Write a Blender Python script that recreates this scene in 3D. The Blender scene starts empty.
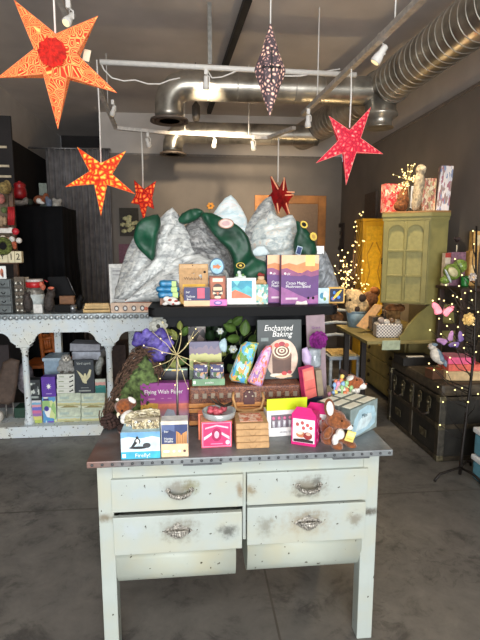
import bpy, bmesh, math, random
from mathutils import Vector, Matrix, Euler, noise
from mathutils.geometry import delaunay_2d_cdt
random.seed(7)
S = bpy.context.scene
COL = S.collection
# ---------------------------------------------------------------- camera
H, F = 1.58, 480.0
PITCH, YAW = math.radians(8.3), math.radians(5.5)
cd = bpy.data.cameras.new('camera'); cam = bpy.data.objects.new('camera', cd); COL.objects.link(cam)
cam.location = (0, 0, H); cam.rotation_euler = (math.pi/2-PITCH, 0, -YAW)
cd.sensor_fit = 'VERTICAL'; cd.sensor_height = 24; cd.lens = 24*F/640; cd.clip_start = .02
S.camera = cam
def ray(px, py):
    x = (px-240)/F; y = (320-py)/F
    d = (x, math.cos(PITCH)+y*math.sin(PITCH), -math.sin(PITCH)+y*math.cos(PITCH))
    c, s = math.cos(YAW), math.sin(YAW)
    return Vector((c*d[0]+s*d[1], -s*d[0]+c*d[1], d[2]))
EYE = Vector((0, 0, H))
def at(px, py, Y): d = ray(px, py); return EYE+d*(Y/d.y)
def atz(px, py, Z): d = ray(px, py); return EYE+d*((Z-H)/d.z)
def atx(px, py, X): d = ray(px, py); return EYE+d*(X/d.x)
# ---------------------------------------------------------------- materials
def lin(c):
    return tuple((v/255/12.92 if v/255 <= .04045 else ((v/255+.055)/1.055)**2.4) for v in c)+(1,)
MATS = {}
def newmat(key):
    m = bpy.data.materials.new(key); m.use_nodes = True
    nt = m.node_tree; b = nt.nodes['Principled BSDF']
    return m, nt, b
def N(nt, t, **kw):
    n = nt.nodes.new(t)
    for k, v in kw.items():
        if k in n.inputs: n.inputs[k].default_value = v
        else: setattr(n, k, v)
    return n
def ramp(nt, src, stops, interp='LINEAR'):
    r = nt.nodes.new('ShaderNodeValToRGB'); r.color_ramp.interpolation = interp
    els = r.color_ramp.elements
    while len(els) < len(stops): els.new(.5)
    for e, (p, c) in zip(els, stops): e.position = p; e.color = c if len(c) == 4 else lin(c)
    nt.links.new(src, r.inputs[0]); return r
def M(c, rough=.6, metal=0, var=.12, scale=30, bump=0, key=None, emit=0, alpha=1, trans=0, sheen=0):
    """Plain material with a procedural tone variation."""
    k = key or (tuple(c), rough, metal, var, scale, bump, emit, alpha, trans, sheen)
    if k in MATS: return MATS[k]
    m, nt, b = newmat('mat_%03d' % len(MATS)); MATS[k] = m
    L = nt.links
    b.inputs['Roughness'].default_value = rough; b.inputs['Metallic'].default_value = metal
    tc = N(nt, 'ShaderNodeTexCoord'); nz = N(nt, 'ShaderNodeTexNoise', Scale=scale, Detail=4.0)
    L.new(tc.outputs['Object'], nz.inputs['Vector'])
    lo = tuple(max(0, v*(1-var)) for v in c); hi = tuple(min(255, v*(1+var*.6)) for v in c)
    r = ramp(nt, nz.outputs[0], [(.3, lo), (.7, hi)]); L.new(r.outputs[0], b.inputs['Base Color'])
    if bump:
        bp = N(nt, 'ShaderNodeBump', Strength=bump, Distance=.01); L.new(nz.outputs[0], bp.inputs['Height']); L.new(bp.outputs[0], b.inputs['Normal'])
    if emit:
        b.inputs['Emission Color'].default_value = lin(c); b.inputs['Emission Strength'].default_value = emit
    if alpha < 1: b.inputs['Alpha'].default_value = alpha
    if trans: b.inputs['Transmission Weight'].default_value = trans
    if sheen: b.inputs['Sheen Weight'].default_value = sheen
    return m
def art_ramp(key, stops, amp=.06, scale=4, rough=.45, axis=2, interp='CONSTANT', detail=3):
    """Printed picture: bands across the face, with wavy edges."""
    if key in MATS: return MATS[key]
    m, nt, b = newmat(key); MATS[key] = m; L = nt.links
    tc = N(nt, 'ShaderNodeTexCoord'); sp = N(nt, 'ShaderNodeSeparateXYZ'); L.new(tc.outputs['Generated'], sp.inputs[0])
    nz = N(nt, 'ShaderNodeTexNoise', Scale=scale, Detail=detail); L.new(tc.outputs['Generated'], nz.inputs['Vector'])
    ma = N(nt, 'ShaderNodeMath', operation='MULTIPLY_ADD'); ma.inputs[1].default_value = amp*2
    L.new(nz.outputs[0], ma.inputs[0]); L.new(sp.outputs[axis], ma.inputs[2])
    sb = N(nt, 'ShaderNodeMath', operation='SUBTRACT'); sb.inputs[1].default_value = amp; L.new(ma.outputs[0], sb.inputs[0])
    r = ramp(nt, sb.outputs[0], stops, interp); L.new(r.outputs[0], b.inputs['Base Color'])
    b.inputs['Roughness'].default_value = rough
    return m
def art_cells(key, cols, scale=8, rough=.45, stretch=(1, 1, 1), warp=.25):
    """Printed picture: busy patches of colour."""
    if key in MATS: return MATS[key]
    m, nt, b = newmat(key); MATS[key] = m; L = nt.links
    tc = N(nt, 'ShaderNodeTexCoord'); mp = N(nt, 'ShaderNodeMapping'); mp.inputs['Scale'].default_value = stretch
    L.new(tc.outputs['Generated'], mp.inputs[0])
    nz = N(nt, 'ShaderNodeTexNoise', Scale=scale*.7, Detail=3.0); L.new(mp.outputs[0], nz.inputs['Vector'])
    mx = N(nt, 'ShaderNodeMix', data_type='VECTOR'); mx.inputs[0].default_value = warp
    L.new(mp.outputs[0], mx.inputs[4]); L.new(nz.outputs['Color'], mx.inputs[5])
    vo = N(nt, 'ShaderNodeTexVoronoi', Scale=scale); L.new(mx.outputs[1], vo.inputs['Vector'])
    sp = N(nt, 'ShaderNodeSeparateColor'); L.new(vo.outputs['Color'], sp.inputs[0])
    n = len(cols); r = ramp(nt, sp.outputs[0], [(i/n, c) for i, c in enumerate(cols)], 'CONSTANT')
    L.new(r.outputs[0], b.inputs['Base Color']); b.inputs['Roughness'].default_value = rough
    return m
# ---------------------------------------------------------------- objects
def tag(o, label=None, cat=None, group=None, kind=None):
    if label: o['label'] = label
    if cat: o['category'] = cat
    if group: o['group'] = group
    if kind: o['kind'] = kind
    return o
def thing(name, label, cat, loc=(0, 0, 0), rz=0, group=None, rx=0, ry=0):
    o = bpy.data.objects.new(name, None); COL.objects.link(o); o.location = loc
    o.rotation_euler = (rx, ry, rz); o.empty_display_size = .02
    return tag(o, label, cat, group)
def link(name, bm, mat, parent=None, smooth=False, loc=None, rot=None):
    me = bpy.data.meshes.new(name)
    bmesh.ops.recalc_face_normals(bm, faces=bm.faces); bm.to_mesh(me); bm.free()
    for m in (mat if isinstance(mat, (list, tuple)) else [mat]): me.materials.append(m)
    if smooth:
        for p in me.polygons: p.use_smooth = True
    o = bpy.data.objects.new(name, me); COL.objects.link(o)
    if parent: o.parent = parent
    if loc is not None: o.location = loc
    if rot is not None: o.rotation_euler = rot
    return o
def struct(o, kind='structure'): o['kind'] = kind; return o
def copytree(o, parent=None):
    c = o.copy(); COL.objects.link(c)
    if parent: c.parent = parent
    for ch in list(o.children): copytree(ch, c)
    return c
def addbox(bm, x0, x1, y0, y1, z0, z1, bev=0, mi=0, seg=1):
    vs = [bm.verts.new(p) for p in ((x0,y0,z0),(x1,y0,z0),(x1,y1,z0),(x0,y1,z0),(x0,y0,z1),(x1,y0,z1),(x1,y1,z1),(x0,y1,z1))]
    fs = [bm.faces.new([vs[i] for i in q]) for q in ((0,1,5,4),(4,5,6,7),(1,2,6,5),(2,3,7,6),(3,0,4,7),(3,2,1,0))]
    for f in fs: f.material_index = mi
    if bev:
        es = set(e for f in fs for e in f.edges)
        bmesh.ops.bevel(bm, geom=list(es), offset=bev, segments=seg, affect='EDGES', profile=.6)
    return fs
def box(name, x0, x1, y0, y1, z0, z1, mat, parent=None, bev=.002, seg=2):
    bm = bmesh.new(); addbox(bm, x0, x1, y0, y1, z0, z1, bev, seg=seg); return link(name, bm, mat, parent)
def sweep(bm, path, rad, n=10, caps=True, mi=0):
    path = [Vector(p) for p in path]
    if not isinstance(rad, (list, tuple)): rad = [rad]*len(path)
    t0 = (path[1]-path[0]).normalized()
    u = t0.orthogonal().normalized(); rings = []
    for i, p in enumerate(path):
        t = (path[min(i+1, len(path)-1)]-path[max(i-1, 0)]).normalized()
        u = (u-t*u.dot(t)).normalized(); v = t.cross(u)
        rings.append([bm.verts.new(p+(u*math.cos(a)+v*math.sin(a))*rad[i]) for a in (2*math.pi*k/n for k in range(n))])
    for a, b in zip(rings, rings[1:]):
        for k in range(n):
            f = bm.faces.new((a[k], a[(k+1) % n], b[(k+1) % n], b[k])); f.smooth = True; f.material_index = mi
    if caps:
        for r in (rings[0][::-1], rings[-1]):
            f = bm.faces.new(r); f.material_index = mi
def tube(name, path, rad, mat, parent=None, n=10, caps=True):
    bm = bmesh.new(); sweep(bm, path, rad, n, caps); return link(name, bm, mat, parent)
def lathe(bm, prof, c=(0, 0, 0), n=24, mi=0, sq=(1, 1)):
    rings = []
    for r, z in prof:
        rings.append([bm.verts.new((c[0]+r*sq[0]*math.cos(2*math.pi*k/n), c[1]+r*sq[1]*math.sin(2*math.pi*k/n), c[2]+z)) for k in range(n)])
    for a, b in zip(rings, rings[1:]):
        for k in range(n):
            f = bm.faces.new((a[k], a[(k+1) % n], b[(k+1) % n], b[k])); f.smooth = True; f.material_index = mi
    for r in (rings[0][::-1], rings[-1]): bm.faces.new(r).material_index = mi
def prism(bm, poly, y0, y1, mi=0):
    """polygon in x,z swept from y0 to y1"""
    a = [bm.verts.new((x, y0, z)) for x, z in poly]; b = [bm.verts.new((x, y1, z)) for x, z in poly]
    n = len(poly)
    fs = [bm.faces.new(a), bm.faces.new(b[::-1])]
    for i in range(n): fs.append(bm.faces.new((a[i], b[i], b[(i+1) % n], a[(i+1) % n])))
    for f in fs: f.material_index = mi
    return fs
def ball(bm, c, r, sub=2, mi=0, rot=None):
    r = r if isinstance(r, (tuple, list)) else (r, r, r)
    mt = Matrix.Translation(c) @ (rot.to_matrix().to_4x4() if rot else Matrix()) @ Matrix.Diagonal((*r, 1))
    g = bmesh.ops.create_icosphere(bm, subdivisions=sub, radius=1, matrix=mt)
    for v in g['verts']:
        for f in v.link_faces: f.smooth = True; f.material_index = mi
def smoothpoly(pts, k=3):
    """Catmull-Rom resample of a closed outline"""
    n = len(pts); out = []
    for i in range(n):
        p0, p1, p2, p3 = (Vector(pts[(i+j-1) % n]) for j in range(4))
        for s in range(k):
            t = s/k
            out.append(.5*((2*p1)+(p2-p0)*t+(2*p0-5*p1+4*p2-p3)*t*t+(3*p1-p0-3*p2+p3)*t**3))
    return out
def inflate(name, poly, mat, parent=None, depth=.05, back=.3, R=.06, step=.01, amp=0, freq=20, seed=0, streak=None, ridged=False, smooth=True, zmin=None, loc=None, fold=0, foldf=40, foldang=.6, round_=2, tent=0):
    """A solid with the given outline (x,z metres), swelling towards -y, with a rugged or folded surface."""
    pts = smoothpoly(poly, round_) if round_ > 1 else [Vector(p) for p in poly]
    if zmin is not None: pts = [Vector((p[0], max(p[1], zmin))) for p in pts]
    # resample the rim
    rim = []
    for a, b in zip(pts, pts[1:]+pts[:1]):
        m = max(1, int((b-a).length/step)); rim += [a.lerp(b, i/m) for i in range(m)]
    n = len(rim)
    x0, x1 = min(p[0] for p in rim), max(p[0] for p in rim); z0, z1 = min(p[1] for p in rim), max(p[1] for p in rim)
    def edge(p):
        best = 9
        for i in range(n):
            a = rim[i]; b = rim[(i+1) % n]; ab = b-a; l = ab.length_squared
            t = 0 if l < 1e-12 else max(0, min(1, (p-a).dot(ab)/l)); best = min(best, (p-a-ab*t).length)
        return best
    def inside(p):
        c = False
        for i in range(n):
            a = rim[i]; b = rim[(i+1) % n]
            if (a[1] > p[1]) != (b[1] > p[1]) and p[0] < (b[0]-a[0])*(p[1]-a[1])/(b[1]-a[1])+a[0]: c = not c
        return c
    grid = []; z = z0+step/2; r = 0
    while z < z1:
        x = x0+step*(.5 if r % 2 else 0)
        while x < x1:
            p = Vector((x, z))
            if inside(p) and edge(p) > step*.5: grid.append(p)
            x += step
        z += step*.87; r += 1
    verts = rim+grid
    vo, ed, fa, *_ = delaunay_2d_cdt(verts, [(i, (i+1) % n) for i in range(n)], [], 1, 1e-6)
    bm = bmesh.new(); fr = []; bk = []
    ds = [edge(p) for p in vo]
    for p, d in zip(vo, ds):
        t = min(1, d/R); prof = math.sqrt(max(0, 1-(1-t)**2))*(1-tent)+tent*t; q = Vector((p[0]*freq, p[1]*freq, seed))
        if streak is not None:
            c, s = math.cos(streak), math.sin(streak); q = Vector(((p[0]*c+p[1]*s)*freq*.35, (-p[0]*s+p[1]*c)*freq*1.8, seed))
        nz = noise.fractal(q, .9, 2.1, 4)
        if ridged: nz = 1-2*abs(nz)
        y = -depth*prof-amp*nz*min(1, t*2.5)
        if fold: y -= fold*math.sin((p[0]*math.cos(foldang)+p[1]*math.sin(foldang))*foldf+3.4*noise.noise(q*.9))*min(1, t*3)
        fr.append(bm.verts.new((p[0], y, p[1])))
        bk.append(bm.verts.new((p[0], depth*back*prof+.001, p[1])))
    for f in fa:
        for vs, rev in ((fr, 0), (bk, 1)):
            q = [vs[i] for i in f]
            try:
                nf = bm.faces.new(q[::-1] if rev else q); nf.smooth = smooth
            except ValueError: pass
    be = [e for e in bm.edges if len(e.link_faces) == 1]
    # join the two rims
    done = set()
    idx = {v: i for i, v in enumerate(fr)}
    for e in be:
        if e.verts[0] in idx and e.verts[1] in idx:
            i, j = idx[e.verts[0]], idx[e.verts[1]]
            try: bm.faces.new((fr[i], fr[j], bk[j], bk[i]))
            except ValueError: pass
    return link(name, bm, mat, parent, loc=loc)
def W2(px_pts, Y, o):
    """outline traced at its own distance Y -> x,z metres about the point o"""
    return [((at(x, y, Y)-o).x, (at(x, y, Y)-o).z) for x, y in px_pts]
def blob(name, parts, mat, parent=None, vox=.004, loc=None, it=2):
    """one continuous soft body grown from overlapping ellipsoids: (centre, radii[, euler])"""
    bm = bmesh.new()
    for p in parts: ball(bm, p[0], p[1], 2, rot=Euler(p[2]) if len(p) > 2 else None)
    o = link(name, bm, mat)
    md = o.modifiers.new('r', 'REMESH'); md.mode = 'VOXEL'; md.voxel_size = vox; md.use_smooth_shade = True
    sm = o.modifiers.new('s', 'SMOOTH'); sm.iterations = it; sm.factor = .5
    dg = bpy.context.evaluated_depsgraph_get(); dg.update()
    me = bpy.data.meshes.new_from_object(o.evaluated_get(dg)); me.name = name
    o.modifiers.clear(); o.data = me
    for p in me.polygons: p.use_smooth = True
    if not me.materials: me.materials.append(mat)
    if parent: o.parent = parent
    if loc is not None: o.location = loc
    return o
def pb(base, Y, lst):
    """ellipsoids given by picture position (px,py), depth offset and radii in picture units at distance Y"""
    out = []
    for e in lst:
        px, py, dy, rx, rz, ry = e[:6]; s = (at(px+1, py, Y)-at(px, py, Y)).x
        p = at(px, py, Y+dy)-base
        out.append((p, (rx*s, ry*s, rz*s))+((e[6],) if len(e) > 6 else ()))
    return out
FONT = None
def text(string, size, mat, parent, loc, name='lettering', shear=0, wscale=1, align='CENTER', rot=(math.pi/2, 0, 0), depth=.0003, space=1):
    c = bpy.data.curves.new(name, 'FONT'); c.body = string; c.size = size; c.align_x = align; c.align_y = 'CENTER'
    c.extrude = depth; c.shear = shear; c.space_character = space; c.resolution_u = 2
    t = bpy.data.objects.new(name, c); COL.objects.link(t); bpy.context.view_layer.update()
    dg = bpy.context.evaluated_depsgraph_get(); me = bpy.data.meshes.new_from_object(t.evaluated_get(dg))
    bpy.data.objects.remove(t); bpy.data.curves.remove(c)
    me.name = name; me.materials.clear(); me.materials.append(mat)
    o = bpy.data.objects.new(name, me); COL.objects.link(o); o.parent = parent; o.location = loc; o.rotation_euler = rot; o.scale = (wscale, 1, 1)
    return o
def Rc(u0, v0, u1, v1): return [(u0, v0), (u1, v0), (u1, v1), (u0, v1)]
def El(cu, cv, ru, rv, n=18): return [(cu+ru*math.cos(2*math.pi*i/n), cv+rv*math.sin(2*math.pi*i/n)) for i in range(n)]
def decals(o, polys, w, h, name='printed_design', y=-.0006):
    """flat print on the front of a carton; polygons in fractions of the face"""
    bm = bmesh.new(); mats = []
    for i, (m, poly) in enumerate(polys):
        if m not in mats: mats.append(m)
        f = bm.faces.new([bm.verts.new(((u-.5)*w, y-.00025*i, v*h)) for u, v in poly]); f.material_index = mats.index(m)
    me = bpy.data.meshes.new(name); bm.to_mesh(me); bm.free()
    for m in mats: me.materials.append(m)
    d = bpy.data.objects.new(name, me); COL.objects.link(d); d.parent = o
    return d
def carton(name, label, cat, px, d, side, front=None, top=None, z=None, Y=None, rz=0, rx=0, group=None, bev=.0012, prints=None, words=None, ry=0, dx=0):
    """a box whose front stands where the photo shows it; local origin at the front bottom centre"""
    x0, x1, yt, yb = px; xc = (x0+x1)/2
    p = atz(xc, yb, z) if Y is None else at(xc, yb, Y)
    if z is not None and Y is not None: p.z = z
    w = at(x1, yb, p.y).x-at(x0, yb, p.y).x; h = at(xc, yt, p.y).z-p.z
    bm = bmesh.new(); fs = addbox(bm, -w/2, w/2, 0, d, 0, h, 0)
    fs[0].material_index = 1; fs[1].material_index = 2
    if bev: bmesh.ops.bevel(bm, geom=bm.edges[:], offset=bev, segments=1, affect='EDGES')
    o = link(name, bm, [side, front or side, top or side])
    o.location = p+Vector((dx, 0, 0)); o.rotation_euler = (math.radians(rx), math.radians(ry), math.radians(rz))
    tag(o, label, cat, group)
    if prints: decals(o, prints, w, h)
    for t in words or []:
        text(t[0], t[3]*h, t[4], o, ((t[1]-.5)*w, -.0035, t[2]*h), wscale=t[5] if len(t) > 5 else 1, shear=t[6] if len(t) > 6 else 0)
    o['_w'] = w; o['_h'] = h
    return o
def arc(c, r, a0, a1, n, ax='xz'):
    out = []
    for i in range(n+1):
        a = a0+(a1-a0)*i/n; u, v = r*math.cos(a), r*math.sin(a)
        out.append(Vector((c[0]+u, c[1], c[2]+v)) if ax == 'xz' else Vector((c[0]+u, c[1]+v, c[2])))
    return out
WHITE = M((235, 235, 228), .5, key='white'); BLACK = M((18, 17, 17), .6, key='black')
def dull(m, s=.15): m.node_tree.nodes['Principled BSDF'].inputs['Specular IOR Level'].default_value = s; return m
dull(BLACK); CREAM = M((232, 220, 190), .6, key='cream')
GOLD = M((215, 180, 60), .5, key='gold'); PRINTW = M((240, 240, 236), .5, var=.02, key='printwhite')
# ================================================================ the room
def floor_mat():
    m, nt, b = newmat('polished_concrete'); L = nt.links
    g = N(nt, 'ShaderNodeNewGeometry')
    n1 = N(nt, 'ShaderNodeTexNoise', Scale=1.3, Detail=6.0, Roughness=.62); L.new(g.outputs['Position'], n1.inputs['Vector'])
    n2 = N(nt, 'ShaderNodeTexNoise', Scale=5.0, Detail=9.0, Roughness=.72, Distortion=.4); L.new(g.outputs['Position'], n2.inputs['Vector'])
    r1 = ramp(nt, n1.outputs[0], [(.3, (109, 108, 104)), (.52, (128, 125, 120)), (.75, (146, 142, 134))])
    r2 = ramp(nt, n2.outputs[0], [(.33, (112, 110, 110)), (.46, (200, 198, 196)), (.7, (238, 236, 232))])
    mx = N(nt, 'ShaderNodeMix', data_type='RGBA', blend_type='MULTIPLY'); mx.inputs[0].default_value = .8
    L.new(r1.outputs[0], mx.inputs[6]); L.new(r2.outputs[0], mx.inputs[7])
    # saw-cut joints
    sp = N(nt, 'ShaderNodeSeparateXYZ'); L.new(g.outputs['Position'], sp.inputs[0])
    def joint(out, pos, wdt):
        a = N(nt, 'ShaderNodeMath', operation='SUBTRACT'); a.inputs[1].default_value = pos; L.new(out, a.inputs[0])
        c = N(nt, 'ShaderNodeMath', operation='ABSOLUTE'); L.new(a.outputs[0], c.inputs[0])
        d = N(nt, 'ShaderNodeMath', operation='LESS_THAN'); d.inputs[1].default_value = wdt; L.new(c.outputs[0], d.inputs[0]); return d
    j1 = joint(sp.outputs[0], .332, .005); j2 = joint(sp.outputs[1], 2.84, .007)
    mm = N(nt, 'ShaderNodeMath', operation='MAXIMUM'); L.new(j1.outputs[0], mm.inputs[0]); L.new(j2.outputs[0], mm.inputs[1])
    m2 = N(nt, 'ShaderNodeMix', data_type='RGBA'); L.new(mm.outputs[0], m2.inputs[0]); L.new(mx.outputs[2], m2.inputs[6]); m2.inputs[7].default_value = lin((84, 79, 73))
    n3 = N(nt, 'ShaderNodeTexNoise', Scale=13.0, Detail=9.0, Roughness=.75, Distortion=.8); L.new(g.outputs['Position'], n3.inputs['Vector'])
    n4 = N(nt, 'ShaderNodeTexNoise', Scale=2.2, Detail=3.0); L.new(g.outputs['Position'], n4.inputs['Vector'])
    s3 = ramp(nt, n3.outputs[0], [(.36, (1, 1, 1, 1)), (.5, (0, 0, 0, 1))]); s4 = ramp(nt, n4.outputs[0], [(.46, (0, 0, 0, 1)), (.6, (.75, .75, .75, 1))])
    ms = N(nt, 'ShaderNodeMath', operation='MULTIPLY'); L.new(s3.outputs[0], ms.inputs[0]); L.new(s4.outputs[0], ms.inputs[1])
    m3 = N(nt, 'ShaderNodeMix', data_type='RGBA'); L.new(ms.outputs[0], m3.inputs[0]); L.new(m2.outputs[2], m3.inputs[6]); m3.inputs[7].default_value = lin((58, 56, 55))
    L.new(m3.outputs[2], b.inputs['Base Color'])
    rr = ramp(nt, n2.outputs[0], [(.3, (.5,)*3+(1,)), (.7, (.34,)*3+(1,))]); L.new(rr.outputs[0], b.inputs['Roughness'])
    bp = N(nt, 'ShaderNodeBump', Strength=.08, Distance=.01); L.new(n2.outputs[0], bp.inputs['Height']); L.new(bp.outputs[0], b.inputs['Normal'])
    return m
XL, XR, YB, YF, ZC, ZP = -2.32, 2.34, 7.6, -5.2, 3.6, 3.0
wallD = M((118, 110, 102), .75, var=.06, scale=3, key='wall_dark'); wallU = M((196, 188, 180), .8, var=.05, scale=3, key='wall_upper')
wallK = M((36, 31, 30), .8, var=.2, scale=6, key='wall_black'); ceilm = M((216, 206, 198), .85, var=.06, scale=2, key='ceiling_paint')
struct(box('floor', XL-.6, XR+.4, YF-.3, YB+2.2, -.1, 0, floor_mat(), bev=0))
struct(box('ceiling', XL-.6, XR+.4, YF-.3, YB+2.2, ZC, ZC+.1, ceilm, bev=0))
def wall(name, parts):
    bm = bmesh.new()
    ms = []
    for (b, m) in parts:
        if m not in ms: ms.append(m)
        addbox(bm, *b, mi=ms.index(m))
    return struct(link(name, bm, ms))
wall('wall_right', [((XR, XR+.15, YF, YB, 0, 2.92), wallD), ((XR+.03, XR+.15, YF, YB, 2.92, ZC), wallU)])
wall('wall_left', [((XL-.15, XL, YF, YB+2, 0, ZP), wallK), ((XL-.15, XL-.04, YF, YB+2, ZP, ZC), wallU)])
XB = -1.36
wall('wall_back', [((XB, XR, YB, YB+.15, 0, ZP), wallD), ((XB, XR, YB+.03, YB+.15, ZP, ZC), wallU)])
wall('wall_recess', [((XL, XB, YB+1.6, YB+1.75, 0, ZC), wallK), ((XB, XB+.1, YB+.15, YB+1.6, 0, ZC), wallK)])
# shop front behind the camera: a wide glazed opening
fr = M((60, 60, 62), .5, .3)
wall('wall_front', [((XL, XR, YF-.15, YF, 0, .35), wallU), ((XL, XR, YF-.15, YF, 3.15, ZC), wallU), ((XL, XL+.25, YF-.15, YF, .35, 3.15), wallU), ((XR-.25, XR, YF-.15, YF, .35, 3.15), wallU)])
bm = bmesh.new()
for x in (-2.05, -.68, .7, 2.07): addbox(bm, x-.03, x+.03, YF-.12, YF-.04, .35, 3.15)
addbox(bm, -2.05, 2.07, YF-.12, YF-.04, .35, .41); addbox(bm, -2.05, 2.07, YF-.12, YF-.04, 3.09, 3.15)
struct(link('window_1', bm, fr))
# paint-line rails along the walls
rail = M((120, 112, 104), .5)
struct(box('trim_1', XR-.012, XR+.03, YF, YB-.02, 2.905, 2.935, rail, bev=.003))
struct(box('trim_2', XB, XR-.02, YB-.012, YB+.03, ZP-.015, ZP+.015, rail, bev=.003))
# curtain rod level on the left and white strips of the slat wall
for i, y in enumerate((147, 166, 176.5)):
    p = at((6.5, 9, 11)[i], y, 5.585)
    struct(box('trim_%d' % (3+i), XL+.002, p.x, 5.583, 5.6, p.z-.012, p.z+.012, M((206, 190, 160), .6)))
struct(box('wall_return', XL, at(13, 160, 5.6).x, 5.6, 5.63, 0, ZP, wallK, bev=0))
# door in the back wall
wood = M((178, 116, 52), .5, var=.2, scale=6, key='honey_wood'); door_in = M((138, 112, 88), .6, var=.05, key='door_tan')
a, b = at(255, 195, YB-.05), at(326.5, 195, YB-.05); dz = a.z
d = thing('door_1', None, None, ((a.x+b.x)/2, YB, 0)); struct(d); hw = (b.x-a.x)/2; fw = .125
bm = bmesh.new()
addbox(bm, -hw, -hw+fw, -.05, -.002, 0, dz, .004); addbox(bm, hw-fw, hw, -.05, -.002, 0, dz, .004); addbox(bm, -hw+fw, hw-fw, -.05, -.002, dz-fw, dz, .004)
link('door_frame', bm, wood, d)
box('door_panel', -hw+fw, hw-fw, -.03, -.004, .01, dz-fw, door_in, d)
# vertical pilaster by the corner
struct(box('trim_6', XR-.03, XR, 6.05, 6.45, 0, 2.32, M((92, 78, 66), .7)))
# curtain + rod
a = at(45, 148, YB-.1); b = at(109, 148, YB-.1)
t = thing('curtain', 'long charcoal grey curtain hanging from a rod behind the counter', 'curtain', (a.x, YB-.1, 0))
bm = bmesh.new(); n = 120; wid = b.x-a.x; zs = [.03, .8, 1.6, 2.3, 2.85, a.z-.01]; rows = []
for z in zs:
    rows.append([bm.verts.new((wid*i/n, .045*math.sin(i*.62+.5*math.sin(i*.21))*(1-.12*z), z)) for i in range(n+1)])
for r0, r1 in zip(rows, rows[1:]):
    for i in range(n): bm.faces.new((r0[i], r0[i+1], r1[i+1], r1[i])).smooth = True
bmesh.ops.solidify(bm, geom=bm.faces[:], thickness=.006)
link('curtain_fabric', bm, M((176, 172, 172), .9, var=.15, scale=8), t)
tube('curtain_rod', [(-.75, 0, a.z), (wid+.02, 0, a.z)], .016, M((120, 118, 118), .4, .6), t)
# framed picture on the right wall, small botanical picture behind the mountains
pc = [atx(x, y, XR-.03) for x, y in ((342, 250), (331, 225))]
t = thing('framed_picture', 'dark framed picture on the right wall beside the wooden door frame', 'picture', (XR, (pc[0].y+pc[1].y)/2, pc[0].z))
hy = abs(pc[1].y-pc[0].y)/2; hz = pc[1].z-pc[0].z
bm = bmesh.new()
for q in ((-.03, 0, -hy, hy, 0, .06), (-.03, 0, -hy, hy, hz-.06, hz), (-.03, 0, -hy, -hy+.09, .06, hz-.06), (-.03, 0, hy-.09, hy, .06, hz-.06)): addbox(bm, *q, .003)
link('picture_frame', bm, M((40, 28, 22), .4), t)
box('print', -.012, -.004, -hy+.09, hy-.09, .06, hz-.06, art_ramp('bwphoto', [(0, (70, 66, 62)), (.4, (150, 145, 138)), (.6, (90, 88, 84)), (.8, (170, 165, 158))], .15, 5), t)
pa, pb_ = at(120, 236, YB-.04), at(138, 208, YB-.04)
t = thing('canvas_picture', 'small dark canvas picture of pale blossoms on the back wall', 'picture', ((pa.x+pb_.x)/2, YB-.002, pa.z))
w_, h_ = pb_.x-pa.x, pb_.z-pa.z
box('canvas', -w_/2, w_/2, -.04, 0, 0, h_, M((52, 46, 36), .7), t)
bm = bmesh.new(); rn = random.Random(3)
for i in range(14): ball(bm, (rn.gauss(0, w_*.2), -.042, h_*.45+rn.gauss(0, h_*.18)), (.05, .01, .035), 1)
link('painted_blossom', bm, M((206, 200, 150), .7, var=.3), t)
pa, pb_ = at(119, 263, YB-.04), at(130, 244, YB-.04)
t = box('poster', pa.x, pb_.x, YB-.012, YB-.0002, pa.z, pb_.z, M((120, 78, 92), .7)); tag(t, 'dusty pink poster low on the back wall under the blossom picture', 'poster')
# ================================================================ overhead
galv = M((176, 170, 158), .32, .78, var=.3, scale=5, bump=.12, key='galvanised_duct'); rib_m = M((184, 178, 166), .4, .6, key='duct_rib')
def duct_pts(path, step=.03):
    out = []
    for a, b in zip(path, path[1:]):
        a, b = Vector(a), Vector(b); m = max(1, int((b-a).length/step)); out += [a.lerp(b, i/m) for i in range(m)]
    return out+[Vector(path[-1])]
def ribbed(pts, r, every=5, k=.035):
    return [r*(1+(k if i % every == 0 else 0)) for i in range(len(pts))]
def elbow(p, dir_in, dir_out, r, n=7):
    p, di, do = Vector(p), Vector(dir_in).normalized(), Vector(dir_out).normalized(); a = p-di*r; c = a+do*r
    return [c+(-do*math.cos(t)+di*math.sin(t))*r for t in (math.pi/2*i/n for i in range(n+1))]
# big duct running back along the right, then turning left
zD = 3.13
P0, P1, P2 = atz(478, 17, zD), atz(385, 87, zD), atz(302, 137, zD); P0 = P1+(P0-P1)*1.9
YB2 = 6.2
t = thing('spiral_duct', 'large spiral air duct running back under the ceiling on the right', 'duct', (0, 0, zD)); main_duct = t
pts = duct_pts([P0, P1, P2]); q = [p-Vector((0, 0, zD)) for p in pts]
bm = bmesh.new(); sweep(bm, q, ribbed(pts, .175, 6, 0), 28); dn = (P2-P0).normalized()
for i in range(2, len(q)-1, 3):
    d_ = (q[i+1]-q[i-1]).normalized(); sweep(bm, [q[i]-d_*.005, q[i], q[i]+d_*.005], [.1755, .180, .1755], 28, mi=1)
link('duct_run', bm, [galv, rib_m], t)
nrm = (P2-P1).normalized()
for k, p in enumerate((P1+nrm*.12, P1-nrm*.14)):
    tube('joint_band', [p-nrm*.025-Vector((0, 0, zD)), p+nrm*.025-Vector((0, 0, zD))], .187, galv, t, 28)
c = at(375, 118, P1.y+.05); c.z = zD
bm = bmesh.new(); lathe(bm, [(.15, -.02), (.15, -.24), (.17, -.25), (.17, -.27), (.12, -.30), (.12, -.37), (.135, -.38)], (P1.x-.04, P1.y, 0), 24)
link('down_outlet', bm, galv, t)
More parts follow.
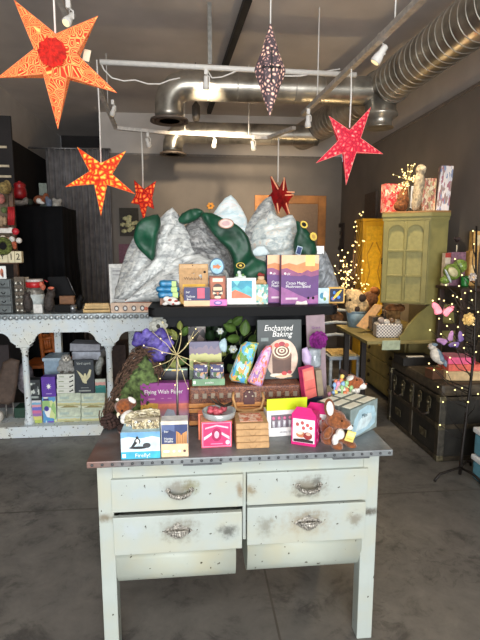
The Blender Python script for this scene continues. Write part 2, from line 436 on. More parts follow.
def branch(label, pxl, Y, pxr_x, zc, r, drop):
    a = at(pxl, 100, Y); x0 = a.x; x1 = pxr_x
    t = thing('branch_duct', None, None, Vector((x0, Y, zc))-Vector((0, 0, zD))); t.parent = main_duct; t['label'] = label
    el = elbow((0, 0, 0), (-1, 0, 0), (0, 0, -1), r*1.35)
    path = duct_pts([Vector((x1-x0, 0, 0)), el[0]])[:-1]; n0 = len(path)
    pts = path+el+duct_pts([el[-1], (0, 0, -drop)])[1:]
    rad = [r*1 for i in range(len(pts))]
    bm = bmesh.new(); sweep(bm, pts, rad, 26)
    for i in range(2, n0, 9): sweep(bm, [pts[i]-Vector((.004, 0, 0)), pts[i], pts[i]+Vector((.004, 0, 0))], [r*1.002, r*1.03, r*1.002], 26, mi=1)
    link('branch_run', bm, [galv, rib_m], t)
    bm = bmesh.new()
    lathe(bm, [(r*1.02, 0), (r*1.34, -.015), (r*1.36, -.035), (r*1.1, -.03), (r*1.05, -.012)], (0, 0, -drop), 26)
    for k in (.9, .62, .34): lathe(bm, [(r*k, -.004), (r*(k+.12), -.03), (r*k, -.03)], (0, 0, -drop), 22)
    link('diffuser', bm, M((112, 100, 90), .5, .4, key='diffuser'), t)
    return t
def axis_x(Y): 
    k = (Y-P1.y)/(P2.y-P1.y); return P1.x+(P2.x-P1.x)*k
branch('nearer galvanised branch with round outlet', 169, 4.75, axis_x(4.75), 3.09, .132, .29)
branch('farther galvanised branch along the back wall', 172, 6.3, axis_x(6.3), 3.03, .125, .24)
# strut pipe, hangers, tracks, lights
wp = M((244, 240, 232), .5, var=.03, key='white_metal'); blk = M((24, 23, 23), .6, key='black_metal')
a, b = at(100, 62, 4.3), at(356, 75, 4.3)
t = thing('ceiling_pipe', 'long white pipe across the room in front of the near duct', 'pipe', a)
tube('pipe_run', [(0, 0, 0), b-a], .022, wp, t)
for x in (210,):
    k = at(x, 65, 4.3)-a; box('hanger', k.x-.018, k.x+.018, -.004, .004, k.z+.01, ZC-a.z-.001, M((150, 148, 142), .4, .7), t)
def spot(label, parent_loc, px, py, Y, aim, s=1, warm=None):
    p = at(px, py, Y)
    s *= .62; t = thing('track_spotlight', label, 'spotlight', p)
    box('adapter', -.025*s, .025*s, -.03*s, .03*s, .05*s, .13*s, wp, t, .006)
    tube('yoke', [(0, 0, .06*s), (.045*s, 0, .03*s), (.045*s, 0, -.05*s)], .008*s, wp, t)
    d = Vector(aim).normalized(); bm = bmesh.new()
    prof = [-.09, -.08, -.02, .02, .07, .075]; rr = [.02, .03, .032, .045, .05, .042]
    sweep(bm, [d*k*s+Vector((0, 0, -.05*s)) for k in prof], [r*s for r in rr], 16); link('lamp_head', bm, wp, t)
    bm = bmesh.new(); sweep(bm, [d*.0755*s+Vector((0, 0, -.05*s)), d*.079*s+Vector((0, 0, -.05*s))], .038*s, 16)
    link('bulb', bm, M((255, 225, 170), emit=1.2, key='bulb_warm'), t)
    if warm:
        l = bpy.data.lights.new('spot', 'SPOT'); l.energy = warm[0]; l.color = (1, .78, .5); l.spot_size = math.radians(warm[1]); l.spot_blend = .8; l.shadow_soft_size = .04
        lo = bpy.data.objects.new('spot_lamp', l); COL.objects.link(lo); lo.location = p+d*.1*s+Vector((0, 0, -.05*s)); lo.rotation_euler = d.to_track_quat('-Z', 'Y').to_euler()
    return t
zT = 3.38
def track(label, pts, name='track_rail'):
    t = thing(name, label, 'track', pts[0]); bm = bmesh.new()
    for a, b in zip(pts, pts[1:]):
        d = (b-a); u = Vector((-d.y, d.x, 0)).normalized()*.02
        vs = [bm.verts.new(p-pts[0]+s*u+Vector((0, 0, z))) for p in (a, b) for z in (-.018, .018) for s in (-1, 1)]
        bmesh.ops.convex_hull(bm, input=vs)
    link('rail', bm, M((200, 192, 182), .5, .1, key='rail_metal'), t)
    for f in (.15, .8):
        p = pts[0].lerp(pts[1], f)-pts[0]; tube('suspension_rod', [p, (p.x, p.y, ZC-pts[0].z-.001)], .005, wp, t, 6)
    return t
TR = [atz(425, -5, 2.86), atz(303, 114, 2.86)]; track('long light track hanging below the ceiling on the right', TR)
TL = [atz(57, -6, zT), atz(116, 128, zT), at(170, 133.5, 6.9)]; TL[1].y = min(TL[1].y, 6.9)
TL = [atz(57, -6, zT), at(116, 128, 5.85), at(172, 133.5, 5.85)]; track('light track on the left that turns along the back', TL)
tb = [at(170, 133, 5.6), at(268, 138, 5.6), at(294, 128, 5.1)]; track('thin light track in front of the farther duct', tb)
spot('white spotlight nearest the camera on the left track', None, 69, 14, 3.5, (-.35, -.5, -.75))
spot('white spotlight far down the left track', None, 113, 108, 5.4, (-.3, .5, -.75), 1)
spot('white spotlight under the white pipe by the near duct', None, 206, 79, 4.25, (.0, .45, -.8), 1)
spot('white spotlight halfway along the right track', None, 380, 49, 3.1, (-.5, .2, -.8), 1.1)
spot('white spotlight at the far end of the right track', None, 308, 118, 4.5, (.1, .35, -.9))
spot('white spotlight on the thin track before the farther duct', None, 253, 143, 5.55, (.25, .45, -.7))
spot('white spotlight left of the farther duct outlet', None, 148, 140, 5.8, (.2, .5, -.6))
spot('white spotlight at the middle of the thin back track', None, 214, 141, 5.55, (0, .6, -.6), .9)
# black bar
zb = ZC-.06
a, b = atz(249, -4, zb), atz(209, 112, zb)
t = box('ceiling_conduit', 0, 1, -.03, .03, -.03, .03, blk, bev=.005); dv = b-a; t.scale = (dv.length, 1, 1); t.location = a; t.rotation_euler = dv.to_track_quat('X', 'Z').to_euler()
tag(t, 'black bar running along the ceiling towards the back wall', 'bar')
t = thing('ceiling_bracket', 'dark bottle shaped fitting hanging between the two branch ducts', 'fitting', at(196, 108, 5.6)); bm = bmesh.new(); lathe(bm, [(.03, -.14), (.045, -.1), (.045, .02), (.015, .06), (.012, .14)], n=16); link('body', bm, M((105, 98, 90), .4, .4), t); tube('rod', [(0, 0, .14), (0, 0, ZC-t.location.z-.001)], .006, blk, t, 6)
def cable(label, pts, r=.006, m=None):
    o = tube('cable', [p-pts[0] for p in pts], r, m or wp, n=6); o.location = pts[0]; return tag(o, label, 'cable')
cable('loose white cable looping from the left track to the near duct', [at(x, y, 4.3) for x, y in ((101, 63), (104, 70), (112, 78), (124, 81), (135, 80), (148, 84), (160, 84), (170, 80), (180, 78))])
cable('white cable drooping under the pipe before the near duct', [at(x, y, 4.3) for x, y in ((206, 68), (212, 78), (222, 77), (232, 73), (243, 68), (262, 73), (280, 76), (300, 76), (322, 72), (340, 69))])
# ceiling line: dropped soffit at the left wall is the upper wall itself
# ================================================================ paper star lanterns
def star_mat(key, base, glow, hot, scale=7, thr=.45, strength=1.0, kind='rings', dark=None):
    m, nt, b = newmat(key); L = nt.links
    tc = N(nt, 'ShaderNodeTexCoord')
    vo = N(nt, 'ShaderNodeTexVoronoi', Scale=scale, feature='F1' if kind == 'dots' else 'DISTANCE_TO_EDGE', Randomness=.75); L.new(tc.outputs['Object'], vo.inputs['Vector'])
    if kind == 'rings':
        w = N(nt, 'ShaderNodeMath', operation='MULTIPLY'); w.inputs[1].default_value = 46; L.new(vo.outputs['Distance'], w.inputs[0])
        s = N(nt, 'ShaderNodeMath', operation='SINE'); L.new(w.outputs[0], s.inputs[0]); src = s.outputs[0]
        stops = [(0, base), (thr, base), (thr+.12, glow), (.95, hot)]
        mr = N(nt, 'ShaderNodeMapRange'); mr.inputs[1].default_value = -1; mr.inputs[2].default_value = 1; L.new(src, mr.inputs[0]); src = mr.outputs[0]
    elif kind == 'dots':
        src = vo.outputs['Distance']; stops = [(0, hot), (thr*.6, glow), (thr, base), (1, dark or base)]
    else:
        src = vo.outputs['Distance']; stops = [(0, dark or base), (thr*.35, base), (thr*.6, glow), (thr, hot)]
    r = ramp(nt, src, stops)
    L.new(r.outputs[0], b.inputs['Base Color']); L.new(r.outputs[0], b.inputs['Emission Color']); b.inputs['Emission Strength'].default_value = strength
    b.inputs['Roughness'].default_value = .7
    return m
def star(label, tips, Y, inner, thick, m, rim, cord_to, core=None, cord_m=None, rz=0, n_in=None, hub=None):
    """tips: picture positions of the five points (clockwise), at distance Y"""
    cx = sum(p[0] for p in tips)/len(tips); cy = sum(p[1] for p in tips)/len(tips)
    if hub: cx, cy = hub
    c = at(cx, cy, Y); t = thing('star_lantern', label, 'lantern', c, rz)
    P = [at(x, y, Y)-c for x, y in tips]; n = len(P)
    bm = bmesh.new(); out = [bm.verts.new((p.x, 0, p.z)) for p in P]; ins = []
    for i in range(n):
        a, b = P[i].normalized(), P[(i+1) % n].normalized(); d = (a+b).normalized()*inner
        ins.append([bm.verts.new((d.x, -thick*.35, d.z)), bm.verts.new((d.x, thick*.35, d.z))])
    ctr = [bm.verts.new((0, -thick, 0)), bm.verts.new((0, thick, 0))]
    edges = []
    for i in range(n):
        for s in (0, 1):
            bm.faces.new((out[i], ins[i][s], ctr[s])); bm.faces.new((out[i], ctr[s], ins[i-1][s]))
        bm.faces.new((out[i], ins[i][0], ins[i][1])); bm.faces.new((out[i], ins[i-1][1], ins[i-1][0]))
    link('paper_shell', bm, m, t)
    bm = bmesh.new()
    for i in range(n):
        for q in (i, i-1):
            d = [Vector(ins[q][0].co) if False else None]
    for i in range(n):
        a, b = P[i].normalized(), P[(i+1) % n].normalized(); d = (a+b).normalized()*inner; dv = Vector((d.x, -thick*.36, d.z))
        for p in (P[i], P[(i+1) % n]): sweep(bm, [dv, Vector((p.x, 0, p.z))], [.0016*thick/.05, .0012], 5)
    link('seam', bm, rim, t)
    if core:
        bm = bmesh.new(); k = 20; cc = bm.verts.new((0, -thick*1.2, 0)); rr = inner*.86
        rr = inner*.66; ring = [bm.verts.new((rr*math.cos(2*math.pi*i/k), -thick*(.82 if i % 2 else 1.04), rr*math.sin(2*math.pi*i/k))) for i in range(k)]
        back = bm.verts.new((0, -thick*.3, 0))
        for i in range(k): bm.faces.new((cc, ring[i], ring[(i+1) % k])); bm.faces.new((back, ring[(i+1) % k], ring[i]))
        link('pleated_centre', bm, core, t)
    top = Vector(((P[0]+P[-1])/2).to_tuple()).normalized() if False else None
    e = at(cord_to[0], cord_to[1], Y)-c; q = Vector((e.x, 0, ZC-c.z-.001)) if cord_to[2] == 1 else Vector((e.x, 0, at(cord_to[0], cord_to[2], Y).z-c.z))
    q.x += cord_to[3] if len(cord_to) > 3 else 0
    s = Vector((e.x*1, 0, e.z))
    tube('cord', [s, s.lerp(q, .5)+Vector((.004, 0, 0)), q], .0045*max(1, Y/3), cord_m or wp, t, 6)
    return t
orange = star_mat('star_orange', (206, 52, 26), (232, 96, 48), (255, 196, 112), 26, .62, .38, 'rings')
orange2 = star_mat('star_amber', (222, 74, 30), (250, 150, 48), (255, 205, 90), 25, .36, .75, 'web', (190, 36, 22))
pinkm = star_mat('star_pink', (216, 42, 62), (232, 90, 92), (255, 200, 176), 36, .5, .6, 'web', (170, 26, 52))
redm = star_mat('star_red', (205, 44, 26), (235, 90, 40), (255, 170, 80), 20, .4, .7, 'web', (140, 20, 18))
seam_o = M((236, 130, 80), .6, emit=.3); seam_p = M((240, 140, 130), .6, emit=.3)
core = M((196, 36, 26), .7, emit=.32, var=.3, scale=60)
star('large orange patterned paper star with red pleated centre, at the upper left', [(14, 0), (98, 16), (117, 93), (58, 129), (-3, 78)], 2.2, .085, .075, orange, seam_o, (56, 48, 1), core, hub=(57, 59)); big_star = bpy.data.objects[[k for k in bpy.data.objects.keys() if k.startswith('star_lantern')][0]]
c_ = carton('paper_tag', None, None, (82, 89, 49, 61), .003, CREAM, Y=2.24, ry=14); c_.location = Vector(c_.location)-Vector(big_star.location); c_.parent = big_star
star('glowing amber dotted paper star hanging below the large orange star', [(77, 147), (126, 151), (135, 194), (101, 216), (65, 187)], 4.0, .085, .07, orange2, seam_o, (101, 165, 60), hub=(101, 175))
star('small red star lantern low by the back wall left of the mountains', [(134, 180), (156, 181), (154, 209), (144, 222), (131, 203)], 5.6, .09, .09, redm, M((150, 30, 24), .6, emit=.2), (143, 190, 132), hub=(144, 198))
star('pinkish red patterned paper star at the upper right', [(329, 116), (371, 107), (383, 154), (346, 185), (316, 163)], 3.2, .075, .06, pinkm, seam_p, (349.5, 128, 69), hub=(349, 143))
# folded dark red star standing behind the peaks
Y = 4.9; c = at(279, 197, Y); t = thing('star_lantern', 'folded dark red star with pale edges hanging just above the grey peaks', 'lantern', c)
dk = M((160, 22, 26), .35, var=.3, scale=14); tips = [(268, 176), (274, 181), (284, 177), (294, 194), (288, 216), (279, 215), (268, 198)]
def tri_star(tips, hub, dy, m, nm):
    P = [at(x, y, Y)-c for x, y in tips]; h = at(*hub, Y)-c; bm = bmesh.new(); k = len(P)
    o = [bm.verts.new((p.x, dy+.012*i % .03, p.z)) for i, p in enumerate(P)]
    f = bm.verts.new((h.x, dy-.09, h.z)); bk = bm.verts.new((h.x, dy+.05, h.z)); ins = []
    for i in range(k):
        d = ((P[i]-h).normalized()+(P[(i+1) % k]-h).normalized()).normalized()*.095; ins.append(bm.verts.new((h.x+d.x, dy-.03, h.z+d.z)))
    for i in range(k):
        for q in (f, bk): bm.faces.new((o[i], ins[i], q)); bm.faces.new((o[i], q, ins[i-1]))
    link(nm, bm, m, t); return P, h, ins
tri_star([(270, 176), (285, 177), (294, 195), (288, 216), (278, 214), (268, 197)], (280, 197), 0, dk, 'folded_shell')
bm = bmesh.new()
for a, b in (((271, 177), (277, 190)), ((284, 178), (282, 191)), ((293, 195), (284, 196)), ((284, 198), (288, 214)), ((283, 192), (293, 193)), ((278, 213), (276, 204))):
    p, q = at(*a, Y)-c, at(*b, Y)-c; sweep(bm, [p+Vector((0, -.02, 0)), q+Vector((0, -.07, 0))], .0075, 5)
link('pale_edge', bm, M((250, 170, 130), .6, emit=.35), t)
e = at(278, 182, Y)-c; tube('cord', [e, Vector((e.x, 0, at(278, 138, Y).z-c.z))], .007, wp, t, 6)
# slim spindle lantern in white and black cut paper
Y = 2.6; a, b, m0 = at(270, 23, Y), at(269.5, 116, Y), at(270, 71, Y); wdt = (at(285.5, 71, Y)-at(254.5, 71, Y)).x/2
lace = star_mat('star_lace', (66, 54, 60), (196, 150, 140), (250, 214, 176), 46, .42, .75, 'web', (70, 58, 60))
t = thing('star_lantern', 'slim pointed black and white lace lantern hanging at the top centre', 'lantern', m0)
bm = bmesh.new(); k = 6; prof = [(0.04, 1), (.55, .42), (.93, .1), (1, .02), (1, -.02), (.93, -.1), (.55, -.46), (.03, -1)]; rings = []
for r, z in prof:
    zz = z*((a.z-m0.z) if z > 0 else (m0.z-b.z)); rings.append([bm.verts.new((r*wdt*math.cos(math.pi*2*i/k), r*wdt*.8*math.sin(math.pi*2*i/k), zz)) for i in range(k)])
for q0, q1 in zip(rings, rings[1:]):
    for i in range(k): bm.faces.new((q0[i], q0[(i+1) % k], q1[(i+1) % k], q1[i]))
bm.faces.new(rings[0]); bm.faces.new(rings[-1][::-1]); link('paper_shell', bm, lace, t)
bm = bmesh.new(); zt = (a.z-m0.z); w8 = wdt*.7
addbox(bm, -.004, .004, -wdt*.72, -wdt*.69, -zt*.32, zt*.4); addbox(bm, -wdt*.5, wdt*.5, -wdt*.72, -wdt*.69, -.004, .004)
for x in (-wdt*.5, wdt*.5): ball(bm, (x, -wdt*.7, 0), .009, 1)
ball(bm, (0, -wdt*.7, 0), .012, 1)
link('cross_motif', bm, M((34, 28, 30), .6), t)
tube('cord', [(0, 0, a.z-m0.z-.02), (.004, 0, ZC-m0.z-.001)], .004, wp, t, 6)
# ================================================================ kitchen table with drawers and flour bins
TT = .831; TX0, TX1, TY0, TY1 = -.391, .744, 1.666, 2.541; FY = 1.706
def paint(key, stains=(), chips=.69, base=(176, 184, 178)):
    m, nt, b = newmat(key); L = nt.links; tc = N(nt, 'ShaderNodeTexCoord')
    n1 = N(nt, 'ShaderNodeTexNoise', Scale=5.0, Detail=5.0); L.new(tc.outputs['Object'], n1.inputs['Vector'])
    warm = tuple(min(255, v*k) for v, k in zip(base, (1.0, .965, .91)))
    r1 = ramp(nt, n1.outputs[0], [(.3, base), (.46, tuple(v*.97 for v in base)), (.62, warm)])
    n2 = N(nt, 'ShaderNodeTexNoise', Scale=46.0, Detail=3.0, Roughness=.5); L.new(tc.outputs['Object'], n2.inputs['Vector'])
    r2 = ramp(nt, n2.outputs[0], [(chips, (1, 1, 1, 1)), (chips+.015, lin((96, 84, 70)))])
    mx = N(nt, 'ShaderNodeMix', data_type='RGBA', blend_type='MULTIPLY'); mx.inputs[0].default_value = 1; L.new(r1.outputs[0], mx.inputs[6]); L.new(r2.outputs[0], mx.inputs[7])
    n3 = N(nt, 'ShaderNodeTexNoise', Scale=34.0, Detail=5.0, Roughness=.65); L.new(tc.outputs['Object'], n3.inputs['Vector'])
    col = mx.outputs[2]
    for (x, z, rx, rz, c, k) in stains:
        mp = N(nt, 'ShaderNodeMapping'); mp.inputs['Location'].default_value = (-x/rx, 0, -z/rz); mp.inputs['Scale'].default_value = (1/rx, 0, 1/rz); L.new(tc.outputs['Object'], mp.inputs[0])
        ln = N(nt, 'ShaderNodeVectorMath', operation='LENGTH'); L.new(mp.outputs[0], ln.inputs[0])
        ad = N(nt, 'ShaderNodeMath', operation='MULTIPLY_ADD'); ad.inputs[1].default_value = 2.086; L.new(n3.outputs[0], ad.inputs[0]); ad.inputs[2].default_value = -1.1
        s2 = N(nt, 'ShaderNodeMath', operation='ADD'); L.new(ln.outputs['Value'], s2.inputs[0]); L.new(ad.outputs[0], s2.inputs[1])
        mr = N(nt, 'ShaderNodeMapRange', interpolation_type='SMOOTHSTEP'); mr.inputs[1].default_value = 1.1; mr.inputs[2].default_value = .0; mr.inputs[3].default_value = 0; mr.inputs[4].default_value = k; L.new(s2.outputs[0], mr.inputs[0])
        q = N(nt, 'ShaderNodeMix', data_type='RGBA'); L.new(mr.outputs[0], q.inputs[0]); L.new(col, q.inputs[6]); q.inputs[7].default_value = lin(c); col = q.outputs[2]
    L.new(col, b.inputs['Base Color']); b.inputs['Roughness'].default_value = .5
    bp = N(nt, 'ShaderNodeBump', Strength=.1, Distance=.004); L.new(n2.outputs[0], bp.inputs['Height']); L.new(bp.outputs[0], b.inputs['Normal'])
    return m
def zinc():
    m, nt, b = newmat('zinc_top'); L = nt.links; g = N(nt, 'ShaderNodeNewGeometry')
    n1 = N(nt, 'ShaderNodeTexNoise', Scale=9.0, Detail=7.0, Roughness=.65); L.new(g.outputs['Position'], n1.inputs['Vector'])
    r = ramp(nt, n1.outputs[0], [(.3, (88, 92, 94)), (.5, (118, 123, 125)), (.72, (148, 152, 152))])
    n2 = N(nt, 'ShaderNodeTexNoise', Scale=5.0, Detail=6.0); L.new(g.outputs['Position'], n2.inputs['Vector'])
    sp = N(nt, 'ShaderNodeSeparateXYZ'); L.new(g.outputs['Position'], sp.inputs[0])
    mr = N(nt, 'ShaderNodeMapRange'); mr.inputs[1].default_value = -.18; mr.inputs[2].default_value = -.4; mr.inputs[3].default_value = 0; mr.inputs[4].default_value = .75; L.new(sp.outputs[0], mr.inputs[0])
    mu = N(nt, 'ShaderNodeMath', operation='MULTIPLY'); L.new(mr.outputs[0], mu.inputs[0]); r2 = ramp(nt, n2.outputs[0], [(.42, (0, 0, 0, 1)), (.6, (1, 1, 1, 1))]); L.new(r2.outputs[0], mu.inputs[1])
    q = N(nt, 'ShaderNodeMix', data_type='RGBA'); L.new(mu.outputs[0], q.inputs[0]); L.new(r.outputs[0], q.inputs[6]); q.inputs[7].default_value = lin((128, 82, 62)); L.new(q.outputs[2], b.inputs['Base Color'])
    b.inputs['Metallic'].default_value = .35; rr = ramp(nt, n1.outputs[0], [(.3, (.38,)*3+(1,)), (.7, (.6,)*3+(1,))]); L.new(rr.outputs[0], b.inputs['Roughness'])
    return m
zincm = zinc(); pt = paint('table_paint')
tb = thing('kitchen_table', 'old pale mint painted work table with metal top, four drawers and two flour bins', 'table', ((TX0+TX1)/2, FY, 0))
O = Vector(tb.location)
def L_(px, py, Y=FY): return at(px, py, Y)-O
bm = bmesh.new(); addbox(bm, TX0-O.x, TX1-O.x, TY0-O.y, TY1-O.y, TT-.025, TT, .004, seg=2)
top = link('tabletop', bm, zincm, tb)
rv = None; x = TX0-O.x+.02
while x < TX1-O.x-.01:
    if rv is None:
        bm = bmesh.new(); ball(bm, (0, 0, 0), (.0055, .004, .0055), 2); rv = link('rivet', bm, M((84, 86, 88), .4, .7), top); r_ = rv
    else: r_ = rv.copy(); COL.objects.link(r_)
    r_.location = (x, TY0-O.y-.0005, TT-.0125); x += .0355
for x in (-.14, .42): box('rail_strip', x-.085, x+.057, TY0-O.y+.001, TY0-O.y+.02, TT-.031, TT-.0255, M((92, 95, 97), .5, .4), tb, .001)
# legs
lx = [(L_(97.5, 490).x, L_(113, 490).x), (L_(362.5, 490).x, L_(378, 490).x)]
for (x0, x1), st in zip(lx, ((.0, .60, .03, .012, (110, 96, 70), .8), (.0, .57, .02, .02, (76, 68, 56), .9))):
    for y0 in (0, TY1-FY-.12):
        bm = bmesh.new(); w2 = (x1-x0)/2; addbox(bm, -w2, w2, 0, .066, 0, TT-.0255, .004, seg=2)
        link('leg', bm, paint('leg_paint', [(0, st[1]-.01, .05, .022, st[4], st[5])] if y0 == 0 else []), tb, loc=((x0+x1)/2, y0, 0))
X0, X1 = lx[0][1], lx[1][0]; zr = L_(240, 478).z
# case
bm = bmesh.new()
addbox(bm, X0, X1, .004, .03, L_(240, 473).z, TT-.0255)                      # top rail
addbox(bm, X0-.03, X0+.004, .07, TY1-FY-.12, .52, TT-.0255); addbox(bm, X1-.004, X1+.03, .07, TY1-FY-.12, .52, TT-.0255)
addbox(bm, X0, X1, TY1-FY-.075, TY1-FY-.06, .42, TT-.0255)
zc0, zc1 = L_(244.5, 541).z, L_(244, 473).z
addbox(bm, L_(243, 500).x, L_(246.2, 500).x, .012, .5, zc0, zc1)
addbox(bm, X0, X1, .03, .5, zr-.005, zr+.005); addbox(bm, X0, X1, .02, .5, L_(240, 506).z-.004, L_(240, 506).z+.004)
link('frame', bm, pt, tb)
steel = M((146, 142, 134), .42, .4, var=.75, scale=130, key='pull_metal')
def drawer(pxq, pull, style, stains, lab=None, proud=.012):
    (xa, ya0, ya1), (xb, yb0, yb1) = pxq
    x0, x1 = L_(xa, 500).x, L_(xb, 500).x
    z1 = (L_(xa, ya0).z+L_(xb, yb0).z)/2; z0 = (L_(xa, ya1).z+L_(xb, yb1).z)/2
    cx, cz = (x0+x1)/2, (z0+z1)/2; bm = bmesh.new(); w, h = x1-x0-.003, z1-z0-.004
    addbox(bm, -w/2, w/2, 0, .022, -h/2, h/2, .003, seg=2); addbox(bm, -w/2+.015, w/2-.015, .022, .42, -h/2+.008, h/2-.02)
    st = []
    for (px, py, rx, ry, c, k) in stains:
        q = L_(px, py); st.append((q.x-cx, q.z-cz, rx*.0037, ry*.0037, c, k))
    d = link('drawer', bm, paint('drawer_paint', st), tb, loc=(cx, -proud, cz))
    q = L_(*pull); px_, pz_ = q.x-cx, q.z-cz; bm = bmesh.new()
    if style == 0:   # drop bail over two rosettes
        for s in (-1, 1):
            for k in range(5): ball(bm, (px_+s*(.043+.007*math.cos(k*1.26)), -.003, pz_+.006+.007*math.sin(k*1.26)), (.005, .004, .005), 1)
            ball(bm, (px_+s*.043, -.006, pz_+.006), (.006, .008, .006), 1)
        path = [(px_-.043, -.012, pz_+.004), (px_-.036, -.018, pz_-.004), (px_-.018, -.022, pz_-.009), (px_, -.023, pz_-.011), (px_+.018, -.022, pz_-.009), (px_+.036, -.018, pz_-.004), (px_+.043, -.012, pz_+.004)]
        sweep(bm, path, [.004, .006, .0085, .0095, .0085, .006, .004], 10)
        for k in range(7): ball(bm, (px_+(k-3)*.0105, -.031+.0012*(k-3)**2*.3, pz_-.008+.0009*(k-3)**2), (.0048, .006, .011), 1)
    else:            # shell shaped bin pull with a pointed plate
        pl = [(-.056, .0), (-.036, .016), (-.024, .016), (-.014, .026), (0, .033), (.014, .026), (.024, .016), (.036, .016), (.056, .0), (.034, -.014), (.018, -.022), (0, -.032 if style == 2 else -.026), (-.018, -.022), (-.034, -.014)]
        prism(bm, [(px_+x, pz_+z) for x, z in pl], -.003, 0)
        for k in range(9):
            u = (k-4)/4; ball(bm, (px_+u*.034, -.012+.008*u*u, pz_-.008+.006*u*u), (.0056, .013*(1-.4*u*u), .020*(1-.45*u*u)), 1)
        sweep(bm, [(px_-.044, -.004, pz_+.001), (px_-.022, -.016, pz_+.006), (px_, -.02, pz_+.008), (px_+.022, -.016, pz_+.006), (px_+.044, -.004, pz_+.001)], .004, 8)
    link('handle', bm, steel, d, smooth=False)
    return d
dirt = (112, 100, 80); blk_ = (58, 56, 52); grn = (130, 128, 92)
drawer(((111.5, 477.5, 511), (243, 473, 506)), (180, 490), 0, [(191, 486, 11, 9, grn, .85), (178, 487, 19, 10, dirt, .7), (240, 489, 5, 10, (130, 110, 80), .85), (150, 492, 30, 9, (166, 180, 190), .35)])
drawer(((246.3, 472.5, 505), (366.5, 466, 498)), (308, 485), 0, [(308, 485, 24, 13, dirt, .75), (316, 480, 7, 7, blk_, .55), (302, 494, 12, 3, blk_, .5), (250, 489, 7, 9, (130, 112, 80), .8)])
drawer(((112.5, 514, 553), (242, 509.5, 546)), (178, 528), 1, [(179, 527, 24, 15, dirt, .7), (227, 529, 13, 9, blk_, .8), (133, 527, 12, 12, (176, 188, 198), .35)], proud=.02)
drawer(((246.3, 505, 543.5), (365, 499.5, 536)), (307, 520), 2, [(307, 517, 19, 11, blk_, .6), (265, 524, 10, 15, (120, 116, 100), .65), (353, 517, 9, 11, dirt, .65), (305, 520, 34, 17, (158, 140, 110), .55)], proud=.018)
def flour_bin(xa, xb, yt, yb):
    x0, x1 = L_(xa, 560).x, L_(xb, 560).x; z1 = L_((xa+xb)/2, yt).z; z0 = L_((xa+xb)/2, yb, FY+.03).z-.004
    prof = [(.002, z1), (-.002, z1-.03)]; h = z1-.03-z0
    prof += [(-.002+.10*(1-math.cos(a))**1.3, z1-.03-h*math.sin(a)) for a in (math.pi/2*i/10 for i in range(1, 11))]
    prof += [(.42, z0+.01), (.44, z1)]
    bm = bmesh.new(); a = [bm.verts.new((x0, y, z)) for y, z in prof]; b = [bm.verts.new((x1, y, z)) for y, z in prof]; n = len(prof)
    for i in range(n): 
        f = bm.faces.new((a[i], b[i], b[(i+1) % n], a[(i+1) % n])); f.smooth = i < 11
    bm.faces.new(a[::-1]); bm.faces.new(b); return link('flour_bin', bm, paint('bin_paint', [], .68, (182, 188, 176)), tb)
flour_bin(116, 236, 550, 582); flour_bin(247.5, 361, 538, 571)
# ---------------------------------------------------------------- black display riser on the table
SZ = 1.329; RX0, RX1 = -.202, .652
rs = thing('display_riser', 'black shelf unit standing on the metal table top under the paper mountains', 'shelf', ((RX0+RX1)/2, 2.180, TT)); ro = Vector(rs.location)
char = dull(M((24, 25, 28), .6, key='charcoal_paint')); bl2 = dull(M((11, 11, 12), .6, key='satin_black'))
bm = bmesh.new(); pl = []
for (cx, cy, a0) in ((RX1-.03, 2.133, -90), (RX1-.01, 2.560, 0), (RX0+.01, 2.560, 90), (RX0+.03, 2.133, 180)):
    r = .03 if cy < 2.370 else .01
    pl += [(cx+r*math.cos(math.radians(a0+18*i)), cy+(.03-r*0)*0+r*math.sin(math.radians(a0+18*i))) for i in range(6)]
vs0 = [bm.verts.new((x-ro.x, y-ro.y, SZ-.04-ro.z)) for x, y in pl]; vs1 = [bm.verts.new((x-ro.x, y-ro.y, SZ-ro.z)) for x, y in pl]; n = len(pl)
bm.faces.new(vs0[::-1]); bm.faces.new(vs1)
for i in range(n): bm.faces.new((vs0[i], vs0[(i+1) % n], vs1[(i+1) % n], vs1[i]))
bmesh.ops.bevel(bm, geom=[e for e in bm.edges if abs(e.verts[0].co.z-e.verts[1].co.z) < 1e-5], offset=.008, segments=3, affect='EDGES')
link('shelf_board', bm, bl2, rs)
box('back_panel', RX0+.05-ro.x, RX1-.05-ro.x, .31, .325, .002, SZ-.041-ro.z, char, rs)
box('apron', RX0+.06-ro.x, RX1-.06-ro.x, .02, .04, SZ-.10-ro.z, SZ-.041-ro.z, char, rs)
for x in (RX0+.07, RX1-.11): box('side_panel', x-ro.x, x+.02-ro.x, .03, .30, .002, SZ-.041-ro.z, bl2, rs)
# ================================================================ paper mountains on the riser
def rock(key, cols, scale=26, ang=.6):
    m, nt, b = newmat(key); L = nt.links; tc = N(nt, 'ShaderNodeTexCoord'); mp = N(nt, 'ShaderNodeMapping'); mp.inputs['Rotation'].default_value = (0, ang, 0); mp.inputs['Scale'].default_value = (.35, 1, 1.5)
    L.new(tc.outputs['Object'], mp.inputs[0]); n1 = N(nt, 'ShaderNodeTexNoise', Scale=scale, Detail=6.0, Roughness=.62, Distortion=.8); L.new(mp.outputs[0], n1.inputs['Vector'])
    k = len(cols); r = ramp(nt, n1.outputs[0], [(.27+.46*i/(k-1), c) for i, c in enumerate(cols)]); L.new(r.outputs[0], b.inputs['Base Color']); b.inputs['Roughness'].default_value = .75
    bp = N(nt, 'ShaderNodeBump', Strength=.35, Distance=.01); L.new(n1.outputs[0], bp.inputs['Height']); L.new(bp.outputs[0], b.inputs['Normal']); return m
rkA = rock('rock_pale', [(86, 88, 90), (168, 171, 170), (208, 210, 206), (230, 230, 226)], 34, .7)
rkB = rock('rock_dark', [(54, 54, 56), (106, 106, 106), (154, 154, 152), (194, 192, 188)], 34, -.6)
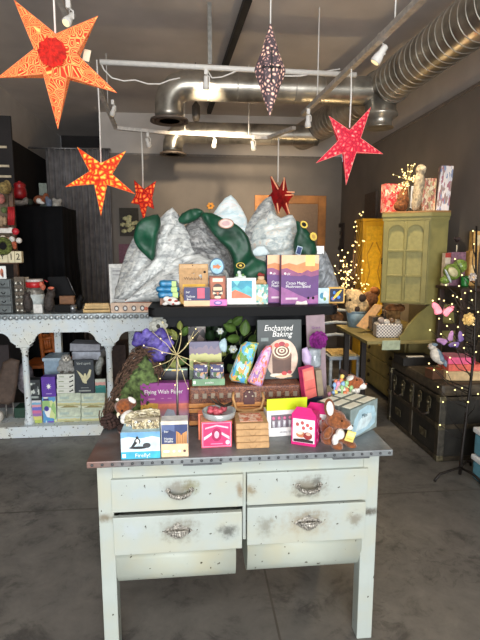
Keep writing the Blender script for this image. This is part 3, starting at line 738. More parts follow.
rkC = rock('rock_ice', [(168, 196, 204), (206, 226, 230), (232, 238, 236), (226, 206, 196)], 22, .3)
rkD = rock('rock_grey', [(76, 78, 80), (136, 138, 138), (180, 180, 174), (212, 208, 200)], 34, .9)
rkE = rock('rock_snow', [(128, 136, 136), (184, 194, 194), (222, 226, 220), (222, 192, 170)], 26, .2)
plast = M((150, 154, 158), .35, var=.3, scale=24, bump=.5)
mt = thing('mountain_display', 'grey and white crumpled paper mountain range on the black riser', 'mountain model', (.2, 2.370, SZ)); mo = Vector(mt.location)
def peak(pts, Y, mat, depth, R, amp, seed, streak, freq=9):
    o = Vector((mo.x, Y, mo.z)); return inflate('peak', W2(pts, Y, o), mat, mt, depth, .5, R*1.15, .0075, amp*1.5, freq*1.25, seed, streak, True, True, .001, loc=(0, Y-mo.y, 0), round_=1, tent=.85)
peak([(114, 306), (117, 285), (121, 268), (127, 250), (133, 238), (139, 234), (150, 240), (150, 306)], 2.522, rkD, .07, .09, .012, 1, 1.1)
peak([(118, 306), (124, 287), (131, 268), (139, 250), (150, 230), (160, 218), (167, 211), (172.5, 207.5), (177, 213), (183, 223), (191, 238), (198, 247), (206, 262), (214, 275), (220, 306)], 2.484, rkA, .13, .16, .022, 2, .9)
peak([(124, 306), (134, 294), (146, 283), (160, 271), (174, 260), (186, 255), (199, 254), (207, 258), (217, 262), (226, 270), (234, 285), (240, 306)], 2.361, rkA, .085, .07, .018, 3, .55)
peak([(180, 306), (181, 262), (180, 240), (186, 226), (193, 216), (199, 212), (206, 213), (214, 221), (221, 233), (227, 247), (233, 262), (240, 306)], 2.541, rkB, .13, .13, .03, 4, -.8)
peak([(208, 306), (210, 230), (213, 214), (219, 205), (225, 198), (231, 195), (236, 200), (242, 209), (247, 219), (249, 240), (250, 306)], 2.654, rkC, .07, .09, .012, 5, .3)
peak([(236, 306), (241, 240), (245, 229), (252, 216), (259, 205), (266, 198), (271, 196), (273, 202), (275, 210), (279, 222), (283, 306)], 2.635, rkD, .08, .08, .016, 6, .9)
peak([(246, 306), (249, 250), (251, 238), (255, 226), (261, 219), (268, 213), (271.5, 210.5), (276, 215), (281, 218), (288, 215), (292.5, 215), (296, 221), (299, 232), (301, 246), (305, 260), (310, 306)], 2.579, rkE, .13, .12, .02, 7, .25)
peak([(300, 306), (305, 256), (314, 247), (322, 246), (327, 254), (333, 268), (338, 284), (341, 306)], 2.598, plast, .07, .09, .022, 8, 1.0, 14)
# green scout-like cloths draped between the peaks
felt = M((10, 66, 44), .5, var=.3, scale=12, key='green_cloth')
def cloth(label, pts, Y, depth, fold=.006, ff=90, fa=.6, seed=0, R=.05):
    o = at(*pts[0], Y); c = inflate('green_cloth', W2(pts, Y, o), felt, None, depth*.6, .3, R*.5, .0065, .006, 10, seed, None, False, True, None, fold=fold*1.801, foldf=ff, foldang=fa, loc=o); c.name = 'green_cloth'
    return tag(c, label, 'cloth', None), o
G1, o1 = cloth('green cloth hanging furthest left over the pale peak', [(133.5, 238), (136, 226), (141, 219), (149, 216), (158, 214.5), (161, 224), (158, 236), (156, 247), (155, 256), (152, 261), (144, 254), (138, 248)], 2.370, .05, .006, 34, 1.0, 1)
G2, o2 = cloth('small green cloth tucked behind the top of the dark middle peak', [(178, 219), (183, 213), (190, 209.5), (198, 208.5), (204, 212), (200, 217), (192, 222), (185, 224), (180, 223)], 2.465, .03, .004, 40, .3, 2)
G3, o3 = cloth('long green cloth with badges flowing down the centre of the mountains', [(201, 213), (212, 213), (224, 219), (234, 223), (242, 229), (249, 238), (252, 250), (256, 258), (264, 261), (270, 268), (269, 280), (258, 287), (238, 287), (234, 276), (233, 262), (228, 250), (219, 241), (210, 230), (203, 221)], 2.342, .05, .007, 36, -.5, 3)
G4, o4 = cloth('green cloth with yellow badges at the right of the white peak', [(296, 221), (301, 223), (307, 230), (313, 238), (316.5, 247), (316.5, 256), (309, 262), (300, 260), (294, 252), (294, 240), (297, 231)], 2.427, .05, .005, 40, 1.0, 4)
def badge(cloth_, o, px, py, Y, rx, ry, ms, sq=False, rot=0):
    s = (at(px+1, py, Y)-at(px, py, Y)).x; p = at(px, py, Y)-o
    bm = bmesh.new()
    for i, (m, k) in enumerate(ms):
        pts = [(p.x+x, p.z+z) for x, z in ([(-rx*s*k, -ry*s*k), (rx*s*k, -ry*s*k), (rx*s*k, ry*s*k), (-rx*s*k, ry*s*k)] if sq else El(0, 0, rx*s*k, ry*s*k, 20))]
        if rot: pts = [(p.x+(x-p.x)*math.cos(rot)-(z-p.z)*math.sin(rot), p.z+(x-p.x)*math.sin(rot)+(z-p.z)*math.cos(rot)) for x, z in pts]
        prism(bm, pts, p.y-.0012*(i+1), p.y+.004, i)
    return link('badge', bm, [m for m, k in ms], cloth_)
yel = M((222, 190, 70), .6, key='badge_yellow')
badge(G3, o3, 226, 223.5, 2.270, 8, 5, [(M((150, 110, 84), .7), 1), (M((228, 196, 186), .7), .85), (M((196, 160, 160), .7), .5)])
badge(G3, o3, 240.5, 265.5, 2.275, 4.5, 3, [(yel, 1), (BLACK, .8), (yel, .35)])
badge(G4, o4, 304, 224.5, 2.361, 4, 3.2, [(yel, 1), (BLACK, .6)], rot=-.7)
badge(G4, o4, 313.5, 236.5, 2.370, 3.4, 4.2, [(yel, 1), (M((190, 150, 60), .6), .5)], rot=.4)
badge(G4, o4, 299, 250.5, 2.361, 2.654, 4.2, [(M((190, 210, 226), .6), 1), (M((40, 60, 110), .6), .8)], True, -.25)
sgn = carton('card_sign', 'small white card standing on top of the grey plastic peak at the right', 'card', (316, 324, 246, 254), .003, PRINTW, Y=2.560)
w_ = thing('paper_note', 'folded pale blue paper scrap at the foot of the white peak', 'paper', at(260, 255, 2.370)); o = Vector(w_.location)
inflate('paper_sheet', W2([(250, 253), (257, 247), (264, 246), (270, 254), (262, 256), (254, 256)], 2.370, o), M((206, 220, 222), .7), w_, .008, .3, .02, .006, .002, 30)
t = thing('silk_flower', 'small orange flower tucked beside the ice blue peak', 'flower', at(210.5, 206, 2.560)); bm = bmesh.new()
for k in range(6): ball(bm, (.012*math.cos(k*1.05), -.004, .012*math.sin(k*1.05)), (.01, .005, .008), 1)
link('petals', bm, M((226, 146, 50), .6), t); tube('stem', [(0, 0, 0), (-.01, 0, -.05)], .002, M((90, 110, 50), .6), t, 6)
# ================================================================ goods along the front of the riser shelf
navy = M((44, 42, 92), .5, key='navy'); kraft = M((190, 150, 104), .7, var=.1, scale=50, key='kraft'); peach = M((236, 190, 148), .5, var=.04, key='peach'); pinkp = M((226, 96, 146), .5, var=.05, key='pink_print')
teal = M((70, 172, 180), .5, var=.1, key='teal'); SY = 2.190
# pouches on a pile
for i, (x0, x1, yt, yb, r, lb) in enumerate(((159, 179, 291, 298, 3, 'lowest blue pouch in the pile at the left end of the shelf'), (157, 179, 286, 292, -3, 'middle blue pouch in the pile at the left end of the shelf'), (160, 177, 280, 287, 4, 'topmost blue pouch in the pile at the left end of the shelf'))):
    p = at((x0+x1)/2, yb, SY+.03); s = (at(x1, yb, SY+.03)-at(x0, yb, SY+.03)).x/2; h = (at(x0, yt, SY+.03)-at(x0, yb, SY+.03)).z
    t = thing('pouch', lb, 'pouch', p, math.radians(r), 'blue pouches on the shelf')
    inflate('pouch_body', [(-s, 0), (s*.4, 0), (s, h*.1), (s, h*.9), (0, h), (-s, h*.95)], M((52, 128, 172), .35, var=.25, scale=30), t, .03, 1.2, .012, .006, .003, 40, i)
    box('pouch_label', s*.35, s*.9, -.036, -.028, h*.1, h*.9, M((170, 196, 120), .5), t, .001)
    if i == 0:
        box('support_box', -s*.9, s*.9, .0, .05, SZ-p.z+.001, -.001, M((150, 110, 90), .6), t)
t = thing('soft_toy', 'small white and red plush toy in front of the blue pouches', 'toy', at(172, 305, SY-.02)); t.location.z = SZ; o = Vector(t.location)
blob('body', pb(o, SY-.02, [(172, 301, 0, 6, 4.5, 4), (167, 299, 0, 4, 3, 3), (177, 303, 0, 4, 2.275, 3), (165, 304, 0, 3, 1.6, 2)]), M((226, 220, 212), .9), t, .003)
blob('red_trim', pb(o, SY-.032, [(170, 300, 0, 2.275, 1.4, 2), (176, 301, 0, 2.370, 1, 2), (173, 304, 0, 1.5, 1, 2)]), M((170, 60, 46), .8), t, .002)
t = blob('ornament', pb(at(183, 303, SY-.02), SY-.02, [(182, 300, 0, 2.370, 4, 2), (184, 303, 0, 2, 2, 2), (181, 296, 0, 1.4, 2.370, 1.4)]), M((176, 136, 70), .6), None, .002); t.location = at(183, 303, SY-.02); tag(t, 'small tan twisted ornament between the white plush toy and the navy box', 'ornament')
carton('kraft_pouch', 'tall kraft paper pouch with a yellow band behind the navy and pink box', 'pouch', (179.5, 208.5, 264, 304), .03, kraft, Y=SY+.06, z=SZ, rz=2,
       prints=[(M((206, 168, 122), .6), Rc(.04, .9, .96, .985)), (M((228, 176, 60), .6), Rc(.12, .38, .9, .5)), (M((196, 130, 70), .6), Rc(.12, .34, .9, .38)), (BLACK, El(.88, .8, .045, .03)), (BLACK, El(.47, .965, .02, .012))],
       words=[('oat', .47, .78, .06, M((90, 64, 40), .6)), ('Wakanka', .48, .64, .11, M((92, 66, 42), .6), 1.1)])
carton('chocolate_box', 'navy and pink box with a peach base and white lettering on the riser shelf', 'box', (184, 210, 287.5, 308), .05, navy, top=M((222, 214, 206), .5), Y=SY-.03, z=SZ, prints=[(peach, Rc(0, 0, 1, .3)), (M((228, 84, 110), .5), Rc(.52, .42, .8, .97)), (navy, Rc(.8, .3, 1, 1))],
       words=[('bar', .16, .76, .16, PRINTW), ('Yellow', .26, .52, .17, PRINTW), ('Box', .2, .38, .15, PRINTW)])
carton('cocoa_box', 'brown box printed with a cream mask face beside the navy box', 'box', (209.5, 226, 276, 304), .05, M((126, 66, 40), .5), Y=SY+.02, z=SZ, prints=[(M((176, 96, 60), .5), Rc(.08, .05, .92, .95)), (M((240, 222, 196), .5), Rc(.2, .8, .82, .92)), (M((60, 34, 24), .5), El(.5, .5, .33, .24)), (M((238, 200, 160), .5), Rc(.24, .5, .76, .62)), (M((238, 214, 180), .5), [(.22, .46), (.45, .4), (.2, .36)]), (M((238, 214, 180), .5), [(.78, .46), (.55, .4), (.8, .36)]), (M((228, 130, 90), .5), [(.42, .44), (.58, .44), (.5, .32)]), (M((240, 226, 200), .5), El(.5, .26, .2, .05))])
carton('soap_box', 'low bright pink box at the foot of the brown mask box', 'box', (209, 227, 299.5, 306.5), .025, M((232, 120, 190), .5), Y=SY-.03, z=SZ, prints=[(M((120, 90, 170), .5), El(.5, .5, .24, .36)), (M((210, 170, 220), .5), El(.5, .5, .15, .2))])
t = thing('oval_card', 'oval pale blue card with an orange bird standing behind the brown mask box', 'card', at(217, 275, SY+.10)); o = Vector(t.location)
bm = bmesh.new(); s = (at(218, 266, SY+.10)-at(217, 266, SY+.10)).x; prism(bm, El(0, 8.5*s, 7.5*s, 8.5*s, 28), 0, .006); link('card', bm, M((54, 92, 120), .5), t)
bm = bmesh.new(); prism(bm, El(0, 8.5*s, 6.3*s, 7.2*s, 28), -.001, 0); link('printed_design', bm, M((150, 196, 214), .5, var=.2), t)
bm = bmesh.new(); prism(bm, [(-4*s, 6.5*s), (-1*s, 7*s), (2*s, 6*s), (4.5*s, 9*s), (2*s, 9.5*s), (1*s, 11*s), (-1*s, 9.5*s), (-4*s, 10*s)], -.002, -.001); link('bird_motif', bm, M((206, 120, 60), .5), t)
box('stand', -.012, .012, .006, .03, SZ-o.z+.001, .03, BLACK, t)
carton('framed_print', 'white framed print of teal water and an orange slope on the shelf', 'print', (227, 256, 278, 305), .02, PRINTW, Y=SY+.02, z=SZ, rz=-1, prints=[(M((222, 232, 232), .5), Rc(.06, .18, .94, .96)), (M((84, 182, 190), .5), Rc(.16, .24, .86, .9)), (M((50, 150, 176), .5), [(.16, .6), (.3, .7), (.5, .55), (.7, .72), (.86, .6), (.86, .9), (.16, .9)]), (M((120, 206, 206), .5), [(.2, .9), (.35, .7), (.45, .9)]), (M((232, 120, 84), .5), [(.16, .24), (.86, .24), (.78, .32), (.5, .46), (.28, .56), (.16, .48)]), (M((206, 208, 206), .5), Rc(.1, .1, .9, .12))])
t = thing('figurine', 'small white and green figurine perched on the framed print', 'figurine', at(240, 279, SY+.035)); o = Vector(t.location)
blob('body', pb(o, SY+.035, [(240, 276, 0, 3.5, 2.275, 2.275), (236, 278, 0, 2.370, 1.4, 2), (244, 277, 0, 2.370, 1.6, 2), (239, 272.5, 0, 2.086, 2, 2)]), M((214, 222, 214), .6), t, .002); blob('leaf', pb(o, SY+.02, [(237, 275, 0, 1.4, 1.6, 1), (243, 275, 0, 1.4, 1.4, 1)]), M((110, 150, 90), .6), t, .0015)
carton('card_box', 'pale teal patterned card box between the framed print and the purple bags', 'box', (255.5, 268, 284.5, 305), .03, art_cells('tealcard', [(150, 196, 186), (200, 220, 210), (232, 232, 222), (96, 160, 150), (214, 190, 150)], 7), Y=SY+.02, z=SZ)
t = thing('gnome_figure', 'small gnome in a red cap standing on the pale teal card box', 'figurine', at(261, 285, SY+.03)); o = Vector(t.location)
blob('body', pb(o, SY+.03, [(261, 281.5, 0, 5, 3, 3), (257, 283, 0, 2, 1.4, 2), (265, 283, 0, 2, 1.4, 2)]), M((196, 150, 100), .7), t, .002)
blob('face', pb(o, SY+.03, [(261, 278, 0, 3.6, 3, 3)]), M((226, 190, 150), .6), t, .002); blob('cap', pb(o, SY+.03, [(261, 275, 0, 4, 1.706, 3.4), (260, 273.6, 0, 2.086, 1.2, 2)]), M((150, 50, 44), .7), t, .002)
purp = M((96, 54, 118), .5, var=.06); 
def cacao(label, px, Y, first):
    sun = M((244, 192, 150), .5, var=.05, key='sunset'); o = carton('cocoa_pouch', label, 'pouch', px, .05, M((110, 72, 120), .5), Y=Y, z=SZ, group='purple cocoa pouches', front=purp,
      prints=[(sun, Rc(.0, .68, 1, 1)), (M((226, 140, 84), .5), [(0, .66), (1, .62), (1, .82), (.86, .84), (.72, .88), (.55, .84), (.4, .8), (.2, .84), (0, .8)]), (M((146, 78, 120), .5), [(0, .6), (1, .55), (1, .71), (.8, .66), (.7, .7), (.5, .62), (.3, .69), (.14, .74), (0, .72)]), (purp, [(0, .0), (1, .0), (1, .6), (.8, .56), (.6, .6), (.4, .54), (.2, .6), (0, .58)]), (M((158, 92, 150), .5), [(0, .02), (1, .02), (1, .2), (.7, .12), (.4, .22), (.2, .3), (0, .36)]),
              (M((232, 216, 130), .6), Rc(.64, .78, .89, 1)) if first else (sun, Rc(.8, .9, .81, .91)), (PRINTW, El(.1, .63, .028, .022)), (M((220, 200, 210), .6), Rc(.12, .1, .44, .14)), (M((238, 230, 220), .6), [(.38, .0), (.42, .07), (.55, .05), (.68, .08), (.72, 0)]), (BLACK, El(.86, .13, .035, .03)), (BLACK, El(.73, .13, .03, .026))],
      words=[('clr', .19, .62, .07, PRINTW), ('Cacao Magic:', .4, .435, .085, PRINTW, .95), ('Mushroom Blend', .45, .365, .085, PRINTW, .86)])
    return o
cacao('purple and orange cocoa pouch with a yellow sticker, in front of its twin', (281, 318, 255, 306), SY+.0, True)
cacao('purple and orange cocoa pouch half hidden behind its twin', (267, 303, 255, 305), SY+.065, False)
carton('post_card', 'small pale blue card standing right of the purple cocoa pouches', 'card', (318, 329, 288, 302), .02, M((190, 214, 222), .5), Y=SY+.02, z=SZ, prints=[(M((60, 140, 170), .5), El(.35, .5, .2, .2)), (M((232, 236, 230), .5), El(.65, .55, .2, .25)), (M((120, 150, 80), .5), El(.6, .3, .12, .12))])
p = carton('rocket_patch', 'square navy patch with a yellow rocket at the right end of the shelf', 'patch', (329.5, 346.5, 287, 302), .012, M((222, 176, 96), .6), Y=SY+.02, z=SZ, bev=.004, dx=-.008, prints=[(M((28, 34, 58), .6), [(.1, .14), (.14, .1), (.86, .1), (.9, .14), (.9, .86), (.86, .9), (.14, .9), (.1, .86)]), (M((64, 120, 200), .6), El(.3, .3, .12, .12)), (M((64, 120, 200), .6), El(.62, .38, .1, .1)), (M((64, 120, 200), .6), El(.36, .66, .08, .1)), (M((240, 200, 70), .6), [(.24, .26), (.3, .22), (.6, .48), (.8, .8), (.76, .84), (.5, .66)]), (M((230, 120, 60), .6), [(.24, .26), (.3, .22), (.36, .3), (.3, .34)])])
# ================================================================ inside and before the riser
sc_ = atz(245, 386, TT+.2)
SUY = 1.972; SUZ = at(245, 385.5, SUY).z
x0, x1 = at(189, 390, SUY).x, at(302, 390, SUY).x
t = thing('suitcase', 'brown woven wicker suitcase with leather tab standing under the riser', 'suitcase', ((x0+x1)/2, SUY, TT)); o = Vector(t.location); w_ = (x1-x0)/2; h_ = SUZ-TT
wov = art_cells('woven_brown', [(92, 52, 40), (122, 74, 52), (146, 92, 62), (74, 42, 34)], 46, .5, (1, .3, .5))
bm = bmesh.new(); addbox(bm, -w_, w_, 0, .215, 0, h_, .012, seg=3); link('body', bm, wov, t)
bm = bmesh.new(); sq = M((150, 136, 118), .6)
n = 13
for i in range(n): x = -w_+.03+(2*w_-.06)*i/(n-1); addbox(bm, x-.009, x+.009, -.003, .003, h_-.052, h_-.03, .001)
link('check_band', bm, sq, t)
tan = M((196, 132, 70), .5, var=.15, scale=40, key='tan_leather')
for z in (h_-.082, h_-.104, .02): box('strap_band', -w_-.002, w_+.002, -.006, .05, z-.009, z+.009, tan, t, .003)
hc = at(248, 402, SUY)-o; bm = bmesh.new(); s = .0043
hp = at(234, 394, SUY-.03)-o; hq = at(263, 394, SUY-.03)-o; m_ = at(248, 411, SUY-.03)-o
sweep(bm, [(hp.x, -.006, hp.z), (hp.x-.004, -.03, hp.z-.02), (hp.x+.008, -.035, m_.z+.012), (m_.x-.02, -.037, m_.z), (m_.x+.02, -.037, m_.z), (hq.x-.008, -.035, m_.z+.012), (hq.x+.004, -.03, hq.z-.02), (hq.x, -.006, hq.z)], [.005, .006, .006, .011, .011, .006, .006, .005], 10)
link('handle', bm, M((200, 152, 96), .5), t)
tabp = [(-5.5, -13), (5.5, -13), (5.5, -3), (3, 1), (-3, 1), (-5.5, -3)]; c_ = at(249, 391, SUY)-o
bm = bmesh.new(); prism(bm, [(c_.x+x*s, c_.z+z*s) for x, z in tabp], -.009, 0); link('leather_tab', bm, M((82, 44, 44), .5), t)
bm = bmesh.new(); [ball(bm, (c_.x+dx*s, -.01, c_.z+dz*s), .004, 1) for dx, dz in ((-3.4, -4.6), (3.4, -4.6), (0, -.5))]; link('stud', bm, CREAM, t)
# cookbook
bk = carton('cookbook', 'dark green cookbook with a spiral cake on its cover standing on the suitcase', 'book', (257.5, 302, 320, 379.5), .025, M((38, 46, 46), .5), front=M((42, 50, 50), .45, var=.05), Y=2.057, z=SUZ, rx=-6, bev=.002,
   prints=[(M((214, 186, 166), .6), El(.55, .34, .36, .33, 30)), (M((238, 206, 186), .6), El(.62, .36, .28, .3, 30)), (M((92, 62, 48), .5), [(.34, .1), (.75, .1), (.77, .42), (.33, .42)]), (M((128, 92, 72), .5), El(.55, .42, .215, .1)), (M((236, 224, 196), .5), El(.55, .47, .2, .12, 24)), (M((108, 66, 52), .5), El(.55, .47, .17, .1, 24)), (M((236, 224, 196), .5), El(.55, .475, .13, .075, 24)), (M((108, 66, 52), .5), El(.55, .475, .1, .056, 24)), (M((236, 224, 196), .5), El(.55, .48, .06, .034, 20)), (M((130, 40, 44), .5), El(.55, .48, .03, .018, 12)),
           (M((196, 70, 60), .5), El(.44, .57, .06, .04)), (M((170, 50, 66), .5), El(.55, .595, .07, .035)), (M((220, 110, 90), .5), El(.66, .57, .05, .035)), (M((196, 60, 60), .5), El(.6, .1, .06, .035)), (M((170, 46, 60), .5), El(.72, .12, .05, .03)), (M((236, 226, 206), .5), El(.4, .07, .12, .03)), (M((222, 190, 150), .5), El(.58, .05, .2, .02)), (M((120, 132, 130), .5), Rc(.08, .64, .25, .7))],
   words=[('Enchanted', .47, .855, .135, PRINTW, .85, .25), ('Baking', .55, .755, .135, PRINTW, .95, .25)])
# mauve board behind the purple flower
carton('poster_board', 'dusty mauve display board at the right end beneath the riser shelf', 'board', (309, 327, 315, 424), .012, M((146, 126, 132), .6, var=.06), Y=2.086, z=TT, rz=0, ry=-3, words=[('Grace', .5, .88, .035, M((120, 60, 130), .6))])
def flower(name, label, c, petals, cen, n=9, r=.04, layers=3, group=None, tilt=(.0, -.6, .2), stem=.12, sm=None):
    t = thing(name, label, 'flower', c, group=group); rn = random.Random(len(label))
    for l in range(layers):
        bm = bmesh.new(); rr = r*(1-.25*l)
        for k in range(n):
            a = 2*math.pi*(k+.5*l)/n+rn.uniform(-.15, .15); ca, sa = math.cos(a), math.sin(a)
            pts = []
            for u in range(5):
                f = u/4; wd = rr*.42*math.sin(math.pi*(.12+.8*f)); y = -.006-.012*l-rr*.35*f*f*(.3+.5*l)+rn.uniform(-.002, .002)
                pts.append([(rr*f*ca-wd*sa*s_, y+.004*abs(s_), rr*f*sa+wd*ca*s_) for s_ in (-1, 0, 1)])
            V = [[bm.verts.new(p) for p in row] for row in pts]
            for a_, b_ in zip(V, V[1:]):
                for i in (0, 1): bm.faces.new((a_[i], a_[i+1], b_[i+1], b_[i])).smooth = True
        bmesh.ops.solidify(bm, geom=bm.faces[:], thickness=.0012)
        link('petal_ring', bm, petals, t)
    bm = bmesh.new(); ball(bm, (0, -.02, 0), (r*.22, r*.15, r*.22), 2); link('flower_centre', bm, cen, t)
    if stem: tube('stem', [(0, 0, 0), (.005, .02, -stem*.5), (.0, .03, -stem)], .0025, sm or M((84, 112, 60), .6), t, 6)
    return t
flower('dahlia', 'magenta purple dahlia flower in front of the mauve board', at(318, 340, 2.029), M((158, 46, 150), .6, var=.3, scale=60), M((110, 30, 100), .6), 14, .042, 4, stem=.14)
flower('anemone', 'white anemone flower with a dark eye above the violet iris', at(158.5, 325.5, 2.180), M((222, 222, 212), .6), M((60, 58, 50), .6), 9, .043, 2, stem=.2)
t = thing('iris_flower', 'ruffled violet blue iris flower left of the riser', 'flower', at(154, 345, 2.105)); o = Vector(t.location); rn = random.Random(5)
vio = [M((70, 58, 130), .6, var=.4, scale=40), M((98, 86, 160), .6, var=.3, scale=40)]
for i, (px, py, a, r) in enumerate(((140, 340, 2.465, 9), (147, 336, 1.706, 8), (160, 336, 1.2, 9), (167, 343, .2, 8), (150, 346, 3.6, 9), (163, 350, 5.4, 9), (157, 356, 4.7, 9), (154, 342, 1.5, 8))):
    p = at(px, py, 2.105-.004*i)-o; s = .0045*r
    pts = [(p.x+s*(1+.18*math.sin(k*1.991+i))*math.cos(k*math.pi/6)*.9, p.z+s*(.8+.2*math.cos(k*1.7+i))*math.sin(k*math.pi/6)) for k in range(12)]
    inflate('petal', pts, vio[i % 2], t, .016, -.5, .02, .007, .006, 40, i, fold=.004, foldf=160, foldang=a, loc=(0, p.y, 0))
tube('stem', [(0, .01, -.02), (.01, .04, -.12), (.02, .05, -.25)], .003, M((84, 112, 60), .6), t, 6)
# foliage sprays
lf1 = M((96, 128, 58), .5, var=.3, scale=20); lf2 = M((36, 62, 32), .5, var=.3, scale=20); lf3 = M((168, 176, 92), .5, var=.2, scale=20)
def leaf(bm, c, d, L, wd, mi=0, up=(0, -1, 0)):
    d = Vector(d).normalized(); s = d.cross(Vector(up)).normalized(); n = s.cross(d); c = Vector(c); rows = []
    for i in range(6):
        f = i/5; ww = wd*math.sin(math.pi*min(.98, .03+f*.95))**.8; q = c+d*L*f+n*(-.25*L*f*f)
        rows.append([bm.verts.new(q-s*ww+n*.18*ww), bm.verts.new(q), bm.verts.new(q+s*ww+n*.18*ww)])
    for a, b in zip(rows, rows[1:]):
        for i in (0, 1):
            f = bm.faces.new((a[i], a[i+1], b[i+1], b[i])); f.smooth = True; f.material_index = mi
def spray(label, base, Y, leaves, stems, ms, name='leaf_spray'):
    t = thing(name, label, 'greenery', base); o = Vector(base); bm = bmesh.new()
    for px, py, dx, dz, L, mi in leaves: leaf(bm, at(px, py, Y)-o, (dx, random.uniform(-.5, -.1), dz), L*.0048, L*.0016, mi)
    bmesh.ops.solidify(bm, geom=bm.faces[:], thickness=.0008); link('leaves', bm, ms, t)
    bm = bmesh.new()
    for path in stems: sweep(bm, [at(x, y, Y+.01)-o for x, y in path], .002, 5)
    link('stem', bm, M((98, 104, 60), .6), t); return t
spray('green leaf spray rising behind the bright storybook pouches', at(245, 372, 2.199), 2.199, [(236, 330, -.6, .3, 14, 0), (232, 325, .7, .6, 13, 0), (228, 330, .3, 1, 11, 0), (240, 338, -.9, 0, 14, 0), (244, 336, .1, 1, 16, 0), (248, 340, 1, .2, 14, 0), (238, 350, -.8, .2, 14, 0), (232, 358, .8, .3, 13, 0), (228, 364, .5, -.7, 12, 0), (226, 355, -.7, .5, 12, 2), (215, 336, .9, .4, 13, 1), (212, 342, -.2, .9, 13, 1), (222, 345, -.8, -.2, 12, 1), (205, 338, .6, .5, 11, 1), (252, 348, .9, -.1, 12, 1), (258, 330, .6, .7, 10, 1)], [[(245, 372), (242, 350), (236, 330), (230, 322)], [(244, 360), (228, 350), (210, 338)], [(245, 365), (250, 345), (256, 330)]], [lf1, lf2, lf3])
spray('low green leaves behind the flying wish paper box at the left', at(165, 388, 2.180), 2.180, [(160, 362, -.9, .2, 12, 0), (170, 366, .9, .3, 13, 2), (166, 368, -.5, .6, 10, 1), (178, 364, .8, .5, 10, 0), (176, 340, -.4, .9, 11, 2), (182, 336, .5, .9, 11, 0), (172, 334, -.9, .5, 9, 2), (184, 346, .7, .2, 11, 1), (180, 330, .0, 1, 9, 2)], [[(165, 388), (168, 366), (176, 345), (180, 332)]], [lf1, lf2, lf3])
spray('dark greenery filling the gap beneath the riser shelf', at(215, 372, 2.323), 2.323, [(x, y, math.cos(a), math.sin(a), 13, 1) for x, y, a in ((200, 330, .4), (206, 345, 2.370), (214, 332, 1.2), (220, 340, 0), (224, 330, 2), (236, 345, 1), (252, 338, .2), (256, 350, 2.654), (194, 340, 1.7), (212, 352, .3), (228, 352, 2.560), (246, 328, 2.9))], [[(215, 372), (212, 345), (205, 330)], [(215, 370), (235, 345), (252, 332)]], [lf1, lf2, lf3])
for lb, px, py, r in (('small white blossom beside the green leaf spray', 233, 349, .02), ('tiny white blossom high among the dark leaves', 220, 331, .016), ('pale cream blossom low by the storybook pouch', 238, 366, .014)):
    flower('blossom', lb, at(px, py, 2.124), M((226, 232, 228), .6), M((220, 210, 150), .6), 6, r, 2, stem=.05)
t = thing('cloth_tag', 'pale blue folded tag hanging above the green puzzle carton', 'tag', at(223, 352, 2.086)); o = Vector(t.location)
inflate('folded_sheet', W2([(219, 343), (225, 338), (227, 345), (226, 352), (221, 351)], 2.086, o), M((178, 204, 214), .6), t, .006, .3, .02, .006, .003, 30)
# puzzle carton and bigger picture book behind it
pz = art_cells('puzzle_art', [(40, 40, 62), (62, 62, 92), (150, 150, 160), (70, 96, 60), (196, 150, 110), (30, 32, 46)], 7)
c = carton('puzzle_carton', 'green shelf carton holding two small dark puzzle boxes on the suitcase', 'carton', (192.5, 225, 379, 388), .045, M((120, 158, 122), .5), Y=SUY+.012, z=SUZ, words=[('puzzles', .52, .5, .42, PRINTW)], prints=[(PRINTW, Rc(.03, .3, .1, .75))])
for k, (a, b, lb) in enumerate(((193.5, 208, 'left one of the two small dark puzzle boxes in the green carton'), (210, 224, 'right one of the two small dark puzzle boxes in the green carton'))):
    carton('puzzle_box', lb, 'box', (a, b, 364, 385), .035, M((46, 46, 66), .5), front=pz, top=M((150, 110, 84), .6), Y=SUY+.016, z=SUZ+.004, group='puzzle boxes in the green carton', prints=[(M((64, 62, 104), .5), Rc(.05, .6, .95, .95)), (PRINTW, El(.85, .9, .07, .05))], words=[('mini', .45, .75, .18, PRINTW)])
carton('picture_book', 'wide picture book with a meadow cover behind the green puzzle carton', 'book', (189.5, 222, 342, 372), .03, M((96, 92, 112), .5), front=art_ramp('meadow', [(0, (70, 86, 50)), (.25, (150, 160, 84)), (.5, (186, 184, 116)), (.66, (120, 104, 120)), (.85, (92, 88, 116))], .16, 7), Y=2.086, z=SUZ, rx=-5)
carton('dark_book', 'dim upright book with pale spine marks at the left under the riser shelf', 'book', (188, 206, 325, 345), .03, M((86, 66, 62), .6), front=art_cells('dimbook', [(62, 44, 42), (120, 104, 98), (160, 150, 140), (40, 34, 34)], 4), Y=2.275)
st1 = art_cells('story1', [(110, 190, 220), (80, 160, 206), (120, 172, 80), (206, 200, 110), (86, 140, 60), (232, 160, 90), (160, 214, 230)], 9)
st2 = art_cells('story2', [(224, 150, 196), (206, 170, 214), (232, 120, 90), (214, 190, 214), (150, 110, 170), (236, 176, 150)], 10)
def pouch(label, quad, Y, m, dpt=.02, rz=0):
    o = at(*quad[0], Y); t = thing('story_pouch', label, 'pouch', o, group=None)
    f = inflate('pouch_body', W2(quad, Y, o), m, t, dpt, .6, .03, .008, .003, 12, 3, round_=1); return t
pouch('sky blue and green illustrated story pouch leaning on the suitcase', [(229, 377), (241, 345), (246, 341.5), (259, 343), (256, 352), (247, 385.5), (245, 384), (231, 381)], 2.010, st1)
pouch('pink and lilac illustrated story pouch leaning against the cookbook', [(247, 381), (261, 352), (266, 346), (272, 345), (272, 352), (262, 387), (260, 387.5), (249, 383)], 1.981, st2)
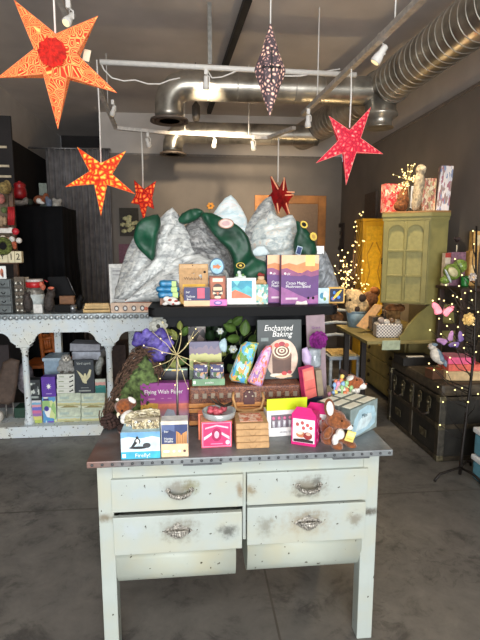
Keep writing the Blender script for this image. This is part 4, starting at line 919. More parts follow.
# things right of the cookbook
pouch('lilac ruffled paper fan beside the purple dahlia', [(302, 349), (307, 347), (312, 356), (311, 366), (306, 368), (302, 360)], 2.010, M((206, 186, 222), .6, var=.15))
carton('gift_box', 'coral pink slanted gift box by the purple dahlia', 'box', (305, 318, 367, 398), .035, M((206, 52, 108), .5), front=M((222, 112, 104), .5, var=.1), Y=1.924, ry=-9, rz=18, prints=[(M((196, 92, 84), .5), Rc(.05, .28, .95, .33)), (M((232, 140, 120), .5), Rc(.1, .6, .9, .9))])
carton('gift_box', 'olive grey narrow box right of the coral gift box', 'box', (318, 324, 370, 396), .04, M((142, 128, 104), .6), Y=1.953, ry=-7)
t = thing('glass_jar', 'clear glass jar of pale trinkets behind the coral gift box', 'jar', at(314, 366, 2.029)); bm = bmesh.new(); lathe(bm, [(.0, 0), (.028, 0), (.03, .01), (.03, .075), (.024, .08), (.0, .08)], n=20); link('body', bm, M((150, 158, 164), .15, var=.25), t)
carton('display_stand', 'dark blue narrow stand under the coral gift box', 'stand', (303, 322, 398, 440), .06, M((52, 64, 92), .4, var=.1), Y=1.981, z=TT)
# lighted twig sprig in front of the wish paper box
def twigs(bm, c, dirs, L, rad, rn, droop=.0):
    tips = []
    for d in dirs:
        d = Vector(d).normalized(); p = Vector(c); path = [p.copy()]
        for i in range(4):
            d = (d+Vector((rn.uniform(-.25, .25), rn.uniform(-.2, .2), rn.uniform(-.2, .25)))).normalized(); p = p+d*L/4*rn.uniform(.7, 1.2); path.append(p.copy())
            if i > 0: tips.append(p+Vector((rn.uniform(-.008, .008),)*3))
        sweep(bm, path, [rad, rad*.8, rad*.6, rad*.5, rad*.3], 5)
    return tips
bulbm = M((255, 222, 150), emit=2.086, key='led')
def bulbs(t, tips, r):
    bm = bmesh.new(); ball(bm, (0, 0, 0), r, 1); b0 = link('bulb', bm, bulbm, t); b0.location = tips[0]
    for p in tips[1:]: c = b0.copy(); COL.objects.link(c); c.parent = t; c.location = p
t = thing('twig_light', 'slim metal stem with a spray of lit twigs before the wish paper box', 'twig light', atz(177, 448, TT)+Vector((0, .1, 0))); o = Vector(t.location); rn = random.Random(11)
hub = at(177, 355, o.y)-o
tube('pole', [(0, 0, .001), (hub.x, hub.y, hub.z)], .0045, M((150, 146, 140), .35, .8), t, 8)
bm = bmesh.new(); lathe(bm, [(.0, 0), (.035, 0), (.033, .006), (.006, .01)], n=18); link('base', bm, M((120, 116, 110), .4, .7), t)
bm = bmesh.new(); dirs = [(math.cos(a), rn.uniform(-.4, .3), math.sin(a)) for a in (i*2*math.pi/12-.1+rn.uniform(-.2, .2) for i in range(12))]
tips = twigs(bm, hub, dirs, .15, .0022, rn); link('twigs', bm, M((206, 190, 140), .5), t); bulbs(t, tips[::2], .0026)
# dark tablet-like box and Flying Wish Paper
carton('dark_case', 'dark grey box with a cream label behind the purple wish paper box', 'box', (148, 188, 369, 390), .03, M((64, 62, 68), .5), top=M((180, 176, 170), .5), Y=2.180, prints=[(M((228, 218, 180), .6), Rc(.04, .1, .2, .86)), (M((180, 214, 190), .5), Rc(0, .93, 1, 1)), (M((232, 160, 140), .5), Rc(.15, .9, .4, .97)), (M((230, 190, 100), .5), Rc(.6, .9, .8, .97))])
carton('wish_paper_box', 'purple and sunset coloured box lettered Flying Wish Paper at the left', 'box', (141.5, 189.5, 383, 428), .045, M((128, 52, 122), .5), front=art_ramp('wish', [(0, (120, 60, 110)), (.2, (196, 150, 170)), (.36, (226, 130, 120)), (.46, (206, 110, 140)), (.55, (170, 84, 160)), (.72, (150, 62, 140)), (1, (128, 44, 120))], .05, 4, interp='LINEAR'), Y=2.048, z=TT,
   prints=[(M((246, 190, 90), .5), [(0, .3), (.35, .34), (.36, .48), (.2, .5), (0, .44)]), (M((238, 140, 120), .5), Rc(.36, .35, 1, .47)), (M((196, 206, 226), .5), [(.42, .05), (.75, .05), (.68, .3), (.55, .34)]), (M((206, 150, 190), .5), Rc(.16, .58, .3, .62)), (M((206, 150, 190), .5), Rc(.42, .6, .48, .62)), (M((206, 150, 190), .5), Rc(.56, .6, .64, .62))], words=[('Flying Wish Paper', .48, .78, .15, PRINTW, .86)])
# ================================================================ goods on the metal table top
skyc = M((96, 170, 206), .5, var=.08, key='sky_print'); ptan = M((196, 186, 160), .6, var=.15)
# penguin carton: low tray with a raised back full of little packs
p0, p1 = atz(122, 457.5, TT), atz(160, 457.5, TT); yy = TY0+.012
c = carton('card_carton', 'blue and white shelf carton with a black penguin at the front left of the table', 'carton', (121.5, 160.5, 432, 458.5), .10, M((176, 212, 226), .5), Y=yy, z=TT, front=PRINTW,
   prints=[(M((64, 176, 206), .5), Rc(0, 0, 1, .27)), (M((206, 226, 236), .5), Rc(0, .27, 1, 1)), (M((110, 164, 206), .5), [(0, .78), (.2, .84), (.5, .76), (.8, .84), (1, .78), (1, 1), (0, 1)]), (M((30, 32, 36), .5), El(.42, .66, .08, .12)), (PRINTW, El(.42, .64, .045, .1)), (M((30, 32, 36), .5), [(.36, .7), (.25, .45), (.3, .42), (.42, .6)]), (M((30, 32, 36), .5), El(.44, .42, .24, .05)), (M((60, 62, 66), .5), El(.66, .5, .1, .1)), (M((30, 32, 36), .5), El(.42, .8, .035, .05)), (PRINTW, Rc(.03, .06, .12, .2))],
   words=[('Firefly!', .55, .13, .2, PRINTW)])
cw, ch = c['_w'], c['_h']
bm = bmesh.new(); prism(bm, [(-cw/2, ch), (cw/2, ch), (cw/2*.92, ch+.05), (cw*.22, ch+.056), (-cw*.3, ch+.045), (-cw/2*.94, ch+.03)], .092, .098); link('header_card', bm, art_cells('header', [(196, 184, 150), (150, 138, 104), (216, 206, 180), (104, 92, 70), (170, 156, 120)], 14), c)
crd = art_cells('animalcards', [(196, 180, 140), (150, 134, 100), (216, 206, 176), (112, 98, 74), (176, 158, 116), (84, 76, 62)], 11)
for (a, b, yt, dy, lb) in ((133, 146, 411, .03, 'middle'), (146, 160, 410, .03, 'right'), (127, 139, 415, .06, 'left')):
    carton('card_pack', lb+' animal card pack standing in the penguin carton', 'card pack', (a-.5, b-.5, yt+9, 440), .022, M((206, 196, 170), .5), front=crd, Y=yy+dy, group='animal card packs', prints=[(M((196, 206, 110), .5), Rc(.06, .0, .94, .28)), (PRINTW, El(.3, .9, .1, .06)), (BLACK, El(.3, .9, .05, .03))])
# navy / tan box
carton('cookie_carton', 'navy and peach carton with a tan striped picture beside the penguin carton', 'carton', (161.5, 188.5, 421, 455.5), .06, M((222, 212, 196), .5), top=M((226, 226, 222), .5), Y=yy+.006, z=TT, prints=[(M((52, 66, 110), .5), Rc(.02, .36, .98, .9)), (M((88, 104, 146), .5), [(.02, .7), (.3, .76), (.5, .7), (.5, .9), (.02, .9)]), (M((246, 206, 164), .5), Rc(0, 0, 1, .36)), (M((196, 140, 84), .5), [(.55, .36), (.95, .36), (.96, .72), (.82, .66), (.74, .6), (.66, .68), (.56, .72)])]+[(M((160, 106, 60), .5), Rc(.6+.09*i, .37, .625+.09*i, .66)) for i in range(4)]+[(PRINTW, Rc(.08, .13, .3, .19)), (PRINTW, El(.47, .16, .05, .035)), (PRINTW, El(.68, .16, .05, .035)), (M((90, 60, 60), .5), El(.86, .16, .05, .035))], words=[('bar', .2, .72, .09, PRINTW), ('Honey', .28, .52, .09, PRINTW), ('Waffle', .28, .44, .09, PRINTW)])
# pink tin box with a dish and tongs on it
carton('candy_box', 'bright pink box with a white banner design in front of the suitcase', 'box', (201.5, 232, 421.5, 446), .09, M((236, 150, 110), .5), front=M((222, 52, 110), .5), top=M((232, 160, 120), .5), Y=1.749, z=TT, rz=2,
   prints=[(M((240, 150, 180), .5), Rc(.03, .04, .97, .96)), (M((222, 52, 110), .5), Rc(.06, .07, .94, .93)), (M((240, 190, 206), .5), [(.12, .78), (.5, .88), (.88, .78), (.88, .72), (.5, .82), (.12, .72)]), (M((170, 20, 84), .5), El(.5, .5, .17, .26)), (M((246, 190, 206), .5), El(.5, .5, .08, .14)), (M((246, 206, 220), .5), [(.08, .42), (.34, .6), (.34, .5), (.08, .3)]), (M((246, 206, 220), .5), [(.92, .42), (.66, .6), (.66, .5), (.92, .3)]), (M((246, 206, 220), .5), El(.86, .2, .07, .09)), (M((240, 140, 180), .5), Rc(.3, .14, .7, .18))])
carton('candy_box', 'orange edged pink box half hidden behind the bright pink box', 'box', (198.5, 214, 414, 440), .05, M((232, 130, 96), .5), Y=1.830, z=TT)
zt = TT+.093; dc = at(219, 418, 1.801); t = thing('glass_dish', 'round clear glass dish with pink sweets and tongs on the bright pink box', 'dish', (dc.x, 1.792, at(217, 421.5, 1.749).z+.001))
t.location.z = at(217, 421.5, 1.749).z+.0005
bm = bmesh.new(); lathe(bm, [(.0, 0), (.05, 0), (.062, .008), (.066, .03), (.063, .03), (.058, .012), (.0, .008)], n=26); link('bowl', bm, M((186, 190, 190), .15, .3, var=.05), t)
bm = bmesh.new(); rn = random.Random(2); [ball(bm, (rn.uniform(-.035, .02), rn.uniform(-.03, .03), .022+rn.uniform(0, .01)), (.016, .014, .012), 1) for _ in range(9)]; link('sweets', bm, M((216, 96, 110), .5, var=.2), t)
tg = thing('tongs', 'dark metal tongs resting across the glass dish', 'tongs', (t.location.x, t.location.y, t.location.z+.04)); bm = bmesh.new()
for s_ in (-1, 1): sweep(bm, [(-.03+.012*s_, -.02, .05), (-.005+.008*s_, -.01, .02), (.02, 0.0, .004), (.05, .01+.01*s_, .012)], [.002, .0035, .005, .004], 6)
link('arms', bm, M((70, 62, 52), .4, .7), tg)
# four kraft boxes
b = None
for i in range(4):
    yb, yt = 449-8.9*i, 440.6-8.9*i; lb = ('lowest kraft card box of the stack in front of the suitcase', 'second lowest kraft card box of the stack before the suitcase', 'third kraft card box up in the stack before the suitcase', 'top kraft card box with an orange sweet window, on the stack of four')[i]
    hh = .0254; bm = bmesh.new(); x0, x1 = atz(236.5, 449, TT).x, atz(269.8, 449, TT).x; w2 = (x1-x0)/2*(1-.006*i)
    addbox(bm, -w2, w2, 0, .135, 0, hh-.0015, .002, seg=1); o = link('kraft_box', bm, kraft); o.location = ((x0+x1)/2-.001*i, 1.727, TT+hh*i); o.rotation_euler.z = (.012, -.01, .008, -.006)[i]; tag(o, lb, 'box', 'kraft card boxes')
    tube('lid_flap', arc((0, -.0008, hh*.55), .013, math.pi, 2*math.pi, 8), .0007, M((150, 112, 72), .7), o, 4)
    if i == 3:
        box('window', -w2*.72, w2*.72, .02, .11, hh-.0012, hh+.0004, art_cells('sweets', [(226, 150, 110), (240, 200, 170), (206, 110, 80), (246, 220, 196)], 9), o, 0)
# lime box with white front and little bottles
c = carton('cake_pop_kit', 'lime green and white kit box with a window of pink capped tubes', 'box', (266.5, 307, 410, 436.5), .055, PRINTW, front=PRINTW, top=M((206, 226, 40), .5), Y=1.839, z=TT, rz=5, prints=[(M((120, 110, 120), .4), Rc(.1, .34, .86, .84))], words=[('cakepop kit', .45, .18, .12, M((150, 150, 160), .5), .8)])
w, h = c['_w'], c['_h']
box('header', -w/2, w/2, .0, .008, h, h+.048, M((212, 234, 30), .5, var=.03), c, .001)
for i in range(6):
    bm = bmesh.new(); x = -w*.34+w*.68*i/5; sweep(bm, [(x, -.004, h*.38), (x, -.004, h*.64)], .006, 8); link('tube', bm, M((206, 206, 212), .3), c)
    bm = bmesh.new(); ball(bm, (x, -.004, h*.72), (.0075, .006, .008), 1); link('cap', bm, M((222, 120, 160), .5), c)
# magenta cake boxes
mag = M((216, 34, 120), .45, var=.05, key='magenta')
def mbox(label, px, Y, rz, full):
    pr = [(M((246, 240, 240), .5), Rc(.06, .1, .95, .86))]+[(M((196, 90, 90), .5), El(a, b_, .07, .06)) for a, b_ in ((.25, .68), (.45, .74), (.66, .68), (.5, .58), (.8, .6))]+[(M((206, 130, 90), .5), El(.4, .36, .2, .1)), (M((150, 50, 50), .5), El(.68, .34, .18, .12)), (M((240, 220, 200), .5), El(.36, .42, .12, .06)), (M((236, 180, 160), .5), El(.7, .4, .1, .05)), (M((60, 40, 44), .5), [(.1, .12), (.9, .12), (.9, .2), (.5, .24), (.1, .2)])]
    c = carton('cake_mix_box', label, 'box', px, .07, mag, front=mag, Y=Y, z=TT, rz=rz, prints=pr, group='magenta baking boxes')
    w, h = c['_w'], c['_h']; bm = bmesh.new(); prism(bm, [(-w/2, h), (w/2, h), (w/2*.7, h+.018), (w/2*.6, h+.03), (-w/2*.6, h+.03), (-w/2*.7, h+.018)], .0, .002); link('hang_tab', bm, mag, c)
    bm = bmesh.new(); rn = random.Random(4)
    for k in range(5): ball(bm, (w/2+.0006, .03+.02*(k % 2), h*(.15+.16*k)), (.0008, .010, .009), 1)
    link('side_print', bm, M((240, 130, 180), .5), c); return c
mbox('magenta and white baking box with a picture of cake pops, in front of its twin', (291, 315.5, 415, 444), 1.735, -26, True)
mbox('second magenta baking box standing just behind the front one', (305, 327, 410, 438), 1.830, -26, False)
# brown kangaroo plush with yellow tag
brn = M((136, 78, 40), .95, var=.25, scale=90, bump=.5, sheen=.4, key='brown_plush'); wfur = M((232, 228, 220), .95, var=.08, scale=90, bump=.4, key='white_plush'); drk = M((48, 30, 26), .9, bump=.3, key='dark_plush')
Y = 1.744; b0 = atz(336, 449.5, TT); b0.y = Y; t = thing('plush_kangaroo', 'brown plush animal with a white lined ear and a yellow tag at right front', 'plush toy', (b0.x, Y, TT)); o = Vector(t.location)
blob('body', pb(o, Y, [(333, 437, .02, 13, 12.5, 11), (330, 428, .02, 10, 10, 9), (336, 420, .0, 10.5, 10, 9), (344, 424, -.02, 7, 5.5, 6), (329.5, 408, .01, 5.8, 10.5, 2.8, (0, -.12, 0)), (337, 446, -.03, 6, 5, 8), (351, 446, -.02, 5.5, 5, 8), (328, 433, -.04, 4.4, 7, 4, (0, .5, 0)), (347, 438, .0, 6, 7, 7), (321, 446, .07, 6, 3, 12)]), brn, t, .004)
blob('inner_ear', pb(o, Y, [(330, 408.5, -.014, 4.0, 8.2, 1.6, (0, -.12, 0))]), wfur, t, .003)
blob('muzzle', pb(o, Y, [(349, 427, -.025, 4, 3.2, 5)]), wfur, t, .003)
blob('belly', pb(o, Y, [(340, 434, -.036, 4.5, 5.5, 5), (335, 440, -.036, 3.5, 6, 4)]), wfur, t, .003)
bm = bmesh.new(); ball(bm, pb(o, Y, [(342, 421, -.05, 1, 1, 1)])[0][0], .0042, 1); link('eye', bm, BLACK, t)
bm = bmesh.new(); ball(bm, pb(o, Y, [(352.5, 426, -.033, 1, 1, 1)])[0][0], .004, 1); link('nose', bm, drk, t)
c = carton('swing_tag', None, None, (344, 353, 431, 441.5), .0015, M((226, 208, 110), .6), Y=Y-.05, ry=18, prints=[(M((240, 226, 150), .6), Rc(.12, .5, .88, .9)), (M((200, 176, 80), .6), Rc(.2, .2, .8, .3))]); c.location = Vector(c.location)-o; c.parent = t
# white and pale blue boxes at the right end
grb = M((150, 158, 150), .5, var=.1); pal = M((206, 216, 200), .5, var=.06)
Nn, Rr = atz(349.5, 441, TT), atz(376.5, 427, TT); uu = Rr-Nn; uw = uu.length; ua = math.atan2(uu.y, uu.x); vv = Vector((-uu.y, uu.x, 0)).normalized(); hb_ = at(349.5, 410, Nn.y).z-TT
blu = M((178, 210, 222), .5, var=.1, scale=30)
for k, lb in enumerate(('pale blue sided craft box nearest the camera at the right end of the table', 'middle one of the three craft boxes behind the brown plush', 'craft box at the rear left of the three behind the brown plush')):
    bm = bmesh.new(); fs = addbox(bm, -uw/2, uw/2, 0, .052, 0, hb_, 0); fs[0].material_index = 1; fs[1].material_index = 2
    bmesh.ops.bevel(bm, geom=bm.edges[:], offset=.0015, segments=1, affect='EDGES')
    o = link('craft_box', bm, [M((92, 102, 98), .5, var=.3, scale=20), M((146, 162, 160), .5, var=.12), M((120, 128, 116), .5)]); o.location = Nn+uu/2+vv*.054*k; o.rotation_euler.z = ua; tag(o, lb, 'box', 'craft boxes')
    for x0_, x1_ in ((-.46, -.06), (.04, .46)): box('top_label', x0_*uw, x1_*uw, .008, .044, hb_-.0004, hb_+.0015, M((252, 252, 228), .5, var=.04), o, 0)
    decals(o, [(blu, [(.1, .08), (.06, .3), (.14, .6), (.3, .86), (.6, .92), (.86, .8), (.95, .5), (.92, .2), (.7, .1), (.4, .06)]), (M((214, 232, 236), .5), [(.2, .2), (.3, .5), (.5, .66), (.76, .6), (.8, .4), (.6, .2)])], uw, hb_)
    text('Mini', hb_*.2, M((70, 96, 104), .5), o, (0, -.002, hb_*.62))
# wire basket of trinkets with the spaniel plush
Y = 2.010; t = thing('toy_basket', 'clear tub heaped with colourful trinkets behind the craft boxes', 'tub', (at(341, 400, Y).x, Y, TT)); o = Vector(t.location); s = .0046
bm = bmesh.new(); lathe(bm, [(.0, .0), (15*s, .0), (16*s, at(340, 400, Y).z-TT), (15.5*s, at(340, 400, Y).z-TT), (14.5*s, .004), (0, .004)], n=24, sq=(1, .7)); link('tub_body', bm, M((176, 182, 178), .25, var=.1), t)
rn = random.Random(9); z0 = at(340, 392, Y).z-TT
pal_ = [M(c_, .4, var=.1) for c_ in ((232, 226, 214), (222, 150, 176), (150, 190, 130), (232, 206, 110), (140, 176, 214), (222, 130, 90))]
for i in range(44):
    a, r_ = rn.uniform(0, 6.28), rn.uniform(0, 13*s); q = (o.x+r_*math.cos(a), o.y+.65*r_*math.sin(a), o.z+z0-.012+rn.uniform(0, .085)*(1-.75*r_/(13*s)))
    bm = bmesh.new(); ball(bm, (0, 0, 0), (.011, .009, .014), 1); addbox(bm, -.003, .003, -.003, .003, -.03, -.01, 0); g = link('trinket', bm, pal_[i % 6]); g.location = q; g.rotation_euler = (rn.uniform(-.5, .5), rn.uniform(-.7, .7), 0); tag(g, 'small colourful wrapped trinket among those heaped in the clear tub', 'trinket', 'trinkets in the clear tub')
Y = 2.048; cc = at(354, 386, Y); t = thing('plush_dog', 'brown and white plush dog lying over the clear tub of trinkets', 'plush toy', (cc.x, Y, cc.z-.05)); o = Vector(t.location)
br2 = M((150, 80, 40), .95, var=.2, scale=90, bump=.5, sheen=.3)
blob('body', pb(o, Y, [(350, 382, 0, 9, 8, 8), (357, 383, -.01, 7, 6, 6), (352, 391, .03, 7, 6, 8), (344, 386, .03, 6, 7, 7)]), br2, t, .004)
blob('muzzle', pb(o, Y, [(362, 386, -.02, 4.6, 3.6, 5), (355, 391, -.015, 5, 3.6, 4.5), (350, 378, -.028, 4, 2, 5, (0, -.5, 0))]), wfur, t, .003)
blob('ear', pb(o, Y, [(344, 375, -.01, 4, 5, 3), (341, 372, 0, 2, 4, 3)]), drk, t, .003)
bm = bmesh.new(); ball(bm, pb(o, Y, [(357, 380, -.034, 1, 1, 1)])[0][0], .004, 1); link('eye', bm, BLACK, t)
bm = bmesh.new(); ball(bm, pb(o, Y, [(366, 384, -.03, 1, 1, 1)])[0][0], (.006, .005, .005), 1); link('nose', bm, br2, t)
# red panda plush at the left
Y = 1.839; b0 = atz(128, 433, TT); t = thing('plush_fox', 'brown plush animal with white muzzle and black paw at left front', 'plush toy', (at(128, 430, Y).x, Y, TT)); o = Vector(t.location)
blob('body', pb(o, Y, [(124, 407, 0, 9, 9, 9), (130, 403, .02, 7, 6, 7), (131, 422, .03, 9, 9, 9), (126, 430, .04, 8, 6, 9), (117, 406, .01, 3, 3.5, 3)]), M((136, 74, 32), .95, var=.25, scale=90, bump=.5, sheen=.3), t, .004)
blob('white_ear', pb(o, Y, [(132, 400, -.03, 5, 2.654, 3, (0, .7, 0)), (117.5, 399.5, -.005, 2, 1.706, 2)]), wfur, t, .003)
blob('white_muzzle', pb(o, Y, [(127, 415, -.035, 7.5, 4.2, 6, (0, -.5, 0)), (130, 421, -.035, 6, 7.5, 5), (124, 420, -.03, 4, 4, 5)]), wfur, t, .003)
blob('cream_cheek', pb(o, Y, [(118.5, 415, -.02, 2, 3.6, 3)]), CREAM, t, .003)
blob('paw', pb(o, Y, [(122, 427.5, -.02, 5.5, 4.6, 6)]), drk, t, .003)
bm = bmesh.new(); ball(bm, pb(o, Y, [(122, 411, -.045, 1, 1, 1)])[0][0], .005, 1); ball(bm, pb(o, Y, [(119.5, 417, -.035, 1, 1, 1)])[0][0], .006, 1); link('eye', bm, BLACK, t)
# mossy twig roofed hut
Y = 2.105; t = thing('moss_hut', 'mossy gnome hut with a steep brown twig roof at the left end of the table', 'model house', (at(132, 428, Y).x, Y, TT)); o = Vector(t.location)
moss = M((82, 98, 56), .95, var=.6, scale=40, bump=1, key='moss'); twg = M((88, 66, 52), .9, var=.5, scale=80, bump=.6, key='twig')
inflate('moss_wall', W2([(106, 440), (106, 420), (112, 400), (122, 379), (134, 361), (145, 354), (153, 361), (160, 380), (164, 404), (165, 440)], Y, o), moss, t, .055, 2.0, .06, .007, .016, 60, 3, zmin=.002, round_=1)
edge_ = [at(x, y, Y)-o for x, y in ((104, 424), (107, 408), (113, 392), (121, 375), (131, 359), (141, 350), (149, 350), (156, 359), (161, 372))]; rn = random.Random(8); bm = bmesh.new()
for i in range(420):
    f = rn.random()**1.25*(len(edge_)-1.01); k = int(f); p = edge_[k].lerp(edge_[k+1], f-k); d = (edge_[k+1]-edge_[k]).normalized(); nn = Vector((-d.z, 0, d.x))
    off = rn.uniform(-.030 if k < 5 else -.012, .012); y = rn.uniform(-.05, .16) if off > -.008 else rn.uniform(-.062, -.03)
    p = p+nn*off+Vector((0, y, 0)); e = d*rn.uniform(.025, .06)*(1 if rn.random() > .3 else -1)+nn*rn.uniform(-.018, .010)+Vector((0, rn.uniform(-.02, .02), 0))
    p.z = max(.006, p.z); q_ = p+e; q_.z = max(.006, q_.z); sweep(bm, [p, p.lerp(q_, .5)+nn*.004, q_], rn.uniform(.0014, .0034), 4)
link('twig_roof', bm, twg, t)
pc_ = atz(110, 424, TT+.04); p_ = thing('pine_cone', 'dark brown cone ball beside the moss hut at the table edge', 'cone', (at(110, 424, 1.991).x, 1.991, TT)); bm = bmesh.new()
for i in range(60):
    z = .004+.06*i/59; a = i*2.275; r = .034*math.sin(math.pi*(.08+.9*i/59))
    ball(bm, (r*math.cos(a), r*math.sin(a), z), (.011, .011, .008), 1)
link('scales', bm, M((58, 38, 32), .9, var=.3), p_)
# ================================================================ pale blue arcaded counter at the left
CY = 4.07; CT = 1.06; CX0, CX1 = -2.25, .03
cpaint = paint('counter_paint', [], .64, (212, 222, 226)); cz = M((150, 158, 160), .45, .5, var=.25, scale=18, bump=.2, key='counter_zinc')
ct = thing('shop_counter', 'pale blue arcaded shop counter with slim columns and a metal top, at the left', 'counter', ((CX0+CX1)/2, CY, 0)); o = Vector(ct.location)
def cbox(nm, x0, x1, y0, y1, z0, z1, m, p=ct, b=.004): return box(nm, x0-o.x, x1-o.x, y0-o.y, y1-o.y, z0, z1, m, p, b)
tp = cbox('countertop', CX0, CX1, CY-.03, CY+.66, CT-.035, CT, cz)
bm = bmesh.new(); x = CX0+.02
while x < CX1-.02: ball(bm, (x-o.x, CY-.031-o.y, CT-.03), (.022, .008, .02), 1); x += .046
link('scalloped_edge', bm, M((176, 182, 184), .4, .5, var=.3, scale=40), tp)
cbox('plinth', CX0, CX1, CY-.03, CY+.66, 0.002, .10, cpaint)
cols = [-2.14, -1.423, -.732, -.03]
pts = [(CX0, CT-.036), (CX0, .80)]
for i, c in enumerate(cols):
    if i == 0: pts += [(c+.06, .80)]
    else: pts += [(c-.06, .80)]+([(c+.06, .80)] if i < 3 else [])
    if i < 3:
        a, b = c+.06, cols[i+1]-.06; r = .085
        pts += [(a+.03+r*(1-math.cos(t)), .80+.10*math.sin(t)) for t in (math.pi/2*k/6 for k in range(1, 7))]
        pts += [(b-.03-r*(1-math.cos(t)), .80+.10*math.sin(t)) for t in (math.pi/2*k/6 for k in range(6, 0, -1))]
pts += [(CX1, .80), (CX1, CT-.036)]
bm = bmesh.new(); prism(bm, [(x-o.x, z) for x, z in pts], 0, .03); link('arched_apron', bm, cpaint, ct)
for c in cols:
    bm = bmesh.new(); addbox(bm, c-.055-o.x, c+.055-o.x, .001, .09, .775, .80, .004); lathe(bm, [(.04, .775), (.036, .76), (.028, .745), (.032, .735), (.025, .72), (.026, .5), (.029, .2), (.036, .14), (.044, .13), (.044, .1005)], (c-o.x, .046, 0), 18); link('column', bm, cpaint, ct)
    bm = bmesh.new(); prism(bm, [(c-.05-o.x, .80), (c-.02-o.x, .86), (c-o.x, .84), (c+.02-o.x, .86), (c+.05-o.x, .80)], -.014, -.0005); link('carved_bracket', bm, cpaint, ct)
    cbox('back_post', c+.10, c+.16, CY+.55, CY+.61, .10, CT-.036, cpaint)
cbox('back_rail', CX0, CX1, CY+.62, CY+.65, CT-.2, CT-.036, cpaint)
# dark back panel of the room behind counter: tall black draped rack
def drape(name, label, cat, x0, x1, y0, y1, z0, z1, m, seed=0, amp=.05):
    t = thing(name, label, cat, ((x0+x1)/2, (y0+y1)/2, z0)); bm = bmesh.new(); per = []
    w, d = (x1-x0)/2, (y1-y0)/2
    for k in range(96):
        f = k/96*4; s = int(f); u = f-s
        per.append(((-w+2*w*u, -d), (w, -d+2*d*u), (w-2*w*u, d), (-w, d-2*d*u))[s])
    rows = []
    for j in range(12):
        f = j/11; z = (z1-z0)*(1-f); row = []
        for k, (x, y) in enumerate(per):
            a = amp*f*(math.sin(k*.9+1.5*noise.noise((k*.13, f, seed)))+.6*noise.noise((x*4, y*4+f*2, seed)))+(.03*f); r = math.hypot(x, y)
            row.append(bm.verts.new((x*(1+a/r), y*(1+a/r), z+(.012*noise.noise((x*5, y*5, seed)) if j == 0 else 0))))
        rows.append(row)
    for r0, r1 in zip(rows, rows[1:]):
        for k in range(96): bm.faces.new((r0[k], r0[(k+1) % 96], r1[(k+1) % 96], r1[k])).smooth = True
    bm.faces.new(rows[0]); link('cover', bm, m, t); return t
bc = dull(M((15, 15, 17), .9, var=.2, scale=10, key='black_cloth'))
pa = at(16, 206, 5.3); pb2 = at(66, 206, 5.3)
dr = drape('draped_rack', 'tall rack hidden under a black cloth behind the counter', 'rack', pa.x, pb2.x-.04, 5.3, 5.9, .005, pa.z, bc, 1, .07); DZ = pa.z+.013
def L5(px, py, Y=5.45): return at(px, py, Y)
def lump(label, nm, cat, parts, m, Y, vox=.008, group=None, extra=(), zfix=None):
    px = sum(p[0] for p in parts)/len(parts); yb = max(p[1]+p[4] for p in parts); b = at(px, yb, Y)
    t = thing(nm, label, cat, b, group=group); oo = Vector(b)
    blob('body', pb(oo, Y, parts), m, t, vox)
    for n_, ps, mm in extra: blob(n_, pb(oo, Y, ps), mm, t, vox*.8)
    if zfix is not None: t.location.z = zfix
    return t
rd = M((150, 20, 26), .4, var=.15); 
p = at(20.5, 199, 5.45); t = thing('red_lantern', 'round red lantern jar on top of the black draped rack', 'lantern', (p.x, 5.45, p.z)); s = .0118; bm = bmesh.new(); lathe(bm, [(3*s, 0), (5.4*s, 1*s), (5.8*s, 5*s), (5*s, 9*s), (4.4*s, 10*s), (5*s, 11*s), (5*s, 13*s), (3*s, 14.5*s)], n=20); link('jar', bm, rd, t); bm = bmesh.new(); lathe(bm, [(1.2*s, 14.4*s), (1.6*s, 15.3*s), (.6*s, 15.8*s)], n=12); link('knob', bm, rd, t)
inf = M((150, 142, 134), .8, var=.25)
lump('crumpled pale cloth under the red lantern on the draped rack', 'cloth_bundle', 'cloth', [(18, 203, 0, 9, 3.2, 6), (26, 201, 0, 3, 4, 4), (10, 204, 0, 3, 2.4, 4)], inf, 5.40)
lump('russet and white plush toy on top of the draped rack', 'plush_toy', 'plush toy', [(40, 200, 0, 7, 5, 6), (46, 196, 0, 3, 3.4, 3)], M((130, 72, 44), .9, var=.3), 5.42, extra=[('white_patch', [(39, 201, -.05, 3, 3, 3), (42, 203, -.05, 3, 1.6, 3)], wfur)])
lump('dark green plush toy in the row on the draped rack', 'plush_toy', 'plush toy', [(30, 202, 0, 3.5, 3.6, 4)], M((52, 58, 46), .9, var=.3), 5.42)
lump('slate blue plush bird beside the russet plush on the draped rack', 'plush_toy', 'plush toy', [(49, 203, 0, 3.6, 5, 4), (47, 199, 0, 2, 3, 3)], M((96, 106, 124), .9, var=.2), 5.36)
lump('pale grey plush owl at the right end of the draped rack', 'plush_toy', 'plush toy', [(57, 205, 0, 4.6, 6, 5), (54, 200, 0, 2, 2.6, 2), (60, 200.5, 0, 2.4, 2.4, 2)], M((150, 146, 138), .9, var=.3), 5.36, extra=[('tail', [(56, 210, 0, 4, 1.5, 3)], M((120, 106, 80), .9))])
carton('framed_photo', 'small dim grey green picture frame propped behind the plush toys', 'frame', (39.5, 47.5, 183, 199), .02, M((54, 58, 54), .5), front=M((112, 122, 112), .4, var=.2), Y=5.56, z=DZ)
